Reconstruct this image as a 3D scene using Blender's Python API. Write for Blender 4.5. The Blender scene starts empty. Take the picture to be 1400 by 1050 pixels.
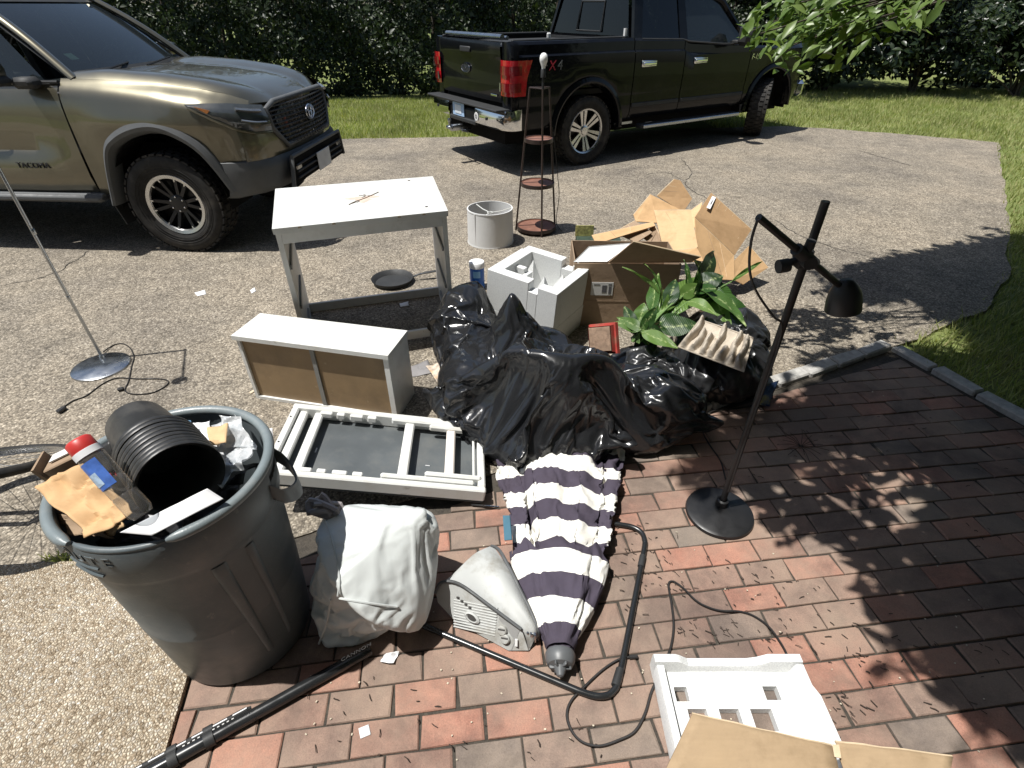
import bpy, bmesh, math, random
import numpy as np
from mathutils import Vector, Matrix, Quaternion, noise
random.seed(7)
rng = np.random.default_rng(7)
R = math.radians
scene = bpy.context.scene
COL = scene.collection

# ------------------------------------------------------------------ camera, sky, sun, exposure
CAM_H, CAM_F, CAM_P = 1.75, 725.0, 35.5
cam = bpy.data.cameras.new('camera')
cam_o = bpy.data.objects.new('camera', cam)
COL.objects.link(cam_o)
cam_o.location = (0, 0, CAM_H)
cam_o.rotation_euler = (R(90 - CAM_P), 0, 0)
cam.sensor_width = 36.0
cam.lens = 36.0 * CAM_F / 1400.0
cam.clip_start = 0.02
cam.clip_end = 500
scene.camera = cam_o

SUN_EL, SUN_AZ = 69.0, 13.0            # shadows fall towards azimuth SUN_AZ (from +x)
SD = Vector((math.cos(R(SUN_EL)) * math.cos(R(SUN_AZ)), math.cos(R(SUN_EL)) * math.sin(R(SUN_AZ)), -math.sin(R(SUN_EL))))
world = bpy.data.worlds.new('World')
scene.world = world
world.use_nodes = True
wn = world.node_tree
sky = wn.nodes.new('ShaderNodeTexSky')
sky.sky_type = 'NISHITA'
sky.sun_disc = False
sky.sun_elevation = R(SUN_EL)
sky.sun_rotation = math.atan2(-SD.x, -SD.y)
sky.air_density = 1.2
sky.dust_density = 1.5
wn.links.new(sky.outputs[0], wn.nodes['Background'].inputs['Color'])
wn.nodes['Background'].inputs['Strength'].default_value = 0.072
sun = bpy.data.lights.new('sun', 'SUN')
sun.energy = 4.8
sun.angle = R(0.53)
sun.color = (1.0, 0.975, 0.925)
sun_o = bpy.data.objects.new('sun', sun)
COL.objects.link(sun_o)
sun_o.location = (-6, -2, 12)
sun_o.rotation_euler = SD.to_track_quat('-Z', 'Y').to_euler()
scene.view_settings.view_transform = 'Standard'
scene.view_settings.look = 'None'
scene.view_settings.gamma = 1.0
scene.view_settings.use_curve_mapping = False
scene.view_settings.exposure = 0.44

# ------------------------------------------------------------------ helpers
_cs, _sn = math.cos(R(CAM_P)), math.sin(R(CAM_P))
def P(px, py, z=0.0):
    """Layout: point at height z seen at photo pixel (px, py)."""
    u, v = (px - 700) / CAM_F, (py - 525) / CAM_F
    d = Vector((u, _cs - v * _sn, -_sn - v * _cs))
    return Vector((0, 0, CAM_H)) + d * ((z - CAM_H) / d.z)
def PY(px, py, y):
    u, v = (px - 700) / CAM_F, (py - 525) / CAM_F
    d = Vector((u, _cs - v * _sn, -_sn - v * _cs))
    return Vector((0, 0, CAM_H)) + d * (y / d.y)

class G:
    """Collects faces of one mesh object."""
    def __init__(s): s.v, s.f, s.m = [], [], []
    def add(s, vs, fs, mi=0):
        o = len(s.v)
        s.v += [tuple(v) for v in vs]
        s.f += [tuple(i + o for i in f) for f in fs]
        s.m += [mi] * len(fs)
        return s
    def box(s, c, size, rot=None, bev=0.0, mi=0):
        hx, hy, hz = size[0] / 2, size[1] / 2, size[2] / 2
        c = Vector(c)
        M = rot if rot is not None else Matrix.Identity(3)
        if bev <= 0:
            vs = [c + M @ Vector((x * hx, y * hy, z * hz)) for z in (-1, 1) for y in (-1, 1) for x in (-1, 1)]
            return s.add(vs, [(0, 2, 3, 1), (4, 5, 7, 6), (0, 1, 5, 4), (2, 6, 7, 3), (0, 4, 6, 2), (1, 3, 7, 5)], mi)
        b = min(bev, hx * .9, hy * .9, hz * .9)
        bm = bmesh.new()
        bmesh.ops.create_cube(bm, size=1)
        for v in bm.verts: v.co = Vector((v.co.x * 2 * hx, v.co.y * 2 * hy, v.co.z * 2 * hz))
        bmesh.ops.bevel(bm, geom=bm.edges[:], offset=b, segments=1, affect='EDGES', profile=.5)
        bm.verts.index_update()
        s.add([c + M @ v.co for v in bm.verts], [[v.index for v in f.verts] for f in bm.faces], mi)
        bm.free()
        return s
    def hexa(s, lo, hi, mi=0):
        """lo, hi: four corners each, same winding (ccw seen from above)."""
        vs = list(lo) + list(hi)
        return s.add(vs, [(3, 2, 1, 0), (4, 5, 6, 7), (0, 1, 5, 4), (1, 2, 6, 5), (2, 3, 7, 6), (3, 0, 4, 7)], mi)
    def prism(s, poly, d, mi=0):
        """poly: list of 3d points; extruded by vector d."""
        n = len(poly)
        d = Vector(d)
        a = [Vector(p) for p in poly]
        b = [p + d for p in a]
        fs = [tuple(range(n))[::-1], tuple(range(n, 2 * n))] + [(i, (i + 1) % n, n + (i + 1) % n, n + i) for i in range(n)]
        return s.add(a + b, fs, mi)
    def tube(s, path, r, n=8, caps=True, closed=False, mi=0, flat=1.0):
        path = [Vector(p) for p in path]
        k = len(path)
        rs = r if hasattr(r, '__len__') else [r] * k
        vs, fs = [], []
        up = None
        for i in range(k):
            if closed: t = path[(i + 1) % k] - path[i - 1]
            else: t = path[min(i + 1, k - 1)] - path[max(i - 1, 0)]
            t = t.normalized() if t.length > 1e-9 else Vector((0, 0, 1))
            if up is None:
                up = Vector((0, 0, 1)) if abs(t.z) < .9 else Vector((1, 0, 0))
            u = t.cross(up)
            if u.length < 1e-6: u = t.orthogonal()
            u.normalize()
            w = u.cross(t).normalized()
            up = w
            for j in range(n):
                a = 2 * math.pi * j / n
                vs.append(path[i] + u * (math.cos(a) * rs[i]) + w * (math.sin(a) * rs[i] * flat))
        for i in range(k if closed else k - 1):
            i2 = (i + 1) % k
            for j in range(n):
                j2 = (j + 1) % n
                fs.append((i * n + j, i * n + j2, i2 * n + j2, i2 * n + j))
        if caps and not closed:
            fs.append(tuple(range(n))[::-1])
            fs.append(tuple((k - 1) * n + j for j in range(n)))
        return s.add(vs, fs, mi)
    def lathe(s, prof, n=32, M=None, mi=0, a0=0.0, a1=2 * math.pi):
        """prof: (r, z) list about local z; M: 4x4."""
        M = M or Matrix.Identity(4)
        full = abs(a1 - a0 - 2 * math.pi) < 1e-6
        m = n if full else n + 1
        vs, fs = [], []
        for (r, z) in prof:
            for j in range(m):
                a = a0 + (a1 - a0) * j / n
                vs.append(M @ Vector((r * math.cos(a), r * math.sin(a), z)))
        for i in range(len(prof) - 1):
            for j in range(n):
                j2 = (j + 1) % m
                fs.append((i * m + j, i * m + j2, (i + 1) * m + j2, (i + 1) * m + j))
        return s.add(vs, fs, mi)
    def grid(s, pts, mi=0, flip=False, wrap=False):
        """pts: rows of equal-length point lists."""
        nr, nc = len(pts), len(pts[0])
        vs = [p for row in pts for p in row]
        fs = []
        for i in range(nr - 1):
            for j in range(nc if wrap else nc - 1):
                j2 = (j + 1) % nc
                q = (i * nc + j, i * nc + j2, (i + 1) * nc + j2, (i + 1) * nc + j)
                fs.append(q[::-1] if flip else q)
        return s.add(vs, fs, mi)
    def sheet(s, poly, th, mi=0):
        """flat polygon with thickness th along its normal (both sides)."""
        p = [Vector(q) for q in poly]
        n = Vector((0, 0, 0))
        for i in range(len(p)):
            a, b = p[i], p[(i + 1) % len(p)]
            n += a.cross(b)
        n.normalize()
        return s.prism([q - n * th / 2 for q in p], n * th, mi)
    def build(s, name, mat, parent=None, smooth=None, world=False, solid=0.0, **props):
        me = bpy.data.meshes.new(name)
        me.from_pydata(s.v, [], s.f)
        mats = mat if isinstance(mat, (list, tuple)) else [mat]
        for m in mats: me.materials.append(m)
        if len(mats) > 1: me.polygons.foreach_set('material_index', s.m)
        me.validate()
        if smooth is not None:
            me.shade_smooth()
            me.set_sharp_from_angle(angle=R(smooth))
        me.update()
        o = bpy.data.objects.new(name, me)
        COL.objects.link(o)
        if solid:
            md = o.modifiers.new('thickness', 'SOLIDIFY')
            md.thickness = solid
            md.offset = -1
        if parent is not None:
            o.parent = parent
            if world:
                me.transform((Matrix.LocRotScale(parent.location, parent.rotation_euler, None)).inverted())
        for k, v in props.items(): o[k] = v
        return o

def tag(o, label, cat, group=None):
    o['label'] = label
    o['category'] = cat
    if group: o['group'] = group
    return o
def thing(name, label, cat, loc=(0, 0, 0), rz=0.0, group=None):
    o = bpy.data.objects.new(name, None)
    o.empty_display_size = .05
    COL.objects.link(o)
    o.location = loc
    o.rotation_euler = (0, 0, rz)
    return tag(o, label, cat, group)
def copy_thing(o, loc, rz=0.0, label=None):
    c = o.copy()
    COL.objects.link(c)
    c.location = loc
    c.rotation_euler = (0, 0, rz)
    if label: c['label'] = label
    for ch in o.children:
        d = ch.copy(); COL.objects.link(d); d.parent = c
        for g in ch.children:
            e = g.copy(); COL.objects.link(e); e.parent = d
    return c
def at_base(o, loc):
    """Move a single-mesh thing's origin to loc without moving its shape."""
    loc = Vector(loc)
    o.data.transform(Matrix.Translation(-loc))
    o.location = loc
    return o
def smooth_path(pts, n=8, closed=False):
    pts = [Vector(p) for p in pts]
    out = []
    k = len(pts)
    for i in range(k if closed else k - 1):
        if closed: p0, p1, p2, p3 = pts[i - 1], pts[i], pts[(i + 1) % k], pts[(i + 2) % k]
        else: p0, p1, p2, p3 = pts[max(i - 1, 0)], pts[i], pts[i + 1], pts[min(i + 2, k - 1)]
        for j in range(n):
            t = j / n
            out.append(.5 * ((2 * p1) + (p2 - p0) * t + (2 * p0 - 5 * p1 + 4 * p2 - p3) * t * t + (3 * p1 - p0 - 3 * p2 + p3) * t ** 3))
    if not closed: out.append(pts[-1])
    return out
def interp(x, xs, ys): return float(np.interp(x, xs, ys))
def frame(z, x=None):
    """3x3 with local z along z."""
    z = Vector(z).normalized()
    x = Vector(x) if x is not None else (Vector((1, 0, 0)) if abs(z.x) < .9 else Vector((0, 1, 0)))
    y = z.cross(x).normalized()
    x = y.cross(z).normalized()
    return Matrix((x, y, z)).transposed()
def mat4(loc, m3): return Matrix.Translation(Vector(loc)) @ m3.to_4x4()
def text_obj(name, txt, mat, parent, M, size, depth=.001, space=1.0, shear=0.0, wid=1.0, **props):
    """raised lettering converted to a mesh; M maps text xy plane (z out)."""
    cu = bpy.data.curves.new(name, 'FONT')
    cu.body = txt; cu.size = size; cu.extrude = depth; cu.align_x = 'CENTER'; cu.align_y = 'CENTER'
    cu.space_character = space; cu.shear = shear
    t = bpy.data.objects.new(name, cu)
    COL.objects.link(t)
    bpy.context.view_layer.update()
    dg = bpy.context.evaluated_depsgraph_get()
    me = bpy.data.meshes.new_from_object(t.evaluated_get(dg))
    bpy.data.objects.remove(t)
    me.transform(M @ Matrix.Diagonal((wid, 1, 1, 1)))
    me.materials.clear(); me.materials.append(mat)
    o = bpy.data.objects.new(name, me)
    COL.objects.link(o)
    o.parent = parent
    for k, v in props.items(): o[k] = v
    return o

def drape(film, bodies, frames, shrink, bend, mass=.08, pin=None, floor=True, stiff=30):
    """lets thin film settle over solid contents, then keeps the settled shape as plain geometry"""
    tmp = []
    if floor:
        f = G().box((film.location.x, film.location.y, -.06), (4, 4, .12)).build('ground_stop', bpy.data.materials[0])
        tmp.append(f); bodies = list(bodies) + [f]
    for b in bodies:
        b.modifiers.new('collide', 'COLLISION')
        b.collision.thickness_outer = .005
        b.collision.cloth_friction = 18
    if pin is not None:
        vg = film.vertex_groups.new(name='pin')
        for i, w in pin: vg.add([i], w, 'REPLACE')
    m = film.modifiers.new('cloth', 'CLOTH')
    st = m.settings
    st.quality = 5; st.mass = mass
    st.tension_stiffness = st.compression_stiffness = stiff; st.shear_stiffness = stiff / 2; st.bending_stiffness = bend
    st.tension_damping = st.compression_damping = st.shear_damping = 15
    st.air_damping = 2; st.shrink_min = shrink
    if pin is not None: st.vertex_group_mass = 'pin'
    m.collision_settings.distance_min = .004
    m.point_cache.frame_end = frames
    for k in range(1, frames + 1): scene.frame_set(k)
    me = bpy.data.meshes.new_from_object(film.evaluated_get(bpy.context.evaluated_depsgraph_get()))
    film.modifiers.clear()
    old = film.data
    film.data = me
    bpy.data.meshes.remove(old)
    me.name = film.name
    for v in me.vertices:
        if v.co.z + film.location.z < .004: v.co.z = .004 - film.location.z
    me.shade_smooth()
    for b in bodies: b.modifiers.clear()
    for b in tmp: bpy.data.objects.remove(b)
    scene.frame_set(1)

# ------------------------------------------------------------------ materials
def node_mat(name):
    m = bpy.data.materials.new(name)
    m.use_nodes = True
    nt = m.node_tree
    return m, nt, nt.nodes['Principled BSDF']
def nd(nt, typ, ins=None, **kw):
    n = nt.nodes.new(typ)
    for k, v in kw.items(): setattr(n, k, v)
    for k, v in (ins or {}).items():
        if hasattr(v, 'is_output'): nt.links.new(v, n.inputs[k])
        else: n.inputs[k].default_value = v
    return n
def ramp(nt, fac, stops, interp='LINEAR'):
    n = nt.nodes.new('ShaderNodeValToRGB')
    n.color_ramp.interpolation = interp
    cr = n.color_ramp
    while len(cr.elements) < len(stops): cr.elements.new(.5)
    for e, (p, c) in zip(cr.elements, stops):
        e.position = p
        e.color = (*c, 1) if len(c) == 3 else c
    nt.links.new(fac, n.inputs[0])
    return n.outputs[0]
def objco(nt): return nt.nodes.new('ShaderNodeTexCoord').outputs['Object']
def mix(nt, fac, a, b, mode='MIX'):
    n = nt.nodes.new('ShaderNodeMix')
    n.data_type = 'RGBA'; n.blend_type = mode
    for sock, v in ((n.inputs[0], fac), (n.inputs[6], a), (n.inputs[7], b)):
        if hasattr(v, 'is_output'): nt.links.new(v, sock)
        elif isinstance(v, (int, float)): sock.default_value = v
        else: sock.default_value = (*v, 1) if len(v) == 3 else v
    return n.outputs[2]
def mth(nt, op, a, b=0.0):
    n = nt.nodes.new('ShaderNodeMath'); n.operation = op
    for i, v in enumerate((a, b)):
        if hasattr(v, 'is_output'): nt.links.new(v, n.inputs[i])
        else: n.inputs[i].default_value = v
    return n.outputs[0]
def noise_tex(nt, co, scale, detail=4, rough=.55, dist=0.0):
    return nd(nt, 'ShaderNodeTexNoise', {'Vector': co, 'Scale': scale, 'Detail': detail, 'Roughness': rough, 'Distortion': dist}).outputs['Fac']
def simple(name, col, rough=.5, metal=0.0, var=.12, vs=8.0, bump=0.0, bs=60.0, spec=.5, coat=0.0, dirt=None, dirt_amt=.0, dirt_s=3.0, scuff=None, scuff_amt=.5, trans=0.0, sub=0.0, alpha=1.0, rvar=.08):
    m, nt, b = node_mat(name)
    co = objco(nt)
    c = tuple(col)
    f = noise_tex(nt, co, vs)
    lo = tuple(x * (1 - var) for x in c); hi = tuple(min(1, x * (1 + var)) for x in c)
    out = ramp(nt, f, [(.3, lo), (.7, hi)])
    if dirt:
        f2 = noise_tex(nt, co, dirt_s, 6, .65)
        k = ramp(nt, f2, [(.5, (0, 0, 0)), (.68, (dirt_amt,) * 3)])
        out = mix(nt, k, out, dirt)
    if scuff:
        mp = nd(nt, 'ShaderNodeMapping', {'Vector': co, 'Rotation': (.4, .9, .5), 'Scale': (5, 60, 22)})
        f3 = nd(nt, 'ShaderNodeTexNoise', {'Vector': mp.outputs[0], 'Scale': 1.0, 'Detail': 4.0, 'Roughness': .7}).outputs['Fac']
        sp = noise_tex(nt, co, 38, 5, .75)
        k = mth(nt, 'MAXIMUM', ramp(nt, f3, [(.64, (0, 0, 0)), (.70, (scuff_amt,) * 3)]), ramp(nt, sp, [(.68, (0, 0, 0)), (.72, (scuff_amt,) * 3)]))
        out = mix(nt, k, out, scuff)
    nt.links.new(out, b.inputs['Base Color'])
    fr = noise_tex(nt, co, vs * 2.3, 3)
    rr = nd(nt, 'ShaderNodeMapRange', {'Value': fr, 'From Min': .3, 'From Max': .7, 'To Min': max(.02, rough - rvar), 'To Max': min(1, rough + rvar)})
    nt.links.new(rr.outputs[0], b.inputs['Roughness'])
    b.inputs['Metallic'].default_value = metal
    b.inputs['Specular IOR Level'].default_value = spec
    b.inputs['Coat Weight'].default_value = coat
    b.inputs['Coat Roughness'].default_value = .04
    b.inputs['Transmission Weight'].default_value = trans
    if sub:
        b.inputs['Subsurface Weight'].default_value = sub
        b.inputs['Subsurface Radius'].default_value = (.02, .02, .015)
    if alpha < 1: b.inputs['Alpha'].default_value = alpha
    if bump:
        h = noise_tex(nt, co, bs, 5, .6)
        bp = nd(nt, 'ShaderNodeBump', {'Height': h, 'Strength': min(1, bump), 'Distance': .002 * max(1, bump)})
        nt.links.new(bp.outputs[0], b.inputs['Normal'])
    return m
def thin_glass(name, tint, refl_rough=.01, body=.0, body_col=(.02, .03, .03)):
    m = bpy.data.materials.new(name)
    m.use_nodes = True
    nt = m.node_tree
    nt.nodes.clear()
    o = nt.nodes.new('ShaderNodeOutputMaterial')
    tr = nd(nt, 'ShaderNodeBsdfTransparent', {'Color': (*tint, 1)})
    gl = nd(nt, 'ShaderNodeBsdfGlossy', {'Color': (1, 1, 1, 1), 'Roughness': refl_rough})
    df = nd(nt, 'ShaderNodeBsdfDiffuse', {'Color': (*body_col, 1)})
    m1 = nd(nt, 'ShaderNodeMixShader', {0: body, 1: tr.outputs[0], 2: df.outputs[0]})
    lw = nd(nt, 'ShaderNodeLayerWeight', {'Blend': .5})
    fr = mth(nt, 'ADD', .045, mth(nt, 'MULTIPLY', mth(nt, 'POWER', lw.outputs['Facing'], 4.0), .9))
    m2 = nd(nt, 'ShaderNodeMixShader', {0: fr, 1: m1.outputs[0], 2: gl.outputs[0]})
    nt.links.new(m2.outputs[0], o.inputs[0])
    return m

def mat_asphalt():
    m, nt, b = node_mat('asphalt')
    co = objco(nt)
    v = nd(nt, 'ShaderNodeTexVoronoi', {'Vector': co, 'Scale': 105.0, 'Randomness': 1.0})
    vbig = nd(nt, 'ShaderNodeTexVoronoi', {'Vector': co, 'Scale': 48.0, 'Randomness': 1.0})
    sep = nd(nt, 'ShaderNodeSeparateColor', {'Color': v.outputs['Color']})
    sepb = nd(nt, 'ShaderNodeSeparateColor', {'Color': vbig.outputs['Color']})
    stones = ramp(nt, sep.outputs[0], [(0, (.09, .082, .073)), (.3, (.20, .183, .158)), (.6, (.29, .262, .225)), (.85, (.40, .365, .315)), (1, (.62, .585, .53))])
    stonesb = ramp(nt, sepb.outputs[1], [(0, (.15, .137, .12)), (.5, (.27, .247, .213)), (1, (.43, .40, .35))])
    c = mix(nt, .4, stones, stonesb)
    gaps = ramp(nt, v.outputs['Distance'], [(.35, (1, 1, 1)), (.75, (.42, .41, .40))])
    c = mix(nt, .75, c, gaps, 'MULTIPLY')
    big = noise_tex(nt, co, .9, 5, .6)
    wear = ramp(nt, big, [(.3, (.66, .66, .68)), (.5, (1, .99, .97)), (.72, (1.22, 1.18, 1.12))])
    c = mix(nt, 1, c, wear, 'MULTIPLY')
    mid = noise_tex(nt, co, 6, 4, .6)
    c = mix(nt, 1, c, ramp(nt, mid, [(.35, (.85, .85, .85)), (.65, (1.1, 1.1, 1.1))]), 'MULTIPLY')
    oil = ramp(nt, noise_tex(nt, co, .55, 6, .7, .6), [(.66, (1, 1, 1)), (.74, (.62, .61, .6))])
    c = mix(nt, 1, c, oil, 'MULTIPLY')
    c = mix(nt, 1, c, (.97, .93, .865), 'MULTIPLY')
    nt.links.new(c, b.inputs['Base Color'])
    b.inputs['Roughness'].default_value = .85
    b.inputs['Specular IOR Level'].default_value = .3
    h = mth(nt, 'SUBTRACT', 1.0, v.outputs['Distance'])
    bp = nd(nt, 'ShaderNodeBump', {'Height': h, 'Strength': .8, 'Distance': .0045})
    nt.links.new(bp.outputs[0], b.inputs['Normal'])
    return m
def mat_pebble():
    m, nt, b = node_mat('pebble_aggregate')
    co = objco(nt)
    nz = nd(nt, 'ShaderNodeTexNoise', {'Vector': co, 'Scale': 60.0, 'Detail': 2.0})
    cd = mix(nt, .006, co, nz.outputs['Color'], 'ADD')
    v = nd(nt, 'ShaderNodeTexVoronoi', {'Vector': cd, 'Scale': 112.0, 'Randomness': 1.0})
    e = nd(nt, 'ShaderNodeTexVoronoi', {'Vector': cd, 'Scale': 112.0, 'Randomness': 1.0}, feature='DISTANCE_TO_EDGE')
    sep = nd(nt, 'ShaderNodeSeparateColor', {'Color': v.outputs['Color']})
    c = ramp(nt, sep.outputs[0], [(0, (.27, .21, .14)), (.2, (.47, .39, .29)), (.45, (.58, .505, .39)), (.7, (.68, .61, .49)), (.88, (.52, .47, .40)), (1, (.82, .78, .69))])
    g = ramp(nt, e.outputs['Distance'], [(.0, (.42, .35, .27)), (.2, (1, 1, 1))])
    c = mix(nt, .9, c, g, 'MULTIPLY')
    c = mix(nt, 1, c, ramp(nt, noise_tex(nt, co, 3, 5), [(.35, (.84, .82, .79)), (.65, (1.06, 1.05, 1.04))]), 'MULTIPLY')
    nt.links.new(c, b.inputs['Base Color'])
    b.inputs['Roughness'].default_value = .75
    h = ramp(nt, e.outputs['Distance'], [(0, (0, 0, 0)), (.35, (.8, .8, .8)), (.6, (1, 1, 1))])
    bp = nd(nt, 'ShaderNodeBump', {'Height': h, 'Strength': 1.0, 'Distance': .006})
    nt.links.new(bp.outputs[0], b.inputs['Normal'])
    return m
BRICK_STOPS = [(0, (.38, .17, .118)), (.08, (.40, .185, .13)), (.16, (.31, .163, .12)), (.30, (.275, .175, .135)), (.44, (.24, .16, .126)), (.55, (.285, .18, .138)), (.66, (.20, .157, .13)), (.76, (.265, .18, .142)), (.86, (.17, .145, .126)), (.93, (.235, .175, .14)), (1, (.33, .175, .128))]
def mat_brick(island):
    m, nt, b = node_mat('clay_brick_' + ('joined' if island else 'single'))
    geo = nt.nodes.new('ShaderNodeNewGeometry')
    co = geo.outputs['Position']
    if island: r = geo.outputs['Random Per Island']
    else: r = nt.nodes.new('ShaderNodeObjectInfo').outputs['Random']
    c = ramp(nt, r, BRICK_STOPS, 'LINEAR')
    c = mix(nt, 1, c, ramp(nt, noise_tex(nt, co, 11, 5, .65), [(.3, (.72, .73, .75)), (.7, (1.22, 1.2, 1.17))]), 'MULTIPLY')
    c = mix(nt, 1, c, ramp(nt, noise_tex(nt, co, 260, 3, .6), [(.3, (.78, .78, .78)), (.7, (1.18, 1.18, 1.18))]), 'MULTIPLY')
    dust = ramp(nt, noise_tex(nt, co, 3.2, 6, .7), [(.38, (0, 0, 0)), (.72, (.65, .65, .65))])
    c = mix(nt, dust, c, (.29, .225, .17))
    pits = ramp(nt, nd(nt, 'ShaderNodeTexVoronoi', {'Vector': co, 'Scale': 140.0}).outputs['Distance'], [(.08, (.5, .48, .46)), (.2, (1, 1, 1))])
    c = mix(nt, .6, c, pits, 'MULTIPLY')
    c = mix(nt, .16, c, (.235, .195, .165))
    stain = ramp(nt, noise_tex(nt, co, 1.6, 6, .68, .5), [(.40, (.66, .66, .68)), (.52, (1, 1, 1)), (.68, (1.13, 1.1, 1.07))])
    c = mix(nt, 1, c, stain, 'MULTIPLY')
    nt.links.new(c, b.inputs['Base Color'])
    b.inputs['Roughness'].default_value = .82
    b.inputs['Specular IOR Level'].default_value = .3
    h = noise_tex(nt, co, 170, 5, .65)
    bp = nd(nt, 'ShaderNodeBump', {'Height': h, 'Strength': .55, 'Distance': .0025})
    nt.links.new(bp.outputs[0], b.inputs['Normal'])
    return m
def mat_soil(name, a, bcol, s=40):
    m, nt, b = node_mat(name)
    co = objco(nt)
    c = ramp(nt, noise_tex(nt, co, s, 6, .7), [(.3, a), (.7, bcol)])
    nt.links.new(c, b.inputs['Base Color'])
    b.inputs['Roughness'].default_value = .95
    bp = nd(nt, 'ShaderNodeBump', {'Height': noise_tex(nt, co, s * 3, 4), 'Strength': .8, 'Distance': .006})
    nt.links.new(bp.outputs[0], b.inputs['Normal'])
    return m
def mat_leaf(name, c0, c1, c2, rough=.45, trans=.35, per='island'):
    m = bpy.data.materials.new(name)
    m.use_nodes = True
    nt = m.node_tree
    b = nt.nodes['Principled BSDF']
    geo = nt.nodes.new('ShaderNodeNewGeometry')
    c = ramp(nt, geo.outputs['Random Per Island'], [(0, c0), (.5, c1), (1, c2)])
    c = mix(nt, 1, c, ramp(nt, noise_tex(nt, geo.outputs['Position'], 1.3, 3), [(.3, (.75, .75, .75)), (.7, (1.2, 1.2, 1.2))]), 'MULTIPLY')
    nt.links.new(c, b.inputs['Base Color'])
    b.inputs['Roughness'].default_value = rough
    b.inputs['Specular IOR Level'].default_value = .35
    if trans:
        tl = nd(nt, 'ShaderNodeBsdfTranslucent', {'Color': mix(nt, 1, c, (1.5, 1.7, .7), 'MULTIPLY')})
        ms = nd(nt, 'ShaderNodeMixShader', {0: trans, 1: b.outputs[0], 2: tl.outputs[0]})
        nt.links.new(ms.outputs[0], nt.nodes['Material Output'].inputs[0])
    return m
def mat_bag(name, col, rough, crease, scale=9.0, spec=.5, trans=0.0):
    """thin plastic film: sharp little creases on top of the modelled folds"""
    m, nt, b = node_mat(name)
    co = objco(nt)
    nz = nd(nt, 'ShaderNodeTexNoise', {'Vector': co, 'Scale': 4.0, 'Detail': 3.0})
    cd = mix(nt, .12, co, nz.outputs['Color'], 'ADD')
    e1 = nd(nt, 'ShaderNodeTexVoronoi', {'Vector': cd, 'Scale': scale}, feature='DISTANCE_TO_EDGE').outputs['Distance']
    e2 = nd(nt, 'ShaderNodeTexVoronoi', {'Vector': cd, 'Scale': scale * 2.7}, feature='DISTANCE_TO_EDGE').outputs['Distance']
    r1 = ramp(nt, e1, [(0, (1, 1, 1)), (.12, (.35, .35, .35)), (.5, (0, 0, 0))])
    r2 = ramp(nt, e2, [(0, (1, 1, 1)), (.15, (.3, .3, .3)), (.5, (0, 0, 0))])
    st = nd(nt, 'ShaderNodeTexNoise', {'Vector': nd(nt, 'ShaderNodeMapping', {'Vector': cd, 'Rotation': (.3, .2, .7), 'Scale': (2.0, 11.0, 6.0)}).outputs[0], 'Scale': scale * .6, 'Detail': 3.0}).outputs['Fac']
    h = mth(nt, 'ADD', mth(nt, 'MULTIPLY', r1, .6), mth(nt, 'MULTIPLY', r2, .08))
    h = mth(nt, 'ADD', h, mth(nt, 'MULTIPLY', st, .3))
    h = mth(nt, 'ADD', h, mth(nt, 'MULTIPLY', noise_tex(nt, co, scale * 1.6, 3, .5), .6))
    bp = nd(nt, 'ShaderNodeBump', {'Height': h, 'Strength': crease, 'Distance': .012})
    nt.links.new(bp.outputs[0], b.inputs['Normal'])
    c = ramp(nt, noise_tex(nt, co, 3, 5), [(.3, tuple(x * .85 for x in col)), (.7, tuple(min(1, x * 1.15) for x in col))])
    nt.links.new(c, b.inputs['Base Color'])
    b.inputs['Roughness'].default_value = rough
    b.inputs['Specular IOR Level'].default_value = spec
    if trans:
        tl = nd(nt, 'ShaderNodeBsdfTranslucent', {'Color': (*col, 1)})
        ms = nd(nt, 'ShaderNodeMixShader', {0: trans, 1: b.outputs[0], 2: tl.outputs[0]})
        nt.links.new(ms.outputs[0], nt.nodes['Material Output'].inputs[0])
    return m
def mat_cardboard(name, col, corr=0.0):
    m, nt, b = node_mat(name)
    co = objco(nt)
    mp = nd(nt, 'ShaderNodeMapping', {'Vector': co, 'Scale': (1, 1, 1)})
    st = nd(nt, 'ShaderNodeTexNoise', {'Vector': nd(nt, 'ShaderNodeMapping', {'Vector': co, 'Scale': (2, 30, 30)}).outputs[0], 'Scale': 4.0, 'Detail': 4.0}).outputs['Fac']
    c = ramp(nt, st, [(.25, tuple(x * .95 for x in col)), (.75, tuple(min(1, x * 1.03) for x in col))])
    c = mix(nt, 1, c, ramp(nt, noise_tex(nt, co, 6, 7, .72), [(.32, (.80, .79, .76)), (.5, (1, 1, 1)), (.7, (1.06, 1.06, 1.05))]), 'MULTIPLY')
    nt.links.new(c, b.inputs['Base Color'])
    b.inputs['Roughness'].default_value = .8
    b.inputs['Specular IOR Level'].default_value = .25
    h = noise_tex(nt, co, 14, 4)
    bp = nd(nt, 'ShaderNodeBump', {'Height': h, 'Strength': .5, 'Distance': .006})
    nt.links.new(bp.outputs[0], b.inputs['Normal'])
    return m
def mat_foam():
    m, nt, b = node_mat('white_foam')
    co = objco(nt)
    v = nd(nt, 'ShaderNodeTexVoronoi', {'Vector': co, 'Scale': 190.0})
    c = ramp(nt, v.outputs['Distance'], [(.2, (.73, .74, .73)), (.7, (.62, .63, .63))])
    c = mix(nt, 1, c, ramp(nt, noise_tex(nt, co, 5, 5), [(.35, (.95, .95, .94)), (.65, (1, 1, 1))]), 'MULTIPLY')
    nt.links.new(c, b.inputs['Base Color'])
    b.inputs['Roughness'].default_value = .6
    b.inputs['Subsurface Weight'].default_value = .15
    b.inputs['Subsurface Radius'].default_value = (.01, .01, .01)
    bp = nd(nt, 'ShaderNodeBump', {'Height': v.outputs['Distance'], 'Strength': .35, 'Distance': .002})
    nt.links.new(bp.outputs[0], b.inputs['Normal'])
    return m

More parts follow.
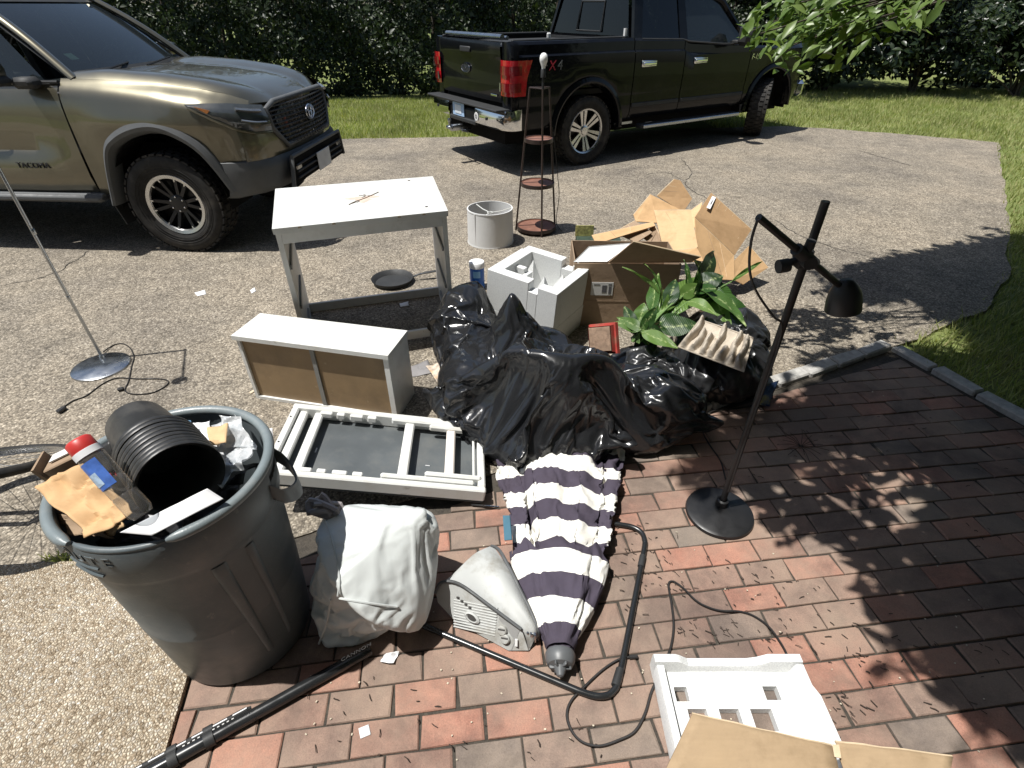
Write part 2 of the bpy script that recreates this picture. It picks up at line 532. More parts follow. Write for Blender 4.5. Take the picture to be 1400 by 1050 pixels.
ASPHALT = mat_asphalt(); PEBBLE = mat_pebble()
BRICK1, BRICK2 = mat_brick(False), mat_brick(True)
SAND = mat_soil('joint_sand', (.028, .024, .02), (.08, .068, .053), 60)
EARTH = mat_soil('lawn_earth', (.055, .06, .02), (.11, .105, .045), 25)
CURB = simple('kerb_granite', (.36, .35, .33), .8, var=.25, vs=30, bump=.8, bs=80)
WHITE = simple('white_paint', (.635, .64, .615), .38, var=.03, vs=5, dirt=(.5, .46, .38), dirt_amt=.4, dirt_s=9, bump=.08, bs=120, scuff=(.30, .27, .22), scuff_amt=.55)
WHITE2 = simple('white_lacquer', (.68, .68, .655), .4, var=.03, vs=5, dirt=(.48, .46, .42), dirt_amt=.35, dirt_s=12, bump=.08, bs=120, scuff=(.32, .30, .27), scuff_amt=.5)
HARDBOARD = simple('brown_hardboard', (.27, .185, .10), .55, var=.12, vs=6, dirt=(.17, .12, .07), dirt_amt=.6, dirt_s=5, bump=.15, bs=150, scuff=(.40, .31, .20), scuff_amt=.6)
GREYSTRIP = simple('grey_strip', (.22, .22, .21), .5)
DARKPANEL = simple('dark_panel', (.085, .095, .10), .55, var=.18, vs=4, dirt=(.16, .16, .15), dirt_amt=.4, dirt_s=7)
BLACKMETAL = simple('black_powder_coat', (.012, .012, .013), .42, var=.2, spec=.5, bump=.05, bs=300)
BLACKTUBE = simple('black_tube_paint', (.016, .017, .018), .25, var=.15, spec=.6)
BROWNMETAL = simple('dark_brown_metal', (.035, .022, .018), .4, var=.2)
STEEL = simple('brushed_steel', (.42, .44, .46), .28, 1.0, var=.08, rvar=.06)
CHROME = simple('chrome', (.75, .76, .78), .08, 1.0, var=.03, rvar=.03)
ALLOY = simple('machined_alloy', (.62, .62, .62), .25, 1.0, var=.05)
DARKALLOY = simple('dark_alloy', (.02, .02, .022), .35, .3, var=.1)
RUBBER = simple('tyre_rubber', (.022, .021, .020), .78, var=.3, vs=14, dirt=(.09, .08, .068), dirt_amt=.6, dirt_s=5, bump=.3, bs=90, spec=.3)
PLASTIC = simple('black_plastic', (.028, .029, .030), .6, var=.15, bump=.25, bs=260, spec=.35)
GREYPLASTIC = simple('grey_trim_plastic', (.085, .089, .092), .55, var=.1, bump=.3, bs=300, spec=.4)
DARKVOID = simple('underbody', (.008, .008, .008), .9, var=.1, spec=.1)
CORD = simple('black_cord', (.018, .017, .017), .5, var=.1)
BRONZE = simple('bronze_car_paint', (.138, .126, .088),   .31, .72, var=.03, vs=2, coat=.9, dirt=(.19, .165, .115), dirt_amt=.3, dirt_s=2.5, rvar=.03)
BLACKPAINT = simple('black_car_paint', (.004, .0045, .006), .22, .0, var=.05, vs=2, spec=.1, coat=.33, rvar=.03, dirt=(.03, .03, .028), dirt_amt=.25, dirt_s=3)
GLASS = thin_glass('tinted_glass', (.20, .24, .24), .01, .14, (.10, .13, .15))  # bluish body colour stands in for sky reflection and dust haze
DARKGLASS = thin_glass('privacy_glass', (.05, .055, .06), .01, .0)
LENS = simple('headlight_glass', (.05, .055, .055), .08, .0, var=.3, coat=1)
CLEARLENS = simple('lamp_reflector', (.35, .36, .36), .15, .8, var=.2)
AMBER = simple('amber_reflector', (.35, .13, .03), .25, coat=1)
REDLENS = simple('red_lens', (.42, .012, .018), .12, var=.2, vs=20, coat=1)
DARKRED = simple('dark_red_lens', (.16, .005, .008), .15, var=.2, vs=20, coat=1)
INTERIOR = simple('cabin_trim', (.03, .03, .032), .8)
CANGREY = simple('grey_bin_plastic', (.100, .120, .130), .42, var=.08, vs=6, bump=.25, bs=220, dirt=(.17, .175, .17), dirt_amt=.5, dirt_s=6, spec=.4, scuff=(.24, .24, .23), scuff_amt=.35)
CANRIM = simple('grey_bin_rim', (.165, .195, .205), .40, var=.1, vs=9, bump=.25, bs=220, dirt=(.28, .28, .27), dirt_amt=.4, dirt_s=14)
POTBLACK = simple('black_pot_plastic', (.023, .0225, .022), .45, var=.2, dirt=(.075, .07, .062), dirt_amt=.6, dirt_s=10, bump=.15)
BAGBLACK = mat_bag('black_bag_film', (.014, .0145, .016), .21, .16, 5.0, .6)
BAGBLACK2 = mat_bag('black_bag_film_worn', (.020, .0205, .022), .30, .18, 6.0, .5)
BAGWHITE = mat_bag('white_bag_film', (.66, .69, .68), .36, .12, 6.0, .4, .15)
CARD = mat_cardboard('cardboard', (.52, .335, .175)); CARDDARK = mat_cardboard('cardboard_dull', (.30, .215, .145))
CARDLIGHT = mat_cardboard('cardboard_light', (.60, .415, .235)); CARDMID = mat_cardboard('cardboard_mid', (.42, .27, .145)); CARDWHITE = simple('white_card_liner', (.66, .67, .68), .6, var=.04)
CARDEDGE = mat_cardboard('cardboard_edge', (.60, .47, .32))
FOAM = mat_foam()
PAPER = simple('white_paper', (.74, .74, .75), .7, var=.05, vs=30)
LABELPAPER = simple('label_paper', (.62, .62, .61), .6, var=.05)
INK = simple('grey_ink', (.10, .10, .11), .7)
PULP = simple('moulded_pulp', (.44, .385, .315), .9, var=.12, vs=20, bump=.9, bs=120, dirt=(.33, .28, .22), dirt_amt=.5)
SHADE = simple('lampshade_linen', (.60, .60, .59), .85, var=.04, bump=.4, bs=400)
SHELFWOOD = simple('reddish_shelf', (.20, .095, .065), .5, var=.25, vs=10)
BULB = simple('frosted_bulb', (.82, .82, .80), .3, var=.02)
DEVICE = simple('grey_device_shell', (.42, .43, .42), .6, var=.06, vs=7, dirt=(.24, .225, .19), dirt_amt=.8, dirt_s=9, bump=.1)
DEVICEDARK = simple('device_dark', (.05, .048, .046), .6)
TEAL = simple('teal_strap', (.05, .135, .19), .7)
CAPGREY = simple('grey_finial_plastic', (.10, .105, .11), .45, var=.1)
REDPLASTIC = simple('red_plastic', (.48, .035, .03), .4, var=.1)
DUSTYRED = simple('dusty_red_plastic', (.36, .045, .032), .6, var=.25, vs=20, dirt=(.20, .12, .08), dirt_amt=.7, dirt_s=18)
BLUEPRINT = simple('blue_print', (.02, .14, .55), .4, var=.15)
WIRE = simple('spoke_steel', (.5, .5, .5), .35, 1.0)
# ------------------------------------------------------------------ ground, driveway, slab, brick patio
def raw_mesh(name, verts, tris, mat, parent=None, **props):
    """fast mesh from numpy arrays (triangles)."""
    me = bpy.data.meshes.new(name)
    verts = np.asarray(verts, np.float32); tris = np.asarray(tris, np.int32)
    me.vertices.add(len(verts)); me.vertices.foreach_set('co', verts.ravel())
    me.loops.add(tris.size); me.loops.foreach_set('vertex_index', tris.ravel())
    me.polygons.add(len(tris)); me.polygons.foreach_set('loop_start', np.arange(0, tris.size, 3, dtype=np.int32))
    me.update(calc_edges=True)
    me.materials.append(mat)
    o = bpy.data.objects.new(name, me); COL.objects.link(o)
    if parent is not None: o.parent = parent
    for k, v in props.items(): o[k] = v
    return o
def poly_sheet(name, pts, z, mat, th=.03, wob=0.0, seg=.15):
    out = []
    n = len(pts)
    for i in range(n):
        a, b = Vector((*pts[i], z)), Vector((*pts[(i + 1) % n], z))
        L = (b - a).length
        k = max(1, int(L / seg)) if wob else 1
        nor = Vector((b.y - a.y, a.x - b.x, 0)).normalized()
        for j in range(k):
            p = a.lerp(b, j / k)
            if wob and j: p = p + nor * wob * (noise.noise(p * 1.7) + .6 * noise.noise(p * 6) + .4 * noise.noise(p * 17))
            out.append(p)
    g = G().prism([p - Vector((0, 0, th)) for p in out], (0, 0, th))
    return g.build(name, mat, kind='structure')

lawn_g = G().grid([[(x, y, -.022) for x in (-120, -40, -12, 0, 12, 40, 120)] for y in (-60, -20, 0, 10, 20, 60, 200)])
def mat_lawn():
    m, nt, b = node_mat('lawn_ground')
    co = objco(nt)
    c = ramp(nt, noise_tex(nt, co, 1.2, 6, .65), [(.3, (.12, .15, .05)), (.5, (.16, .19, .065)), (.7, (.22, .22, .10))])
    c = mix(nt, 1, c, ramp(nt, noise_tex(nt, co, 45, 4, .6), [(.3, (.6, .6, .6)), (.7, (1.25, 1.25, 1.2))]), 'MULTIPLY')
    nt.links.new(c, b.inputs['Base Color']); b.inputs['Roughness'].default_value = .9
    b.inputs['Specular IOR Level'].default_value = .15
    return m
lawn = lawn_g.build('lawn', mat_lawn(), kind='structure')

SLAB_C = (-1.13, 1.305)
CORNER = (2.40, 2.86)
DRIVE = [(-30, .0), (-8, .86), (SLAB_C[0], SLAB_C[1]), (.2, 1.86), (1.48, 2.43), CORNER, (3.35, 3.35), (4.1, 4.1), (4.70, 4.9), (5.5, 6.0), (6.5, 7.4), (7.65, 9.0), (6.4, 9.75), (4.91, 10.4), (2, 9.95), (-.72, 9.45), (-2.7, 9.27), (-6, 9.0), (-12, 8.4), (-30, 6)]
drive = poly_sheet('driveway', DRIVE, 0.0, ASPHALT, .05, .05)
slab = poly_sheet('pebble_slab', [(-16, -4), (-.58, -4), (-.572, -1.5), (-.985, .58), (SLAB_C[0] + .008, SLAB_C[1] - .012), (-1.75, 1.262), (-7, .90), (-16, .38)], .012, PEBBLE, .08)

PATIO = [(-.98, .6 - .02), (SLAB_C[0] + .01, SLAB_C[1] - .0), (.2, 1.84), (1.48, 2.39), (2.33, 2.80), (2.62, 2.08), (2.95, .6), (3.1, -1.5), (-.57, -1.5)]
PATIO = PATIO[::-1]
if sum(PATIO[i][0] * PATIO[(i + 1) % len(PATIO)][1] - PATIO[(i + 1) % len(PATIO)][0] * PATIO[i][1] for i in range(len(PATIO))) < 0: PATIO = PATIO[::-1]
_pc = np.mean(np.array(PATIO), axis=0)
BED = [(_pc[0] + (x - _pc[0]) * 1.045, _pc[1] + (y - _pc[1]) * 1.045) for x, y in PATIO]
patio = G().prism([(x, y, -.065) for x, y in BED], (0, 0, .057)).build('brick_patio', SAND, kind='structure')

def clip_convexish(poly, clip):
    out = poly
    n = len(clip)
    for i in range(n):
        a, b = clip[i], clip[(i + 1) % n]
        def side(p): return (b[0] - a[0]) * (p[1] - a[1]) - (b[1] - a[1]) * (p[0] - a[0])
        new = []
        for j in range(len(out)):
            p, q = out[j], out[(j + 1) % len(out)]
            sp, sq = side(p), side(q)
            if sp >= 0: new.append(p)
            if (sp > 0 > sq) or (sp < 0 < sq):
                t = sp / (sp - sq)
                new.append((p[0] + (q[0] - p[0]) * t, p[1] + (q[1] - p[1]) * t))
        out = new
        if len(out) < 3: return []
    return out
def brick_geo(g, poly, dz=0.0, tilt=(0, 0)):
    c = np.mean(np.array(poly), axis=0)
    n = len(poly)
    def ring(ins, z):
        r = []
        for x, y in poly:
            d = math.hypot(x - c[0], y - c[1])
            k = max(0, (d - ins) / d)
            px, py = c[0] + (x - c[0]) * k, c[1] + (y - c[1]) * k
            r.append((px, py, z + dz + tilt[0] * (px - c[0]) + tilt[1] * (py - c[1])))
        return r
    jit = [random.uniform(.3, 1.9) for _ in poly]
    v = ring(0, -.055) + ring(0.0006, -.004) + ring(.0045, -.0005)
    m_ = 2 * n
    for i_ in range(n):                      # worn, chipped corners
        if jit[i_] > 1.5:
            for o_, k_ in ((n, .05), (2 * n, .09)):
                q = v[o_ + i_]; v[o_ + i_] = (q[0] + (c[0] - q[0]) * k_, q[1] + (c[1] - q[1]) * k_, q[2] - .0015)
    f = [tuple(range(2 * n, 3 * n))]
    for k in (0, 1):
        f += [(k * n + i, k * n + (i + 1) % n, (k + 1) * n + (i + 1) % n, (k + 1) * n + i) for i in range(n)]
    g.add(v, f)
BL, BW, JT = .198, .0975, .0026
ang = R(7.0)
ux, uy = (math.cos(ang), math.sin(ang)), (-math.sin(ang), math.cos(ang))
bricks = []
for r in range(-24, 46):
    off = (r % 2) * .5 * BL + random.uniform(-.012, .012)
    for k in range(-14, 26):
        jl, jw = BL - JT - random.uniform(0, .003), BW - JT - random.uniform(0, .002)
        cx0, cy0 = k * BL + off, r * BW + .03
        cor = [(cx0 - jl / 2, cy0 - jw / 2), (cx0 + jl / 2, cy0 - jw / 2), (cx0 + jl / 2, cy0 + jw / 2), (cx0 - jl / 2, cy0 + jw / 2)]
        w = [(x * ux[0] + y * uy[0] + .02, x * ux[1] + y * uy[1]) for x, y in cor]
        full = clip_convexish(w, PATIO)
        if len(full) < 3: continue
        area = abs(sum(full[i][0] * full[(i + 1) % len(full)][1] - full[(i + 1) % len(full)][0] * full[i][1] for i in range(len(full)))) / 2
        if area < .002: continue
        c = np.mean(np.array(full), axis=0)
        d = c[1] * _cs + CAM_H * _sn
        vis = d > .2 and abs(c[0] / d) * CAM_F < 740 and (c[1] * -_sn + CAM_H * _cs) / d * CAM_F < 560
        # what lies under the big heap, bin and bags is not seen
        hid = (-.3 < c[0] < .9 and c[1] > 1.72) or (-1.1 < c[0] < -.75 and c[1] > .95) or (.5 < c[0] < .9 and c[1] < .75)
        bricks.append((not vis or hid, d, full, area))
bricks.sort(key=lambda b: (b[0], b[1]))
rest = G()
for i, (hidden, d, full, area) in enumerate(bricks):
    dz, tl = random.uniform(-.0022, .0018), (random.uniform(-.012, .012), random.uniform(-.014, .014))
    if i < 299 and not hidden:
        c = np.mean(np.array(full), axis=0)
        g = G()
        brick_geo(g, [(x - c[0], y - c[1]) for x, y in full], 0, tl)
        b = g.build('brick', BRICK1, patio)
        b.location = (c[0], c[1], dz)
        b.rotation_euler = (0, 0, random.uniform(-.007, .007))
    else: brick_geo(rest, full, dz, tl)
rest.build('brick', BRICK2, patio, kind='stuff')

# granite edging along the patio's far and right sides
edging = G().prism([(x, y, -.08) for x, y in [(.62, 2.02), (1.48, 2.40), (2.33, 2.81), (2.62, 2.09), (2.96, .6), (3.06, .6), (2.72, 2.1), (2.42, 2.90), (1.44, 2.47), (.58, 2.10)]], (0, 0, .075)).build('edging_kerb', SAND, kind='structure')
def stones(a, b, w, n, name):
    a, b = Vector((*a, 0)), Vector((*b, 0))
    t = (b - a) / n
    ang_ = math.atan2(t.y, t.x)
    for i in range(n):
        L = t.length * random.uniform(.93, .98)
        g = G().box((0, 0, -.02), (L, w * random.uniform(.93, 1.05), .09), bev=.008)
        vv = [Vector(v) for v in g.v]
        g.v = [tuple(v + Vector((noise.noise(v * 9 + Vector((i, 0, 0))) * .007, noise.noise(v * 9 + Vector((0, i * 3, 5))) * .007, noise.noise(v * 7 + Vector((i, 9, 0))) * .006))) for v in vv]
        o = g.build(name, CURB, edging)
        p = a + t * (i + .5)
        o.location = (p.x, p.y, random.uniform(0, .008)); o.rotation_euler = (random.uniform(-.03, .03), random.uniform(-.02, .02), ang_ + random.uniform(-.02, .02))
stones((.62, 2.06), (2.36, 2.86), .085, 8, 'edging_stone')
stones((2.40, 2.84), (2.67, 2.10), .085, 3, 'edging_stone')
stones((2.67, 2.09), (3.01, .62), .085, 6, 'edging_stone')

# cracks in the asphalt: thin open fissures, a part of the driveway
def crack(pts, w=.004, seed=0):
    p = smooth_path([(*q, 0) for q in pts], 14)
    rows = []
    for i, q in enumerate(p):
        t = (p[min(i + 1, len(p) - 1)] - p[max(i - 1, 0)]).normalized()
        nrm = Vector((-t.y, t.x, 0))
        q = q + nrm * (noise.noise(q * 9 + Vector((seed, 0, 0))) * .03 + noise.noise(q * 40) * .012)
        ww = w * (.5 + .8 * abs(noise.noise(q * 15))) * min(1, 6 * min(i, len(p) - 1 - i) / len(p) + .1)
        rows.append([q + nrm * ww + Vector((0, 0, .0035)), q - nrm * ww + Vector((0, 0, .0035))])
    return G().grid(rows)
cr = G()
for pts, w in [([P(0, 391)[:2], P(30, 385)[:2], P(78, 372)[:2], P(140, 330)[:2]], .005), ([P(1060, 300)[:2], P(1085, 318)[:2], P(1130, 336)[:2], P(1190, 352)[:2]], .005), ([P(930, 215)[:2], P(945, 235)[:2], P(938, 255)[:2], P(975, 275)[:2]], .006), ([P(1170, 205)[:2], P(1215, 218)[:2], P(1250, 228)[:2]], .008), ([P(880, 240)[:2], P(910, 236)[:2], P(940, 250)[:2]], .005)]:
    c_ = crack(pts, w, len(cr.v)); cr.add(c_.v, c_.f)
cr.build('crack', simple('crack_dirt', (.035, .032, .028), .95), drive)

# ------------------------------------------------------------------ grass blades
def in_poly(x, y, poly):
    ins = np.zeros(len(x), bool)
    n = len(poly)
    for i in range(n):
        (x0, y0), (x1, y1) = poly[i], poly[(i + 1) % n]
        c = ((y0 > y) != (y1 > y)) & (x < (x1 - x0) * (y - y0) / (y1 - y0 + 1e-12) + x0)
        ins ^= c
    return ins
def blades(n, xr, yr, hmin, hmax, w, excl, seed, clump=0.0):
    r = np.random.default_rng(seed)
    x = r.uniform(*xr, n); y = r.uniform(*yr, n)
    keep = np.ones(n, bool)
    for p in excl: keep &= ~in_poly(x + r.normal(0, .03, n), y + r.normal(0, .03, n), p)
    x, y = x[keep], y[keep]
    m = len(x)
    den = np.sin(x * 1.3 + 1.7 * np.sin(y * .9)) * np.sin(y * 1.7 + np.sin(x * 2.1)) * .25 + .9
    h = r.uniform(hmin, hmax, m) * den
    a = r.uniform(0, 2 * np.pi, m)
    lean = r.uniform(.1, .8, m) * h
    la = r.uniform(0, 2 * np.pi, m)
    ww = w * r.uniform(.6, 1.3, m)
    base = np.stack([x, y, np.full(m, -.022)], 1)
    dx = np.stack([np.cos(a) * ww, np.sin(a) * ww, np.zeros(m)], 1)
    tip = base + np.stack([np.cos(la) * lean, np.sin(la) * lean, h], 1)
    v = np.empty((m * 3, 3)); v[0::3] = base - dx; v[1::3] = base + dx; v[2::3] = tip
    return v, np.arange(m * 3).reshape(-1, 3)
GRASS = mat_leaf('grass_blade', (.20, .24, .075), (.28, .31, .11), (.44, .40, .21), .6, .3)
PP = [(x, y) for x, y in DRIVE]
vv, tt = [], []
o_ = 0
for args in [(60000, (-7, .6), (9.2, 14.3), .05, .10, .007, [PP], 1), (90000, (3.6, 13.5), (4.2, 15.5), .05, .10, .007, [PP], 2), (26000, (2.45, 5.6), (1.2, 5.2), .04, .085, .005, [PP, PATIO, [(2.3, 2.9), (2.42, 2.92), (2.74, 2.1), (3.08, .6), (2.9, .6)]], 3), (2500, (-.9, 1.0), (9.1, 10.2), .03, .07, .006, [PP], 4)]:
    v, t = blades(*args)
    vv.append(v); tt.append(t + o_); o_ += len(v)
grass = raw_mesh('grass', np.concatenate(vv), np.concatenate(tt), GRASS, kind='stuff')
tag(grass, 'mown green grass of the lawn beyond the driveway', 'grass')

# ------------------------------------------------------------------ foliage
def leaf_cloud(pos, nrm, size, asp, seed, bend=.25, dirs=None):
    """diamond shaped folded leaves (4 tris) at pos with normals nrm."""
    r = np.random.default_rng(seed)
    m = len(pos)
    nrm = nrm / (np.linalg.norm(nrm, axis=1, keepdims=True) + 1e-9)
    t = r.normal(size=(m, 3)) if dirs is None else dirs
    t -= (t * nrm).sum(1, keepdims=True) * nrm
    t /= (np.linalg.norm(t, axis=1, keepdims=True) + 1e-9)
    b = np.cross(nrm, t)
    L = (size * r.uniform(.65, 1.35, m))[:, None]
    W = L * asp
    p0 = pos - t * L * .5
    p2 = pos + t * L * .5 - nrm * L * bend * .5
    pl = pos + b * W * .5 + nrm * W * .18 - t * L * .05
    pr = pos - b * W * .5 + nrm * W * .18 - t * L * .05
    q = pos + t * L * .18
    pl2 = q + b * W * .42 + nrm * W * .1 - nrm * L * bend * .12
    pr2 = q - b * W * .42 + nrm * W * .1 - nrm * L * bend * .12
    c = pos.copy()
    v = np.stack([p0, pl, pl2, p2, pr2, pr, c], 1).reshape(-1, 3)
    base = np.arange(m)[:, None] * 7
    tri = np.array([[0, 6, 1], [1, 6, 2], [2, 6, 3], [3, 6, 4], [4, 6, 5], [5, 6, 0]])
    t_ = (base[:, None, :] + tri[None]).reshape(-1, 3)
    return v, t_
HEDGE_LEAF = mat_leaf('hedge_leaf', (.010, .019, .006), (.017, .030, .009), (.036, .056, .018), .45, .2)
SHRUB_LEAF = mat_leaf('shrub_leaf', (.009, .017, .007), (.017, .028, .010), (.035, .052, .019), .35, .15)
TREE_LEAF = mat_leaf('tree_leaf', (.045, .085, .018), (.070, .115, .028), (.10, .15, .040), .38, .30)
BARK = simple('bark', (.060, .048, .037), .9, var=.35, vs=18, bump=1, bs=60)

def hedge(x0, x1, ya, yb, h, n, seed):
    r = np.random.default_rng(seed)
    u = r.uniform(0, 1, n)
    x = x0 + (x1 - x0) * u
    yc = ya + (yb - ya) * u
    z = h * r.beta(.85, .95, n)
    wid = .75 * (.55 + .45 * np.sin(np.clip(z / h, 0, 1) * np.pi * .8 + .25)) + .18 * np.sin(x * 2.3) + .14 * np.sin(z * 4 + x * 3.1)
    y = yc - wid * (1 - r.beta(.8, 2.2, n)) * np.where(r.uniform(size=n) < .75, 1, -1)
    # gaps
    gap = np.sin(x * 3.7 + 2 * np.sin(z * 2.9)) * np.sin(z * 5.3 + 1.7 * np.sin(x * 2.2)) + r.normal(0, .35, n)
    keep = gap > -.5
    pos = np.stack([x, y, z + .05], 1)[keep]
    nr = np.stack([r.normal(0, .6, n), -np.abs(r.normal(.7, .4, n)), r.normal(.35, .45, n)], 1)[keep]
    return leaf_cloud(pos, nr, .075 * np.where(r.uniform(size=len(pos)) < .2, 1.75, 1.0), .5, seed + 1)
hx0, hx1, hy0, hy1 = -13.0, 5.6, 13.9, 15.0
h_ = thing('hedge', 'tall dark clipped hedge with bare stems, behind the two pickup trucks', 'hedge', (-3.5, 14.4, -.02))
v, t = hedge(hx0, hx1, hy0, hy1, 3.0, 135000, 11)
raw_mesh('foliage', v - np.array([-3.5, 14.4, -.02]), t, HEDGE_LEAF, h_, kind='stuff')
r_ = np.random.default_rng(31)
n_ = 70000
wx = r_.uniform(-42, 44, n_)
wy = 24 + r_.uniform(0, 1, n_) ** 2 * 7 + 1.5 * np.sin(wx * .5) + 6 * (wx / 44) ** 2
wz = r_.beta(1.0, 1.2, n_) * (6.5 + 1.5 * np.sin(wx * .9) + np.sin(wx * 2.3))
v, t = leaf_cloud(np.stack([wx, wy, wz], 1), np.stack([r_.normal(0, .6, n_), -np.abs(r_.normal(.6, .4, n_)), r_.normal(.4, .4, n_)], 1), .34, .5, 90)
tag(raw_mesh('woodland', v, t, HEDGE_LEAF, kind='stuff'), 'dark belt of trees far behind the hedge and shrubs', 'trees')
for i in range(19):
    u = (i + .5 + random.uniform(-.2, .2)) / 19
    x, y = hx0 + (hx1 - hx0) * u + 3.5, hy0 + (hy1 - hy0) * u - 14.4 + random.uniform(-.1, .15)
    g = G()
    top = Vector((x + random.uniform(-.15, .15), y, 2.6))
    g.tube(smooth_path([(x, y, -.02), (x + random.uniform(-.05, .05), y - .05, .8), top], 5), [.065 - .0035 * k for k in range(11)], 8)
    for k in range(4):
        z = .5 + .5 * k
        s = random.choice((-1, 1))
        g.tube(smooth_path([(x, y, z), (x + s * .25, y - random.uniform(.1, .5), z + .25), (x + s * .5, y - .4, z + .6)], 3), [.022, .02, .018, .016, .013, .01, .008], 5)
    g.build('trunk', BARK, h_, smooth=60)

def shrub(name, label, x, y, rad, h, n, mat, leaf, seed, cat='shrub', group=None, asp=.42):
    r = np.random.default_rng(seed)
    o = thing(name, label, cat, (x, y, -.02), group=group)
    nc = 26
    cl = np.stack([r.normal(0, rad * .42, nc), r.normal(0, rad * .40, nc), h * (.18 + .72 * r.uniform(0, 1, nc))], 1)
    cr_ = rad * r.uniform(.28, .5, nc)
    k = r.integers(0, nc, n)
    d = r.normal(size=(n, 3)); d /= np.linalg.norm(d, axis=1, keepdims=True)
    rr = r.uniform(.55, 1.05, n) ** .6
    pos = cl[k] + d * (cr_[k] * rr)[:, None] * np.array([1, 1, .8])
    pos[:, 2] = np.clip(pos[:, 2], .04, None)
    nr = d * .6 + np.array([0, -.25, .75]) + r.normal(0, .35, (n, 3))
    v, t = leaf_cloud(pos, nr, leaf, asp, seed + 5)
    raw_mesh('foliage', v, t, mat, o, kind='stuff')
    g = G()
    for i in range(9):
        e = cl[i % nc] * np.array([.9, .9, .9])
        g.tube(smooth_path([(random.uniform(-.1, .1), random.uniform(-.1, .1), 0), (e[0] * .35, e[1] * .35, e[2] * .5), tuple(e)], 4), [.03 - .0024 * q for q in range(9)], 6)
    g.build('stem', BARK, o, smooth=60)
    return o
for x, y in ((8.6, 3.4), (8.9, .4), (8.4, -2.6)):  # unseen shrubs, added to block low sky light from the right
    shrub('broadleaf_shrub', 'tall dark shrub added out of view right of the patio to block low sky light', x, y, 1.9, 4.2, 5000, SHRUB_LEAF, .22, int(60 + y * 3), group='added unseen shrubs right of the patio')
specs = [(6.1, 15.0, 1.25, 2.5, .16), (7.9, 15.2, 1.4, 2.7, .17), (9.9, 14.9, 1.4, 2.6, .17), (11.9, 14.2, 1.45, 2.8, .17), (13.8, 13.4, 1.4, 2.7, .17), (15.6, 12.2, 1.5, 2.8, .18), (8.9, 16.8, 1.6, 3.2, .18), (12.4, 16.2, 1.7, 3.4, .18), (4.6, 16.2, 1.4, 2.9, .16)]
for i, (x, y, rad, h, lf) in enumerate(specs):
    shrub('broadleaf_shrub', 'dark green broadleaf shrub in the shaded border behind the lawn', x, y, rad, h, 5200, SHRUB_LEAF, lf, 40 + i * 3, group='dark shrubs along the lawn border')

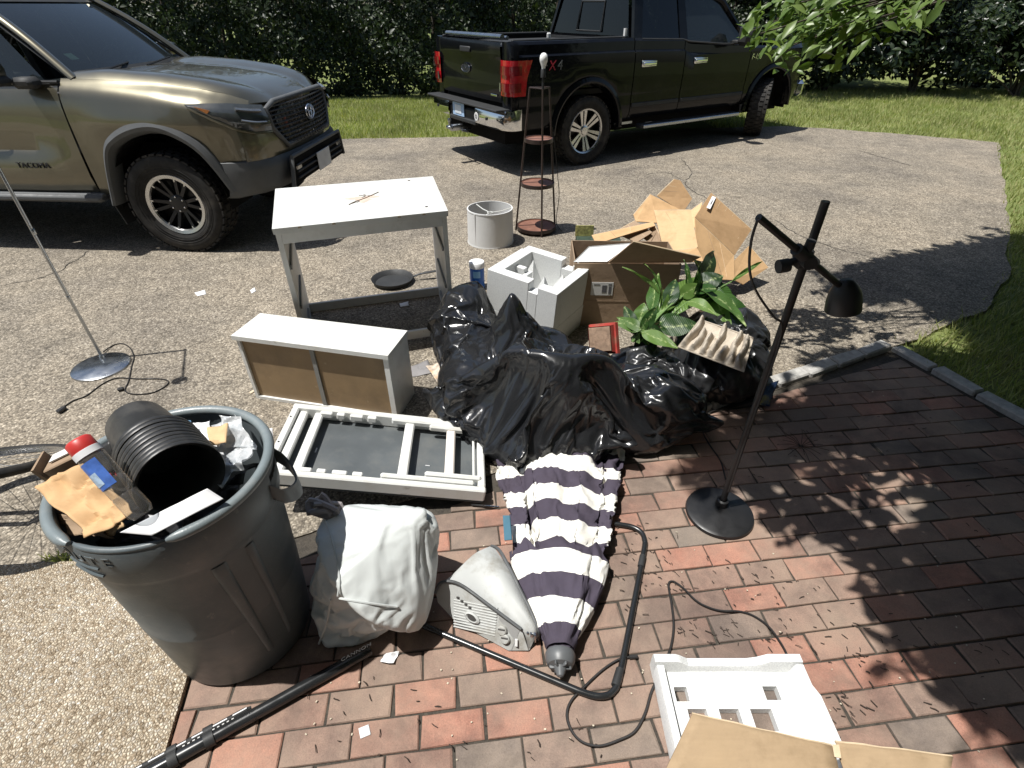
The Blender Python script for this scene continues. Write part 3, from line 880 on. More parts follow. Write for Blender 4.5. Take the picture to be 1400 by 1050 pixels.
# ---- the tree that shades the patio: trunk to the right of the picture
def shade_tree():
    o = thing('shade_tree', 'broadleaf tree whose low leafy branch hangs at the upper right', 'tree', (5.6, 1.0, -.02))
    base = Vector((5.6, 1.0, -.02))
    r = np.random.default_rng(5)
    cot = 1 / math.tan(R(SUN_EL))
    sx, sy = -math.cos(R(SUN_AZ)) * cot, -math.sin(R(SUN_AZ)) * cot
    core = [P(*q)[:2] for q in [(1640, 290), (1400, 322), (1330, 338), (1255, 352), (1165, 372), (1145, 398), (1118, 415), (1105, 470), (1112, 498), (1190, 512), (1090, 555), (1020, 590), (978, 622), (950, 662), (1010, 655), (1060, 620), (1180, 585), (1255, 640), (1315, 720), (1265, 790), (1240, 840), (1285, 893), (1335, 952), (1395, 1006), (1470, 1075), (1900, 1080)]]
    core = [tuple(c) for c in core]
    core = [core[0], (7.0, 4.0), (7.5, -1.0), (2.2, -.4)] + core[1:][::-1] if False else core
    dap = [tuple(P(*q)[:2]) for q in [(1060, 620), (1180, 585), (1262, 640), (1320, 720), (1270, 800), (1240, 850), (1160, 780), (1100, 735), (1040, 690), (1005, 650)]]
    lows = np.array(core).min(0); his = np.array(core).max(0)
    P_, D_, S_ = [], [], []
    twigs = G()
    def cluster(gx, gy, h, n, spread):
        c = np.array([gx + sx * h, gy + sy * h, h])
        ax = r.normal(size=3); ax[2] *= .35; ax /= np.linalg.norm(ax)
        ln = spread * r.uniform(.6, 1.2)
        a = c - ax * ln * .5; b = c + ax * ln * .5
        twigs.tube([a, (a + b) / 2 + r.normal(0, .01, 3), b], [.006, .005, .003], 4)
        for i in range(n):
            u = r.uniform(0, 1)
            p = a + (b - a) * u
            side = r.normal(size=3); side -= side.dot(ax) * ax * .5; side[2] -= .2
            side /= np.linalg.norm(side)
            P_.append(p + side * .06); D_.append(side + ax * .5)
    n = 0
    tries = 0
    while n < 2600 and tries < 60000:
        tries += 1
        gx, gy = r.uniform(lows[0], his[0]), r.uniform(lows[1], his[1])
        if not in_poly(np.array([gx]), np.array([gy]), core)[0]: continue
        gapf = math.sin(gx * 5.1 + 1.3 * math.sin(gy * 4.3)) * math.sin(gy * 6.1 + math.sin(gx * 3.9))
        if gapf > .86 and r.uniform() < .75: continue
        if in_poly(np.array([gx]), np.array([gy]), dap)[0] and r.uniform() < .80: continue
        h = r.uniform(2.15, 3.7)
        # leave the low spray at the upper right in the sun
        if abs(gx + sx * 1.62 - 1.62) < .78 and abs(gy + sy * 1.62 - 3.0) < .42: continue
        cluster(gx, gy, h, 12, .36); n += 1
    n = 0
    while n < 1500:                      # upper crown, out of view, added to block sky light
        gx, gy = r.uniform(lows[0], his[0]), r.uniform(lows[1], his[1])
        if not in_poly(np.array([gx]), np.array([gy]), core)[0]: continue
        if in_poly(np.array([gx]), np.array([gy]), dap)[0]: continue
        h = r.uniform(3.7, 5.6)
        if abs(gx + sx * 1.62 - 1.62) < .85 and abs(gy + sy * 1.62 - 3.0) < .48: continue
        cluster(gx, gy, h, 12, .5); n += 1
    n = 0
    while n < 38:
        gx, gy = r.uniform(.9, 2.6), r.uniform(.6, 2.2)
        if not in_poly(np.array([gx]), np.array([gy]), dap)[0]: continue
        cluster(gx, gy, r.uniform(2.1, 2.7), 11, .32); n += 1
    n_in = len(P_)
    side_ = [(6.2, 5.4), (9.5, 6.0), (9.5, -3), (2.0, -3), (1.95, .5)]  # crown beyond the view, added to shade the lawn the truck reflects
    n = 0
    while n < 1500:
        gx, gy = r.uniform(1.9, 9.5), r.uniform(-3, 6)
        if not in_poly(np.array([gx]), np.array([gy]), side_)[0]: continue
        cluster(gx, gy, r.uniform(2.4, 5.8), 10, .6); n += 1
    pos = np.array(P_); dr = np.array(D_)
    nr = np.array([0, 0, 1.0]) + r.normal(0, .45, (len(pos), 3))
    v, t = leaf_cloud(pos, nr, np.where(np.arange(len(pos)) < n_in, .128, .24), .36, 77, .2, dr.copy())
    raw_mesh('crown', v - np.array(base), t, TREE_LEAF, o, kind='stuff')
    twigs.build('twig', BARK, o, world=True, kind='stuff')
    g = G()
    g.tube(smooth_path([base, base + Vector((-.05, .05, 1.0)), base + Vector((-.25, .1, 2.0)), base + Vector((-.3, .1, 4.2))], 6), [.19 - .006 * k for k in range(19)], 12)
    g.build('trunk', BARK, o, smooth=60, world=True)
    for (a, b, c) in [((5.4, 1.1, 1.9), (4.2, 1.6, 2.7), (1.6, 2.0, 2.9)), ((5.35, 1.1, 2.3), (4.0, .9, 3.0), (1.2, .9, 3.1)), ((5.35, 1.1, 2.1), (4.4, 2.4, 2.8), (2.6, 3.4, 3.0)), ((5.3, 1.1, 2.7), (3.8, .4, 3.3), (1.6, .0, 3.3)), ((5.4, 1.2, 1.8), (4.6, 2.3, 2.1), (2.6, 3.25, 1.86)), ((5.3, 1.1, 3.0), (5.0, 2.8, 3.2), (4.2, 4.2, 3.1))]:
        G().tube(smooth_path([a, b, c], 8), [.07 - .0036 * k for k in range(17)], 8).build('branch', BARK, o, smooth=60, world=True)
    # the low spray of leaves that reaches into the picture
    lp, ld = [], []
    tw = G()
    ends = [(1040, 42), (1062, 22), (1075, 62), (1090, 15), (1105, 50), (1120, 10), (1135, 40), (1150, 15), (1085, 2), (1050, 8), (1172, 34), (1196, 14), (1225, 5), (1105, 30), (1070, 48), (1115, 72), (1048, 28), (1240, 22)]
    for i, (px, py) in enumerate(ends):
        e = PY(px, py + 4, r.uniform(2.75, 3.2))
        root_ = Vector((2.7, 3.2, 1.86)) + Vector((r.normal(0, .12), r.normal(0, .1), 0))
        midp = root_.lerp(e, .6) + Vector((0, 0, .06))
        pth = smooth_path([root_, midp, e], 4)
        tw.tube(pth, [.006 - .0004 * k for k in range(len(pth))], 5)
        for k in range(26):
            u = r.uniform(.84, 1.04)
            p = np.array(root_.lerp(e, u)) + r.normal(0, .034, 3)
            d = np.array(e - root_) * .4 + np.array([r.normal(0, .5), r.normal(0, .4), -.30 + r.normal(0, .25)])
            lp.append(p); ld.append(d)
    lp, ld = np.array(lp), np.array(ld)
    nr = np.array([-.25, -.45, .75]) + r.normal(0, .38, (len(lp), 3))
    v, t = leaf_cloud(lp, nr, .082, .36, 78, .35, ld.copy())
    raw_mesh('leaf_spray', v - np.array(base), t, SUNLIT_LEAF, o, kind='stuff')
    tw.build('twig', BARK, o, world=True, kind='stuff')
SUNLIT_LEAF = mat_leaf('sunlit_leaf', (.085, .14, .034), (.12, .185, .05), (.19, .26, .085), .36, .35)  # paler copy of the tree leaf, sunlight put into its colour
shade_tree()
# tuft of grass in the joint beside the bin
def tuft(name, label, c, n, h):
    r = np.random.default_rng(3)
    v = []
    for i in range(n):
        a, l = r.uniform(0, 6.28), r.uniform(.2, 1.0) * h
        b = np.array([r.normal(0, .035), r.normal(0, .012), 0])
        w = np.array([-math.sin(a), math.cos(a), 0]) * .0035
        v += [b - w, b + w, b + np.array([math.cos(a) * l * .7, math.sin(a) * l * .7, l])]
    o = raw_mesh(name, np.array(v), np.arange(n * 3).reshape(-1, 3), GRASS)
    o.location = c
    tag(o, label, 'weed')
tuft('grass_tuft', 'small tuft of weeds in the joint behind the grey bin', P(92, 765), 60, .06)
# ------------------------------------------------------------------ pickup trucks
def arc(c, r, a0, a1, n):
    return [(c[0] + r * math.cos(a0 + (a1 - a0) * i / n), c[1] + r * math.sin(a0 + (a1 - a0) * i / n)) for i in range(n + 1)]
def tyre_geo(Ro, Ri, w, blocks):
    g = G()
    M = Matrix.Rotation(R(90), 4, 'X')
    h = w / 2
    g.lathe([(Ri - .01, -h * .72), (Ri + .008, -h * .86), (Ri + .022, -h * .93), (Ro - .075, -h * 1.02), (Ro - .03, -h * .98), (Ro - .012, -h * .86), (Ro - .01, -h * .3), (Ro - .01, h * .3), (Ro - .012, h * .86), (Ro - .03, h * .98), (Ro - .075, h * 1.02), (Ri + .008, h * .86), (Ri - .01, h * .72)], 56, M)
    for i in range(blocks):
        for k, (yy, ww) in enumerate(((-h * .80, h * .30), (-h * .28, h * .40), (h * .28, h * .40), (h * .80, h * .30))):
            a = 2 * math.pi * (i + .5 * (k % 2)) / blocks
            rad = Vector((math.cos(a), 0, math.sin(a)))
            fr = Matrix((rad, Vector((0, 1, 0)), rad.cross(Vector((0, 1, 0))))).transposed()
            g.box(rad * (Ro - .007) + Vector((0, yy, 0)), (.014, ww, 2 * math.pi * Ro / blocks * .68), fr)
    for k in range(3):     # sidewall ribs
        rr = Ri + .03 + k * .022
        g.tube([(rr * math.cos(t), -h * (.965 + .02 * k), rr * math.sin(t)) for t in np.linspace(0, 2 * math.pi, 49)[:-1]], .0025, 4, closed=True)
    return g
def ring_geo(prof, n=48):
    return G().lathe(prof, n, Matrix.Rotation(R(90), 4, 'X'))
# lathe about y: M = rot 90 about x maps z -> -y, so profile z positive = outward (-y)
def wheel(parent, x, y, z, side, Ro, Ri, w, style, steer=0.0, share={}):
    key = style
    if key not in share:
        barrel = ring_geo([(Ri + .004, -w * .3), (Ri - .012, -w * .2), (Ri - .016, w * .36), (Ri - .004, w * .42), (Ri + .006, w * .43), (Ri + .004, w * .38)])
        disc = ring_geo([(0.0, w * .10), (Ri - .015, w * .02)])
        spokes = G(); hub = G(); accents = G()
        out = -w * .36
        if style == 'six_dark':
            accents = ring_geo([(Ri - .030, w * .37), (Ri - .024, w * .415), (Ri + .003, w * .44), (Ri + .008, w * .42), (Ri + .004, w * .38), (Ri - .026, w * .33)], 60)
            for i in range(6):
                a = 2 * math.pi * i / 6 + .2
                for da in (-.2, .2):
                    d = Vector((math.cos(a + da), 0, math.sin(a + da))); d0 = Vector((math.cos(a + da * .8), 0, math.sin(a + da * .8)))
                    t = d.cross(Vector((0, 1, 0)))
                    p0, p1 = d0 * .045 + Vector((0, -w * .24, 0)), d * (Ri - .022) + Vector((0, -w * .36, 0))
                    spokes.hexa([p0 - t * .016 + Vector((0, .03, 0)), p0 + t * .016 + Vector((0, .03, 0)), p1 + t * .015 + Vector((0, .04, 0)), p1 - t * .015 + Vector((0, .04, 0))],
                                [p0 - t * .014, p0 + t * .014, p1 + t * .012, p1 - t * .012])
                    q0, q1 = d * (Ri - .047) + Vector((0, -w * .372, 0)), d * (Ri - .018) + Vector((0, -w * .395, 0))
                    accents.hexa([q0 - t * .005, q0 + t * .005, q1 + t * .009, q1 - t * .009], [q0 - t * .004 + Vector((0, -.003, 0)), q0 + t * .004 + Vector((0, -.003, 0)), q1 + t * .008 + Vector((0, -.003, 0)), q1 - t * .008 + Vector((0, -.003, 0))])
            hub = ring_geo([(.075, w * .12), (.072, w * .27), (.05, w * .30), (.0, w * .30)], 24)
            for i in range(6):
                a = 2 * math.pi * i / 6 + .7
                accents.box(Vector((math.cos(a) * .058, -w * .30, math.sin(a) * .058)), (.014, .02, .014), bev=.004)
            mats = [DARKALLOY, DARKALLOY, ALLOY, DARKALLOY]
        else:
            for i in range(6):
                a = 2 * math.pi * i / 6 + .26
                d = Vector((math.cos(a), 0, math.sin(a))); t = d.cross(Vector((0, 1, 0)))
                for s in (-1, 1):
                    p0 = d * .05 + t * .018 * s + Vector((0, -w * .26, 0)); p1 = d * (Ri - .012) + t * .036 * s + Vector((0, -w * .37, 0))
                    spokes.hexa([p0 - t * .013 + Vector((0, .04, 0)), p0 + t * .013 + Vector((0, .04, 0)), p1 + t * .026 + Vector((0, .05, 0)), p1 - t * .026 + Vector((0, .05, 0))],
                                [p0 - t * .011, p0 + t * .011, p1 + t * .024, p1 - t * .024])
            hub = ring_geo([(.085, w * .12), (.08, w * .25), (.05, w * .285), (.045, w * .33), (0.0, w * .335)], 24)
            accents = ring_geo([(Ri - .02, w * .36), (Ri - .014, w * .41), (Ri + .003, w * .44), (Ri + .008, w * .42), (Ri - .016, w * .34)], 60)
            mats = [DARKALLOY, ALLOY, ALLOY, ALLOY]
        comb = G()
        for k, q in enumerate((barrel, spokes, accents, hub)):
            o = len(comb.v); comb.v += q.v; comb.f += [tuple(i + o for i in f) for f in q.f]; comb.m += [k] * len(q.f)
        o = len(comb.v); comb.v += disc.v; comb.f += [tuple(i + o for i in f) for f in disc.f]; comb.m += [0] * len(disc.f)
        wo = comb.build('wheel', mats, parent, smooth=35)
        ty = tyre_geo(Ro, Ri, w, 38).build('tyre', RUBBER, wo, smooth=40)
        share[key] = (wo.data, ty.data)
    else:
        wo = bpy.data.objects.new('wheel', share[key][0]); COL.objects.link(wo); wo.parent = parent
        ty = bpy.data.objects.new('tyre', share[key][1]); COL.objects.link(ty); ty.parent = wo
    wo.location = (x, y, z)
    wo.rotation_euler = (0, random.uniform(0, 1), 0)
    wo.rotation_mode = 'XYZ'
    m = Matrix.Rotation((0 if side < 0 else math.pi) + steer, 4, 'Z') @ Matrix.Rotation(random.uniform(0, 1), 4, 'Y')
    wo.rotation_euler = m.to_euler()
    return wo
def strip(path_in, path_out, th, g=None):
    """raised moulding between two 3d polylines; th = outward offset vector"""
    g = g or G()
    th = Vector(th)
    rows = [[Vector(p) for p in path_in], [Vector(p) + th for p in path_in], [Vector(p) + th for p in path_out], [Vector(p) for p in path_out]]
    g.grid(rows)
    return g
def panel_on(poly_xz, y, th, s):
    """flat part on a side (poly in x,z) with outward thickness"""
    return G().prism([(x, y * s, z) for x, z in poly_xz], (0, th * s, 0))

def bronze_truck():
    T = thing('pickup_truck', 'bronze pickup truck with black wheel arch flares parked at the left', 'pickup truck', (-2.73, 5.375, 0), R(-4))
    W0 = .93
    def W(x): return interp(x, [-4.6, -4.2, -.6, .25, .45, .6, .70, .76], [.90, .93, .93, .93, .915, .875, .825, .775])
    fl_out = [(-.53, .40), (-.42, .80), (-.29, .95), (-.05, 1.04), (.18, 1.025), (.42, .86), (.57, .52)]
    fl_in = [(-.47, .40), (-.375, .76), (-.25, .875), (-.03, .945), (.16, .93), (.355, .79), (.49, .52)]
    zedge = lambda x: interp(x, [-.62, -.3, .1, .4, .6, .76], [1.305, 1.295, 1.275, 1.24, 1.20, 1.145])
    def zb(x):
        if -.53 < x < .57: return interp(x, [p[0] for p in fl_out], [p[1] for p in fl_out]) - .03
        return .50 if x > 0 else .44
    def side_sec(x, s, zbot):
        w = W(x)
        ze = zedge(x) if x > -.62 else 1.27
        if x > -.62:
            ed = interp(x, [-.62, -.2, .5, .76], [.83, .81, .77, .70])
            fl = interp(x, [-.53, -.3, .1, .45, .6], [0, .03, .045, .03, 0])
            zt = ze - .125
            pts = [(w - .03, zbot)]
            for q in np.linspace(.04, 1, 12):
                z = zbot + (zt - zbot) * q
                pts.append((w + fl * math.exp(-((z - 1.02) / .13) ** 2) - .03 * max(0, (z - 1.0) / .25) ** 2 - .02 * max(0, (.7 - z) / .3), z))
            yt_ = pts[-1][0]
            for q in np.linspace(.12, 1, 7):
                pts.append((yt_ + (ed - yt_) * (q + .10 * math.sin(2 * math.pi * q) * -.6), zt + (ze - zt) * q + .016 * math.sin(math.pi * q)))
        else:
            pts = [(w - .06, .44), (w - .01, .50), (w + .012, .60), (w + .012, .77), (w - .018, .81), (w - .008, .95), (w - .012, 1.12), (w - .035, 1.22), (w - .075, 1.27)]
            k = interp(x, [-1.0, -.80, -.62], [1, .4, 0])
            flat = [(w - .06, .44), (w - .02, .52), (w, .62), (w, .77), (w, .82), (w - .004, .95), (w - .014, 1.12), (w - .035, 1.22), (w - .075, 1.27)]
            pts = [(a[0] * k + b[0] * (1 - k), a[1] * k + b[1] * (1 - k)) for a, b in zip(pts, flat)]
        return [Vector((x, s * y, z)) for y, z in pts]
    for s in (-1, 1):
        body = G()
        xs = list(np.linspace(-.615, .74, 46))
        body.grid([side_sec(x, s, zb(x)) for x in xs], flip=s > 0)
        body.build('fender', BRONZE, T, smooth=38)
        # bed side
        body = G()
        xs = list(np.linspace(-4.35, -2.62, 12))
        bed = []
        for x in xs:
            r = side_sec(x, s, .5)
            if abs(x + 3.35) < .5: r = [Vector((v.x, v.y, max(v.z, .40 + math.sqrt(max(0, .5 ** 2 - (x + 3.35) ** 2)) + .02 * i))) for i, v in enumerate(r)]
            bed.append(r + [Vector((x, s * .86, 1.31)), Vector((x, s * .80, 1.31)), Vector((x, s * .79, .9))])
        body.grid(bed, flip=s > 0)
        body.build('bed_side', BRONZE, T, smooth=38)
    body = G()
    body.prism([(-4.36, -.9, .62), (-4.36, .9, .62), (-4.36, .9, 1.3), (-4.36, -.9, 1.3)], (.06, 0, 0))
    body.build('tailgate', BRONZE, T, smooth=38)
    # doors, each its own panel with a shut line
    for s in (-1, 1):
        for a, b, hx in ((-1.60, -.635, -1.42), (-2.58, -1.62, -2.42)):
            g = G().grid([side_sec(x, s, .44) for x in np.linspace(a, b, 16)], flip=s > 0)
            d = g.build('door', BRONZE, T, smooth=38)
            h = G().tube(smooth_path([(hx - .1, s * .935, 1.09), (hx - .07, s * .965, 1.095), (hx + .07, s * .965, 1.10), (hx + .1, s * .935, 1.10)], 4), .014, 6)
            h.build('handle', BRONZE, d, smooth=50)
            if s < 0 and a == -1.60:
                M = mat4((-1.07, -.946, .70), Matrix(((1, 0, 0), (0, 0, -1), (0, 1, 0))))
                text_obj('badge', 'TACOMA', PLASTIC, d, M, .062, .003, 1.1, 0, 1.0)
    # hood
    rows = []
    for k in range(25):
        u = k / 24
        row = []
        for j in range(33):
            y = -1 + 2 * j / 32
            a = abs(y)
            xc = -.52 - .06 * a * a
            xf = .845 - .14 * a ** 2.4
            x = xc + (xf - xc) * u
            edge = interp(x, [-.62, -.2, .5, .76], [.825, .805, .765, .695]) - .006
            yy = y * edge
            z = zedge(x) + interp(a, [0, .3, .52, .62, .80, .92, 1], [.030, .027, .018, .040, .058, .050, 0.0]) * interp(u, [0, .15, .8, 1], [.7, 1, .8, .45])
            z -= .05 * max(0, (u - .90) / .10) ** 2
            row.append(Vector((x, yy, z)))
        rows.append(row)
    hood = G().grid(rows)
    hood.grid([[p for p in rows[-1]], [p + Vector((-.01, 0, -.05)) for p in rows[-1]]])
    hood.build('hood', BRONZE, T, smooth=30)
    # cab: roof, pillars, glass
    cab = G()
    roof = []
    for x, z, w in [(-1.20, 1.785, .60), (-1.32, 1.85, .62), (-1.7, 1.89, .64), (-2.2, 1.885, .64), (-2.5, 1.84, .62)]:
        roof.append([Vector((x, w * t, z - .05 * abs(t) ** 3)) for t in np.linspace(-1, 1, 13)])
    cab.grid(roof)
    def pillar(a, b, w, th):
        a, b = Vector(a), Vector(b)
        n = 8
        pts = [a.lerp(b, i / n) + Vector((0, 0, .035 * math.sin(math.pi * i / n))) for i in range(n + 1)]
        return pts
    for s in (-1, 1):
        pa = pillar((-.53, s * .80, 1.295), (-1.22, s * .635, 1.80), 0, 0)
        cab.tube(pa, [.035] * 9, 8, flat=.75)
        cab.tube([(-1.20, s * .625, 1.80), (-1.7, s * .655, 1.845), (-2.45, s * .64, 1.80)], .035, 8)
        cab.tube([(-1.60, s * .86, 1.26), (-1.66, s * .655, 1.83)], .04, 6)
        cab.hexa([(-2.50, s * .88, 1.26), (-2.62, s * .88, 1.26), (-2.62, s * .80, 1.26), (-2.50, s * .80, 1.26)], [(-2.38, s * .66, 1.83), (-2.55, s * .66, 1.83), (-2.55, s * .60, 1.83), (-2.38, s * .60, 1.83)])
    cab.hexa([(-2.60, -.85, .6), (-2.60, .85, .6), (-2.58, .85, .6), (-2.58, -.85, .6)], [(-2.60, -.85, 1.28), (-2.60, .85, 1.28), (-2.58, .85, 1.28), (-2.58, -.85, 1.28)])
    cab.build('cab_roof', BRONZE, T, smooth=45)
    ws = []
    for k in range(9):
        u = k / 8
        row = []
        for j in range(17):
            y = -1 + 2 * j / 16
            w = .765 * (1 - u) + .605 * u
            x = -.56 + (-1.235 + .56) * u - .07 * y * y * (1 - .4 * u) + .02
            z = 1.29 + (1.80 - 1.29) * u + .03 * math.sin(math.pi * u)
            row.append(Vector((x, w * y, z)))
        ws.append(row)
    G().grid(ws).build('windshield', GLASS, T, smooth=60)
    frit = G()
    for row in (ws[0], ws[-1]):
        frit.grid([[p + Vector((.006, 0, .006)) for p in row], [p.lerp(q, .55) + Vector((.006, 0, .006)) for p, q in zip(row, ws[1] if row is ws[0] else ws[-2])]])
    frit.build('windshield_border', PLASTIC, T)
    for s in (-1, 1):
        G().grid([[(-.72, s * .845, 1.27), (-1.58, s * .87, 1.27)], [(-1.22, s * .66, 1.79), (-1.64, s * .67, 1.82)]], flip=s > 0).build('window', GLASS, T)
        G().grid([[(-1.66, s * .87, 1.27), (-2.50, s * .87, 1.27)], [(-1.70, s * .67, 1.82), (-2.40, s * .66, 1.82)]], flip=s > 0).build('window', DARKGLASS, T)
        tr = G().tube([(-.62, s * .865, 1.285), (-1.6, s * .885, 1.275), (-2.55, s * .88, 1.275)], .012, 6)
        tr.tube([(-.58, s * .80, 1.31), (-1.24, s * .652, 1.785)], .010, 6)
        tr.build('window_trim', PLASTIC, T, smooth=50)
    st = G().prism([(-.735, -.50, 1.397), (-.735, -.42, 1.397), (-.79, -.418, 1.437), (-.79, -.498, 1.437)], (.003, 0, .004))
    st.build('windshield_sticker', simple('sticker_green', (.42, .62, .50), .5), T)
    wp = G()
    for y0 in (-.55, .05):
        wp.tube([(-.50, y0, 1.325), (-.60, y0 + .5, 1.352)], .008, 5)
    wp.grid([[(-.60, -.74, 1.285), (-.60, .74, 1.285)], [(-.46, -.74, 1.275), (-.44, .74, 1.275)]])
    wp.build('wiper', PLASTIC, T)
    cb = G().box((-1.55, 0, .95), (1.9, 1.6, .5)).box((-.78, 0, 1.20), (.42, 1.42, .13), bev=.04)
    for y in (-.38, .38):
        cb.box((-1.65, y, 1.32), (.16, .46, .5), Matrix.Rotation(-.2, 3, 'Y'), bev=.05).box((-1.72, y, 1.62), (.1, .26, .17), bev=.04)
    sw = [(-1.08 + .18 * math.cos(t) * .35, .38 + .18 * math.sin(t), 1.28 + .18 * math.cos(t) * .93) for t in np.linspace(0, 2 * math.pi, 25)[:-1]]
    cb.tube(sw, .014, 6, closed=True)
    cb.build('cabin', INTERIOR, T, smooth=40)
    # mirror
    for s in (-1, 1):
        m = G()
        prof = [(-.06, .02), (-.10, .06), (-.105, .10), (-.085, .155), (-.03, .17), (.04, .15), (.06, .09), (.05, .03), (.01, .0)]
        rr = []
        for t, k in ((0, .82), (.03, .97), (.10, 1.0), (.17, .97), (.21, .86), (.225, .6)):
            rr.append([Vector((-.93 + x * k, s * (.985 + t), 1.285 + (z - .085) * k + .09)) for x, z in prof])
        m.grid(rr, wrap=True)
        m.f.append(tuple(range(len(prof)))); m.m.append(0)
        o0 = len(m.v) - len(prof); m.f.append(tuple(range(o0, len(m.v)))[::-1]); m.m.append(0)
        mo = m.build('mirror', BRONZE, T, smooth=50)
        a = G().box((-.92, s * 1.09, 1.305), (.13, .22, .06), bev=.02).box((-.80, s * .94, 1.285), (.16, .13, .075), bev=.025)
        a.build('mirror_base', PLASTIC, mo, smooth=40)
    # flares
    for s in (-1, 1):
        def P3(q, y): return [Vector((x, s * y, z)) for x, z in q]
        out_, in_ = smooth_path([(x, z, 0) for x, z in fl_out], 5), smooth_path([(x, z, 0) for x, z in fl_in], 5)
        ro, ri = [(p.x, p.y) for p in out_], [(p.x, p.y) for p in in_]
        rows = []
        n = len(ro)
        for (k, yy) in ((0, .925), (.05, .965), (.45, .985), (.75, .975), (1.0, .93), (1.12, .84)):
            rows.append([Vector((a[0] * (1 - k) + b[0] * k, s * min(yy, W(a[0]) + yy - .93), a[1] * (1 - k) + b[1] * k)) for a, b in zip(ro, ri)])
        f = G().grid(rows, flip=s < 0)
        f.build('wheel_arch', GREYPLASTIC, T, smooth=28)
        rowr = [[Vector((-3.35 + r_ * math.cos(t), s * y, .40 + r_ * math.sin(t))) for t in np.linspace(-.05, math.pi + .05, 25)] for r_, y in ((.56, .935), (.55, .975), (.49, .985), (.47, .95), (.46, .85))]
        G().grid(rowr, flip=s > 0).build('wheel_arch', GREYPLASTIC, T, smooth=35)
        for cx in (0, -3.35):
            wl = G().grid([[Vector((cx + .475 * math.cos(t), s * y, .42 + .505 * math.sin(t))) for t in np.linspace(-.1, math.pi + .1, 17)] for y in (.92, .55)])
            wl.build('wheel_well', DARKVOID, T)
        stp = G().box((-1.62, s * .925, .455), (2.1, .16, .055), bev=.018)
        stp.tube([(-.57, s * .95, .46), (-2.68, s * .95, .46)], .03, 8)
        stp.box((-.60, s * .90, .455), (.06, .14, .05), bev=.012)
        stp.build('side_step', GREYPLASTIC, T, smooth=40)
        G().hexa([(-.50, s * .72, .23), (-.50, s * .93, .23), (-.49, s * .93, .23), (-.49, s * .72, .23)], [(-.56, s * .72, .47), (-.56, s * .93, .47), (-.55, s * .93, .47), (-.55, s * .72, .47)]).build('mud_flap', PLASTIC, T)
        wheel(T, 0, s * .815, .40, s, .402, .238, .265, 'six_dark')
        wheel(T, -3.35, s * .815, .40, s, .402, .238, .265, 'six_dark')
    G().box((-1.9, 0, .62), (4.8, 1.30, .42)).box((.30, 0, .75), (.8, 1.2, .5)).build('underbody', DARKVOID, T)
    # ---- front fascia: plan path swept round the corner
    plan = [(.50, .925), (.60, .915), (.69, .875), (.76, .80), (.815, .68), (.85, .52), (.872, .30), (.88, 0)]
    full = [(x, -y) for x, y in plan] + [(x, y) for x, y in plan[::-1][1:]]
    def sweep(zs, a=0, b=None, inset=None):
        g = G()
        pl = full[a:b]
        rows = []
        for z, off in zs:
            rows.append([Vector((x + off * (0.35 if abs(y) > .9 else 1), y * (1 + off * .12), z)) for x, y in pl])
        g.grid(rows)
        return g
    bmp = sweep([(.46, -.14), (.48, -.03), (.52, .008), (.66, .026), (.70, .022), (.735, .0), (.74, -.05)])
    bmp.build('bumper', GREYPLASTIC, T, smooth=30)
    fas = sweep([(.735, -.005), (.80, .0), (.90, -.010), (1.0, -.025), (1.10, -.06)], 2, -2)
    fas.build('front_panel', BRONZE, T, smooth=35)
    # grille with surround and mesh bars
    gp = [(.61, 1.08), (.60, .94), (.47, .79), (-.47, .79), (-.60, .94), (-.61, 1.08), (-.50, 1.12), (.50, 1.12)]
    def gx(y, z): return .897 - .06 * (y / .6) ** 2 - .10 * (z - .8)
    gb = G().prism([Vector((gx(y, z) - .02, y, z)) for y, z in gp], (.022, 0, 0))
    gr = gb.build('grille', DARKVOID, T)
    bars = G()
    for k in range(10):
        z = .81 + k * .031
        yl = .47 + (.60 - .47) * min(1, (z - .79) / .14) if z < .93 else .60
        bars.tube([(gx(y, z) + .006, y, z) for y in np.linspace(-yl, yl, 13)], .0065, 5)
    for y in np.linspace(-.56, .56, 19):
        z0 = .79 + max(0, (abs(y) - .47)) / .13 * .14
        bars.tube([(gx(y, z) + .004, y, z) for z in (z0, 1.10)], .004, 4)
    bars.build('grille_mesh', PLASTIC, gr)
    fr = G()
    fr.tube([Vector((gx(y, z) + .004, y, z)) for y, z in gp], .022, 8, closed=True, flat=1.0)
    fr.build('grille_surround', GREYPLASTIC, gr, smooth=50)
    em = G()
    ex = gx(0, .965) + .03
    for ry, rz, cy, cz in ((.082, .058, 0, .975), (.027, .050, 0, .978), (.056, .022, 0, 1.002)):
        em.tube([(ex, cy + ry * math.cos(t), cz + rz * math.sin(t)) for t in np.linspace(0, 2 * math.pi, 29)[:-1]], .0085, 6, closed=True)
    em.build('emblem', CHROME, T, smooth=60)
    # lower intake, plate
    lo = G().prism([(.905, y, z) for y, z in [(-.62, .50), (.62, .50), (.56, .70), (-.56, .70)]], (.02, 0, 0))
    lw = lo.build('lower_intake', DARKVOID, T)
    sl = G()
    for z in (.54, .59, .64): sl.box((.932, 0, z), (.02, 1.1, .016), bev=.004)
    sl.build('intake_slat', PLASTIC, lw)
    edge = G()
    for s in (-1, 1): edge.tube([(.915, s * .64, .49), (.922, s * .575, .715), (.928, 0, .72)], .018, 6)
    edge.build('intake_surround', GREYPLASTIC, lw, smooth=50)
    G().box((.95, .03, .575), (.008, .31, .155), bev=.003).build('number_plate', simple('plate_white', (.55, .56, .57), .4), T)
    for s in (-1, 1):
        fg = G().box((.925, s * .50, .62), (.03, .10, .045), bev=.01)
        fg.build('fog_lamp', CLEARLENS, T)
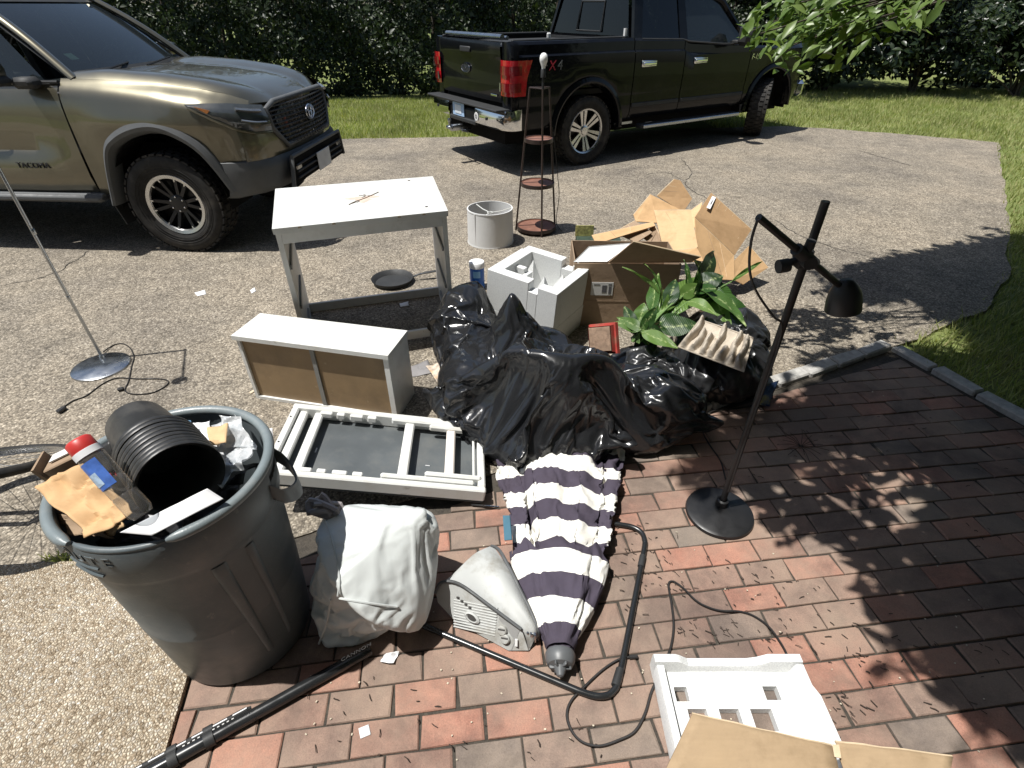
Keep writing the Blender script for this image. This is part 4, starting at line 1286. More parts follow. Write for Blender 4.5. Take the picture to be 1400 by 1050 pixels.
    # headlights hugging the corner
    for s in (-1, 1):
        top = [(.34, .915, 1.15), (.50, .895, 1.155), (.63, .83, 1.15), (.735, .735, 1.13), (.80, .635, 1.115)]
        bot = [(.38, .94, 1.13), (.54, .93, 1.05), (.68, .875, .975), (.775, .78, .935), (.845, .645, .925)]
        rows = []
        for k in range(6):
            u = k / 5
            rows.append([Vector((a[0] * (1 - u) + b[0] * u + .025 * math.sin(math.pi * u), s * (a[1] * (1 - u) + b[1] * u + .02 * math.sin(math.pi * u)), a[2] * (1 - u) + b[2] * u)) for a, b in zip(top, bot)])
        hl = G().grid(rows, flip=s < 0).build('headlight', LENS, T, smooth=50)
        d = G()
        for t0, t1, u in ((2.2, 3.6, .35), (2.3, 3.7, .62)):
            pts = []
            for q in np.linspace(t0, t1, 6):
                i = int(q); f = q - i
                r0 = rows[1 if u < .5 else 3]
                pts.append(r0[i].lerp(r0[min(i + 1, 4)], f) + Vector((.008, s * .004, 0)))
            d.tube(pts, .022 if u < .5 else .014, 6, flat=.6)
        d.build('reflector', CLEARLENS, hl)
        G().prism([rows[2][0] + Vector((.05, s * .004, .0)), rows[4][1] + Vector((-.03, s * .004, .02)), rows[2][1] + Vector((0, s * .004, 0))], (0, s * .004, 0)).build('side_reflector', AMBER, hl)
        rim = G().tube([p + Vector((0, s * .004, 0)) for p in rows[-1]], .010, 6)
        rim.build('headlight_trim', BRONZE, hl, smooth=50)
    return T
bronze_truck()

def black_truck():
    T = thing('pickup_truck', 'black crew cab pickup truck seen from behind, with red tail lights and chrome bumper', 'pickup truck', (.438, 8.39, 0), R(32.6))
    WB = 3.68
    AR = .535
    def zb(x):
        z = .50
        for c in (0, WB):
            if abs(x - c) < AR: z = max(z, .43 + math.sqrt(AR ** 2 - (x - c) ** 2) * 1.02)
        return z
    def W(x): return interp(x, [-1.17, -1.10, -.9, 0, 3.9, 4.3, 4.5, 4.62], [.955, .985, .995, 1.0, 1.0, .98, .93, .84])
    def sec(x, s, top, lo=None):
        z0 = zb(x)
        w = W(x)
        H = [(w - .05, z0), (w - .012, max(z0 + .015, .56)), (w, max(z0 + .03, .66)), (w - .008, max(z0 + .045, .74)), (w - .004, max(z0 + .06, .80)), (w + .0, max(z0 + .08, 1.0)), (w - .006, max(z0 + .10, 1.20)), (w - .012, max(z0 + .11, top - .145)), (w - .040, top - .125), (w - .048, top - .03), (w - .075, top)]
        return [Vector((x, s * a, b)) for a, b in H]
    rail = lambda x: 1.42
    belt = lambda x: interp(x, [.7, 1.62, 1.72, 2.5, 2.9, 4.0], [1.42, 1.40, 1.36, 1.32, 1.31, 1.27])
    body = G()
    for s in (-1, 1):
        rows = []
        for x in np.linspace(-1.14, .71, 60):
            rows.append(sec(x, s, rail(x)) + [Vector((x, s * .90, 1.425)), Vector((x, s * .84, 1.415)), Vector((x, s * .83, .9))])
        body.grid(rows, flip=s > 0)
    bo = body.build('bed', BLACKPAINT, T, smooth=32)
    G().box((-.2, 0, .85), (1.8, 1.66, .06)).box((.70, 0, 1.1), (.03, 1.7, .6)).build('bed_floor', PLASTIC, T)
    fen = G()
    for s in (-1, 1):
        fen.grid([sec(x, s, belt(x) - .03) + [Vector((x, s * .84, belt(x) + .0))] for x in np.linspace(3.03, 4.60, 50)], flip=s > 0)
    fen.build('fender', BLACKPAINT, T, smooth=32)
    hd = []
    for x in np.linspace(2.95, 4.62, 16):
        hd.append([Vector((x - .12 * abs(t) ** 2 * max(0, (x - 4) / .6), t * (W(x) - .10), belt(x) + .015 + .05 * (1 - abs(t) ** 4) * interp(x, [2.95, 4.3, 4.62], [1, .8, .1]) - .05 * max(0, (x - 4.3) / .3) ** 2)) for t in np.linspace(-1, 1, 15)])
    G().grid(hd).build('hood', BLACKPAINT, T, smooth=40)
    G().box((4.60, 0, .98), (.08, 1.5, .45), bev=.03).build('grille', PLASTIC, T)
    G().box((4.66, 0, .62), (.14, 1.86, .24), bev=.05).build('front_bumper', CHROME, T)
    for s in (-1, 1):
        for a, b, hx in ((.725, 1.63, .97), (1.645, 3.015, 1.95)):
            xs = np.linspace(a, b, 24)
            g = G().grid([sec(x, s, belt(x)) for x in xs], flip=s > 0)
            d = g.build('door', BLACKPAINT, T, smooth=32)
            h = G().box((hx, s * 1.018, 1.135), (.235, .03, .045), bev=.014).box((hx, s * 1.0, 1.135), (.26, .03, .075), bev=.01)
            h.build('handle', CHROME, d, smooth=40)
            G().box(((a + b) / 2, s * 1.002, .665), (b - a - .02, .02, .05), bev=.008).build('door_moulding', PLASTIC, d)
    # flares
    for s in (-1, 1):
        for c in (0, WB):
            rows = [[Vector((c + r_ * math.cos(t), s * y, .43 + r_ * 1.02 * math.sin(t))) for t in np.linspace(-.02, math.pi + .02, 31)] for r_, y in ((.595, .985), (.59, 1.012), (.545, 1.028), (.525, 1.02), (.515, .90))]
            G().grid(rows, flip=s > 0).build('wheel_arch', BLACKPAINT, T, smooth=35)
            G().grid([[Vector((c + .53 * math.cos(t), s * y, .43 + .54 * math.sin(t))) for t in np.linspace(-.1, math.pi + .1, 19)] for y in (.97, .55)]).build('wheel_well', DARKVOID, T)
        wheel(T, 0, s * .865, .412, s, .413, .265, .275, 'six_bright')
        wheel(T, WB, s * .865, .412, s, .413, .265, .275, 'six_bright', steer=R(34))
        stp = G().box((1.93, s * 1.0, .395), (2.05, .15, .05), bev=.015)
        stp.build('side_step', PLASTIC, T)
        ed = G().box((1.93, s * 1.083, .395), (2.0, .02, .045), bev=.008)
        ed.build('step_trim', STEEL, T)
        br = G().box((.66, s * .95, .45), (.32, .03, .03)).build('exhaust_bracket', STEEL, T)
    G().box((1.6, 0, .56), (5.4, 1.5, .46)).build('underbody', DARKVOID, T)
    # cab
    cab = G()
    z1 = 1.90
    def yt(z, base=.935): return base - (z - 1.36) * .32
    roof = []
    for x, z in [(.80, 1.86), (.95, 1.93), (1.5, 1.955), (2.2, 1.94), (2.55, 1.885)]:
        roof.append([Vector((x, t * .80, z - .05 * abs(t) ** 3)) for t in np.linspace(-1, 1, 11)])
    cab.grid(roof)
    for s in (-1, 1):
        def q(x, z, o=0): return Vector((x, s * (yt(z) + o), z))
        def post(x0, x1, x2, x3, za, zb_):
            cab.hexa([q(x0, za, -.05), q(x1, za, -.05), q(x1, za), q(x0, za)], [q(x2, zb_, -.05), q(x3, zb_, -.05), q(x3, zb_), q(x2, zb_)])
        post(.725, .86, .80, .95, 1.40, 1.88)
        post(1.56, 1.70, 1.55, 1.68, 1.36, 1.88)
        post(2.70, 2.82, 2.42, 2.54, 1.30, 1.60) if False else None
        cab.tube([q(2.98, 1.31, -.03), q(2.75, 1.50, -.02), q(2.42, 1.80, -.01), q(2.2, 1.88, -.02)], .045, 8)
        cab.tube([q(.80, 1.89, -.03), q(1.6, 1.90, -.03), q(2.3, 1.87, -.03)], .05, 8)
    cab.hexa([(.715, -.93, .6), (.73, -.93, .6), (.73, .93, .6), (.715, .93, .6)], [(.715, -.93, 1.42), (.73, -.93, 1.42), (.73, .93, 1.42), (.715, .93, 1.42)])
    cab.build('cab_roof', BLACKPAINT, T, smooth=40)
    for s in (-1, 1):
        q = lambda x, z: Vector((x, s * (yt(z) - .012), z))
        G().grid([[q(.86, 1.405), q(1.57, 1.385)], [q(.94, 1.87), q(1.56, 1.87)]]).build('window', DARKGLASS, T)
        G().grid([[q(1.69, 1.365), q(2.3, 1.32), q(2.92, 1.31)], [q(1.68, 1.87), q(2.2, 1.86), q(2.35, 1.83)]]).build('window', GLASS, T)
        tr = G().tube([q(.86, 1.405) + Vector((0, s * .02, 0)), q(1.60, 1.385) + Vector((0, s * .02, 0)), q(1.72, 1.36) + Vector((0, s * .02, 0)), q(2.4, 1.315) + Vector((0, s * .02, 0)), q(2.95, 1.305) + Vector((0, s * .02, 0))], .012, 5)
        tr.build('window_trim', PLASTIC, T)
        mm = G()
        mm.box((2.63, s * 1.15, 1.42), (.16, .24, .26), Matrix.Rotation(s * .12, 3, 'Z'), bev=.05).box((2.66, s * 1.0, 1.33), (.09, .16, .05), bev=.015)
        mo = mm.build('mirror', PLASTIC, T, smooth=40)
    G().grid([[(.735, -.80, 1.43), (.735, .80, 1.43)], [(.80, -.66, 1.86), (.80, .66, 1.86)]]).build('rear_window', DARKGLASS, T)
    fr = G()
    fr.tube([(.725, -.26, 1.47), (.725, .26, 1.47), (.785, .24, 1.80), (.785, -.24, 1.80)], .012, 5, closed=True)
    fr.build('rear_window_frame', PLASTIC, T)
    G().grid([[(2.98, -.82, 1.33), (3.02, 0, 1.34), (2.98, .82, 1.33)], [(2.42, -.66, 1.86), (2.44, 0, 1.88), (2.42, .66, 1.86)]]).build('windshield', GLASS, T)
    cb = G().box((1.85, 0, .95), (2.2, 1.6, .6)).box((2.75, 0, 1.22), (.4, 1.5, .16), bev=.05)
    for x in (1.15, 2.0):
        for y in (-.42, .42):
            cb.box((x - .1, y, 1.32), (.16, .5, .5), Matrix.Rotation(.18, 3, 'Y') if False else Matrix.Rotation(-.18, 3, 'Y'), bev=.05).box((x - .17, y, 1.64), (.1, .28, .18), bev=.04)
    cb.build('cabin', INTERIOR, T, smooth=40)
    # tailgate
    tg = G()
    rows = []
    for z, x in ((.80, -1.155), (.84, -1.172), (1.0, -1.172), (1.22, -1.165), (1.26, -1.178), (1.37, -1.185), (1.41, -1.172), (1.415, -1.10)):
        rows.append([Vector((x + .012 * abs(t) ** 4, t * .765, z)) for t in np.linspace(-1, 1, 13)])
    tg.grid(rows, flip=True)
    to = tg.build('tailgate', BLACKPAINT, T, smooth=30)
    G().box((-1.188, .04, 1.315), (.02, .26, .06), bev=.012).build('handle', PLASTIC, to, smooth=40)
    em = G()
    M = mat4((-1.178, .06, 1.11), Matrix(((0, 0, -1), (-1, 0, 0), (0, 1, 0))))
    em.lathe([(0, .004), (.9, .004), (1.0, .0)], 32, M @ Matrix.Diagonal((.105, .045, 1, 1)))
    eo = em.build('emblem', simple('emblem_dark', (.03, .035, .05), .25, coat=1), to)
    G().tube([M @ Vector((.110 * math.cos(t), .050 * math.sin(t), .003)) for t in np.linspace(0, 2 * math.pi, 33)[:-1]], .0065, 6, closed=True).build('emblem_ring', CHROME, eo, smooth=60)
    text_obj('badge', 'Ford', CHROME, eo, M @ Matrix.Translation((0, 0, .0055)), .062, .001, .95, .35, 1.1)
    Ms = mat4((-1.176, -.60, .875), Matrix(((0, 0, -1), (-1, 0, 0), (0, 1, 0))))
    text_obj('badge', 'LARIAT', CHROME, to, Ms, .038, .001) if False else G().box((-1.176, -.62, .872), (.008, .14, .022), bev=.003).build('badge', CHROME, to)
    for s in (-1, 1):
        corner = G()
        rows = []
        for z, o in ((.60, 0), (.85, .0), (1.2, 0), (1.36, .0), (1.42, -.04)):
            rows.append([Vector((-1.15, s * .775, z)), Vector((-1.165, s * .86, z)), Vector((-1.15, s * (.93 + o), z)), Vector((-1.11, s * (.975 + o), z)), Vector((-1.05, s * (.985 + o), z))])
        corner.grid(rows, flip=s < 0)
        corner.build('corner_post', BLACKPAINT, T, smooth=40)
    for s in (-1, 1):
        def lamp(z0, z1, x1, m, nm, par, g=None):
            rows = []
            for z in (z0, (z0 + z1) / 2, z1):
                xx = x1(z)
                rows.append([Vector((-1.176, s * .785, z)), Vector((-1.188, s * .87, z)), Vector((-1.172, s * .945, z)), Vector((-1.12, s * 1.0, z)), Vector((-1.05, s * 1.006, z)), Vector((xx, s * 1.008, z))])
            gg = G().grid(rows, flip=s < 0)
            return gg.build(nm, m, par, smooth=60)
        tl = lamp(.885, 1.245, lambda z: interp(z, [.885, 1.05, 1.12, 1.245], [-.975, -.965, -.915, -.885]), REDLENS, 'tail_light', T)
        inner = []
        g2 = G().grid([[Vector((-1.193, s * .80, z)), Vector((-1.203, s * .87, z)), Vector((-1.187, s * .947, z)), Vector((-1.13, s * 1.008, z)), Vector((-1.04, s * 1.014, z))] for z in (.93, 1.02)], flip=s < 0)
        g2.build('reversing_lens', DARKRED, tl, smooth=60)
        g3 = G().grid([[Vector((-1.192, s * .80, z)), Vector((-1.203, s * .87, z)), Vector((-1.187, s * .947, z)), Vector((-1.13, s * 1.008, z)), Vector((-1.03, s * 1.014, z))] for z in (1.10, 1.19)], flip=s < 0)
        g3.build('brake_lens', DARKRED, tl, smooth=60)
        G().box((-1.204, s * .81, .975), (.006, .02, .09)).build('reversing_lamp', CLEARLENS, tl)
    # bumper
    for s in (1, -1):
        bm_ = G()
        rows = []
        for z, o in ((.52, .05), (.55, 0), (.62, -.012), (.70, 0), (.735, .02), (.745, .10)):
            rows.append([Vector((-1.30 + o, s * .36, z)), Vector((-1.305 + o, s * .6, z)), Vector((-1.285 + o, s * .82, z)), Vector((-1.235 + o, s * .95, z)), Vector((-1.14 + o * .5, s * 1.0, z)), Vector((-1.02, s * 1.0, z))])
        bm_.grid(rows, flip=s < 0)
        bm = bm_.build('bumper', CHROME, T, smooth=40)
    ct = G().box((-1.23, 0, .60), (.10, .74, .16), bev=.02).box((-1.24, 0, .742), (.20, 1.86, .022), bev=.006)
    ct.box((-1.27, 0, .535), (.06, .70, .05), bev=.01)
    ct.build('bumper_step', PLASTIC, bm)
    pl = G().box((-1.292, .10, .645), (.006, .31, .155), bev=.002).build('number_plate', simple('plate_blue', (.35, .50, .72), .35), T)
    G().box((-1.297, .10, .645), (.004, .17, .10)).build('plate_print', simple('plate_pale', (.62, .68, .75), .4), pl)
    Mst = mat4((-1.318, -.42, .625), Matrix(((0, 0, -1), (-1, 0, 0), (0, 1, 0))))
    stk = G().lathe([(0, .003), (.048, .003), (.05, 0)], 24, Mst).build('sticker', LABELPAPER, bm)
    G().lathe([(.012, .0045), (.024, .0045)], 20, Mst).build('sticker_print', INK, stk)
    for s in (-1, 1):
        G().box((-1.318, s * .66, .63), (.008, .035, .035), bev=.008).build('parking_sensor', PLASTIC, bm)
    ht = G().box((-1.30, .05, .44), (.30, .075, .075), bev=.01).box((-1.46, .05, .45), (.07, .10, .04), bev=.01)
    ht.tube([(-1.46, .05, .46), (-1.46, .05, .52)], .018, 8).lathe([(0, .05), (.018, .045), (.026, .025), (.018, .005), (0, 0)], 12, Matrix.Translation((-1.46, .05, .51)))
    ht.tube([(-1.38, .22, .43), (-1.30, .22, .41), (-1.30, -.14, .41), (-1.38, -.14, .43)], .014, 6)
    ht.build('tow_hitch', STEEL, T, smooth=50)
    # rolled tonneau cover and its rails
    tn = G().tube([(-1.05, .78, 1.455), (-1.05, -.62, 1.455)], .03, 10)
    tn.tube([(-.98, .78, 1.45), (-.98, -.62, 1.445)], .022, 8)
    tno = tn.build('rolled_cover', STEEL, T, smooth=50)
    G().box((-.2, -.86, 1.425), (1.75, .045, .03), bev=.008).box((-.2, .86, 1.425), (1.75, .045, .03), bev=.008).build('bed_rail', PLASTIC, T)
    G().box((-.2, 0, 1.36), (1.78, 1.66, .012)).build('bed_cover', PLASTIC, T)
    G().box((-.52, -.80, 1.465), (.05, .03, .06), bev=.01).box((.62, -.86, 1.47), (.03, .03, .10)).build('cover_clamp', LABELPAPER, T)
    # decals
    side = Matrix(((1, 0, 0), (0, 0, -1), (0, 1, 0)))
    for tx, x, m in (('F', -.71, INK), ('X', -.60, simple('decal_red', (.30, .012, .03), .4)), ('4', -.49, simple('decal_grey', (.09, .095, .10), .4))):
        text_obj('badge', tx, m, bo, mat4((x, -1.003, 1.175), side), .145, .0015, 1, .15)
    text_obj('badge', 'F-150', CHROME, T, mat4((3.16, -1.004, 1.135), side), .10, .003, 1.0, .1)
    return T
black_truck()
# ------------------------------------------------------------------ discarded furniture
def box_frame_rot(ax, ay):
    ax = Vector(ax).normalized(); az = Vector((0, 0, 1)); ay = az.cross(ax).normalized()
    return Matrix((ax, ay, az)).transposed()

def dresser_carcass():
    FL, FR = Vector((-1.21, 2.65, 0)), Vector((-.363, 2.94, 0))
    BL, BR = Vector((-1.455, 3.37, 0)), Vector((-.533, 3.66, 0))
    o = thing('dresser_carcass', 'tall white dresser carcass with no drawers or back, standing on the driveway', 'dresser', (FL + FR + BL + BR) / 4)
    H, T = .83, .026
    ux_ = (FR - FL).normalized(); uy_ = (BL - FL).normalized()
    up = Vector((0, 0, 1))
    g = G().hexa([p + up * (H - .03) for p in (FL - ux_ * .008 - uy_ * .008, FR + ux_ * .008 - uy_ * .008, BR + ux_ * .008, BL - ux_ * .008)], [p + up * H for p in (FL - ux_ * .008 - uy_ * .008, FR + ux_ * .008 - uy_ * .008, BR + ux_ * .008, BL - ux_ * .008)])
    g.build('top_board', WHITE, o, world=True)
    sides = []
    for a, b, s in ((FL, BL, 1), (FR, BR, -1)):
        q = [a, a + ux_ * T * s, b + ux_ * T * s, b]
        if s < 0: q = [a - ux_ * T, a, b, b - ux_ * T]
        g = G().hexa([p + up * .0 for p in q], [p + up * (H - .032) for p in q])
        so = g.build('side_panel', WHITE2, o, world=True)
        for k in range(3):
            z = .12 + .235 * k
            ins = ux_ * (T + .006) * s
            a2, b2 = a + (b - a) * .04 + ins, a + (b - a) * .62 + ins
            r = G().hexa([p + up * z for p in (a2 - ux_ * .005, a2 + ux_ * .005, b2 + ux_ * .005, b2 - ux_ * .005)], [p + up * (z + .022) for p in (a2 - ux_ * .005, a2 + ux_ * .005, b2 + ux_ * .005, b2 - ux_ * .005)])
            r.build('drawer_runner', GREYSTRIP, so).data.transform(Matrix.Translation(-o.location))
    def rail(name, a, b, d, z0, z1, th):
        q = [a + d * 0, b + d * 0, b + uy_ * th, a + uy_ * th]
        G().hexa([p + up * z0 for p in q], [p + up * z1 for p in q]).build(name, WHITE2, o, world=True)
    rail('front_rail', FL + ux_ * (T + .001), FR - ux_ * (T + .001), uy_, H - .085, H - .033, .02)
    rail('back_rail', BL + ux_ * (T + .001) - uy_ * .06, BR - ux_ * (T + .001) - uy_ * .06, uy_, .0, .06, .02)
    rail('bottom_rail', FL + ux_ * (T + .001) + uy_ * .05, FR - ux_ * (T + .001) + uy_ * .05, uy_, .03, .085, .02)
    # stain and screw caps on the top
    c = (FL + FR + BL + BR) / 4 + ux_ * .02 + up * (H + .0015)
    st = G()
    for k in range(6):
        a = random.uniform(0, 6.28)
        p0 = c + ux_ * random.uniform(-.05, .05) + uy_ * random.uniform(-.05, .05)
        d = (ux_ * math.cos(a) + uy_ * math.sin(a)) * random.uniform(.02, .06)
        st.tube(smooth_path([p0, p0 + d * .5 + ux_ * .008, p0 + d], 4), .0018, 4)
    st.tube(smooth_path([c + ux_ * .10 + uy_ * .10, c + ux_ * .02 + uy_ * .01, c - ux_ * .06 - uy_ * .06, c - ux_ * .09 - uy_ * .10], 5), .0028, 5)
    st.build('stain_twig', simple('twig_brown', (.10, .065, .04), .9), o, world=True)
    pat = [c + (ux_ * math.cos(t) * 1.3 + uy_ * math.sin(t)) * (.055 + .022 * math.sin(3 * t) + .012 * math.sin(7 * t + 1)) - up * .0009 for t in np.linspace(0, 6.28, 40)[:-1]]
    G().add(pat, [tuple(range(len(pat)))]).build('stain', simple('pinkish_stain', (.56, .45, .37), .6, var=.15, vs=30), o, world=True)
    for s_ in (.14, .33, .71, .86):
        p = FL.lerp(FR, s_) + up * (H - .010) - uy_ * .0085
        G().prism([p - ux_ * .012, p + ux_ * .010, p + ux_ * .004 + up * .0085, p - ux_ * .007 + up * .0088], -uy_ * .0008).build('paint_chip', simple('chipped_board', (.36, .29, .20), .85), o, world=True)
    for p in (FR - ux_ * .09 + uy_ * .10, BR - ux_ * .16 - uy_ * .06):
        G().lathe([(0, .002), (.008, .0018), (.009, 0)], 10, Matrix.Translation(p + up * H)).build('screw_cap', BROWNMETAL, o, world=True)
dresser_carcass()

def low_cabinet():
    z = .40
    FL, BL, BR, FR = Vector((-1.40, 2.32, 0)), Vector((-1.38, 2.56, 0)), Vector((-.57, 2.39, 0)), Vector((-.59, 2.135, 0))
    o = thing('drawer_unit', 'low white drawer unit on its side, brown hardboard underside facing forward', 'drawer unit', (FL + FR + BL + BR) / 4)
    ux_ = (FR - FL).normalized(); uy_ = Vector((0, 0, 1)).cross(ux_)
    up = Vector((0, 0, 1))
    D = .235; W_ = (FR - FL).length; T = .018
    O = FL
    def bx(name, x0, x1, y0, y1, z0, z1, m):
        q = [O + ux_ * x0 + uy_ * y0, O + ux_ * x1 + uy_ * y0, O + ux_ * x1 + uy_ * y1, O + ux_ * x0 + uy_ * y1]
        return G().hexa([p + up * z0 for p in q], [p + up * z1 for p in q]).build(name, m, o, world=True)
    bx('top_board', -.012, W_ + .004, -.012, D, z - .024, z, WHITE)
    bx('end_panel', 0, .018, .0, D, 0, z - .025, WHITE2)
    bx('end_panel', W_ - .03, W_ - .003, -.002, D, 0, z - .025, WHITE2)
    bx('bottom_board', .019, W_ - .031, .0, D, 0, .018, WHITE2)
    m = W_ * .50
    bx('hardboard_panel', .019, m - .012, .012, .018, .019, z - .025, HARDBOARD)
    bx('hardboard_panel', m + .012, W_ - .031, .012, .018, .019, z - .025, HARDBOARD)
    bx('middle_strip', m - .0115, m + .0115, .004, .022, .019, z - .025, GREYSTRIP)
    bx('back_panel', .019, W_ - .031, D - .01, D - .004, .019, z - .025, HARDBOARD)
low_cabinet()

def folding_table():
    o = thing('folding_table', 'white folding table turned upside down, legs folded into its dark underside', 'table', P(520, 620, 0))
    # underside plane: right end near the ground, left end lifted
    zl, zr = .24, .075
    TL, TR, BR, BL = P(380, 543, zl), P(655, 580, zr), P(671, 668, zr), P(383, 655, zl)
    ax = ((TR - TL) + (BR - BL)).normalized()
    ay = (TL - BL); ay = (ay - ax * ay.dot(ax)).normalized()
    az = ax.cross(ay).normalized()
    if az.z < 0: az = -az
    Wd = ((TR - TL).length + (BR - BL).length) / 2
    Dp = ((TL - BL).dot(ay) + (TR - BR).dot(ay)) / 2
    C0 = (TL + TR + BR + BL) / 4
    F = Matrix((ax, ay, az)).transposed()
    def bx(name, cx, cy, cz, sx, sy, sz, m, par=o, bev=.006, g=None):
        gg = g or G()
        gg.box(C0 + F @ Vector((cx, cy, cz)), (sx, sy, sz), F, bev=bev)
        if g is None: return gg.build(name, m, par, world=True)
    hx, hy = Wd / 2, Dp / 2
    fw, ft = .032, .062
    bx('apron', 0, hy - fw / 2, -ft / 2, Wd, fw, ft, WHITE)
    bx('apron', 0, -hy + fw / 2, -ft / 2, Wd, fw, ft, WHITE)
    bx('apron', -hx + fw / 2 + .001, 0, -ft / 2 - .001, fw, Dp - 2 * fw - .002, ft, WHITE)
    bx('apron', hx - fw / 2 - .001, 0, -ft / 2 - .001, fw, Dp - 2 * fw - .002, ft, WHITE)
    bx('tabletop', 0, 0, -ft - .008, Wd - .01, Dp - .01, .014, DARKPANEL)
    bx('end_plate', -hx + .055, 0, -.030, .038, Dp - 2 * fw - .004, .03, WHITE2)
    x = lambda px: -hx + (px - 380) / (655 - 380) * Wd
    # cross bars
    bx('cross_bar', x(418), 0, -.028, .040, Dp - 2 * fw - .004, .026, WHITE)
    bx('cross_bar', x(547), 0, -.018, .044, Dp - 2 * fw - .05, .024, WHITE)
    bx('cross_bar', x(607), -.01, -.012, .042, Dp - 2 * fw - .09, .022, simple('cream_paint', (.70, .64, .58), .45, var=.04))
    bx('cross_bar', x(640), -.015, -.016, .012, Dp - 2 * fw - .10, .016, WHITE)
    # folded legs
    for s in (-1, 1):
        y1 = s * (hy - fw - .016)
        bx('leg', (x(520) + x(640)) / 2, y1, -.010, x(640) - x(520), .024, .034, WHITE, bev=.008)
        y2 = s * (hy - fw - .046)
        bx('leg', (x(572) + x(652)) / 2, y2, -.006, x(648) - x(574), .024, .032, WHITE, bev=.008)
        for px, wd in ((428, 24), (448, 16), (470, 26), (492, 18)):
            bx('hinge_block', x(px), y1 + s * .002, -.016, wd * Wd / 275 * .7, .022, .028, WHITE2, bev=.004)
    for px, w in ((400, .006), (397, .005)):
        bx('screw_hole', x(384), hy * .55 if w > .0055 else -hy * .2, .0008, .007, .007, .002, DARKVOID, bev=.002)
    bx('white_sticker', x(428), -.01, -ft + .001, .005, .03, .003, PAPER, bev=0)
    bx('white_sticker', x(578), -.045, -ft + .001, .02, .003, .003, PAPER, bev=0)
    # thin strip slid under the right end
    p0, p1 = P(664, 690, .012), P(682, 693, .012)
    st = G().tube([p0 - Vector((.06, .0, 0)), p1], .004, 6).build('strut_end', STEEL, o, world=True)
folding_table()

def frying_pan():
    c = P(537, 386, 0)
    o = thing('frying_pan', 'black frying pan lying on the asphalt under the white dresser carcass', 'frying pan', c)
    g = G().lathe([(0, .006), (.130, .006), (.152, .036), (.160, .040), (.158, .033), (.137, .0), (0, .0)], 40)
    g.build('pan', PLASTIC, o, smooth=40)
    h = G().tube(smooth_path([(.150, .03, .03), (.20, .045, .045), (.24, .056, .052)], 4), .007, 6)
    h.build('handle_bracket', STEEL, o, smooth=50)
    h = G().tube([(.215, .05, .048), (.25, .058, .055), (.36, .085, .062), (.375, .089, .062)], [.009, .014, .013, .009], 8, flat=.6)
    h.build('handle', PLASTIC, o, smooth=50)
frying_pan()

def lampshade():
    c = Vector((-.195, 4.70, 0))
    o = thing('lampshade', 'white drum lampshade standing on the driveway beside the shelf lamp', 'lampshade', c)
    g = G().lathe([(.199, .004), (.207, 0), (.200, .30), (.193, .30), (.199, .004)], 56)
    g.build('drum', SHADE, o, smooth=40)
    for z in (.004, .296):
        r_ = .207 - .007 * z / .3
        G().lathe([(r_ + .002, z - .006), (r_ + .003, z), (r_ + .002, z + .007), (r_ - .008, z + .007)], 56).build('rim_tape', LABELPAPER, o, smooth=60)
    w = G()
    for k in range(3):
        a = 2.3 + k * 2.094
        w.tube([(.02 * math.cos(a), .02 * math.sin(a), .262), (.10 * math.cos(a), .10 * math.sin(a), .268), (.196 * math.cos(a), .196 * math.sin(a), .292)], .0045, 5)
    w.tube([(.022 * math.cos(t), .022 * math.sin(t), .262) for t in np.linspace(0, 6.283, 17)[:-1]], .004, 5, closed=True)
    w.build('spider_wire', WHITE, o, smooth=60)
    a = -2.25
    G().box((.2055 * math.cos(a), .2055 * math.sin(a), .15), (.012, .003, .292), Matrix.Rotation(a + 1.571, 3, 'Z')).build('seam', LABELPAPER, o)
lampshade()

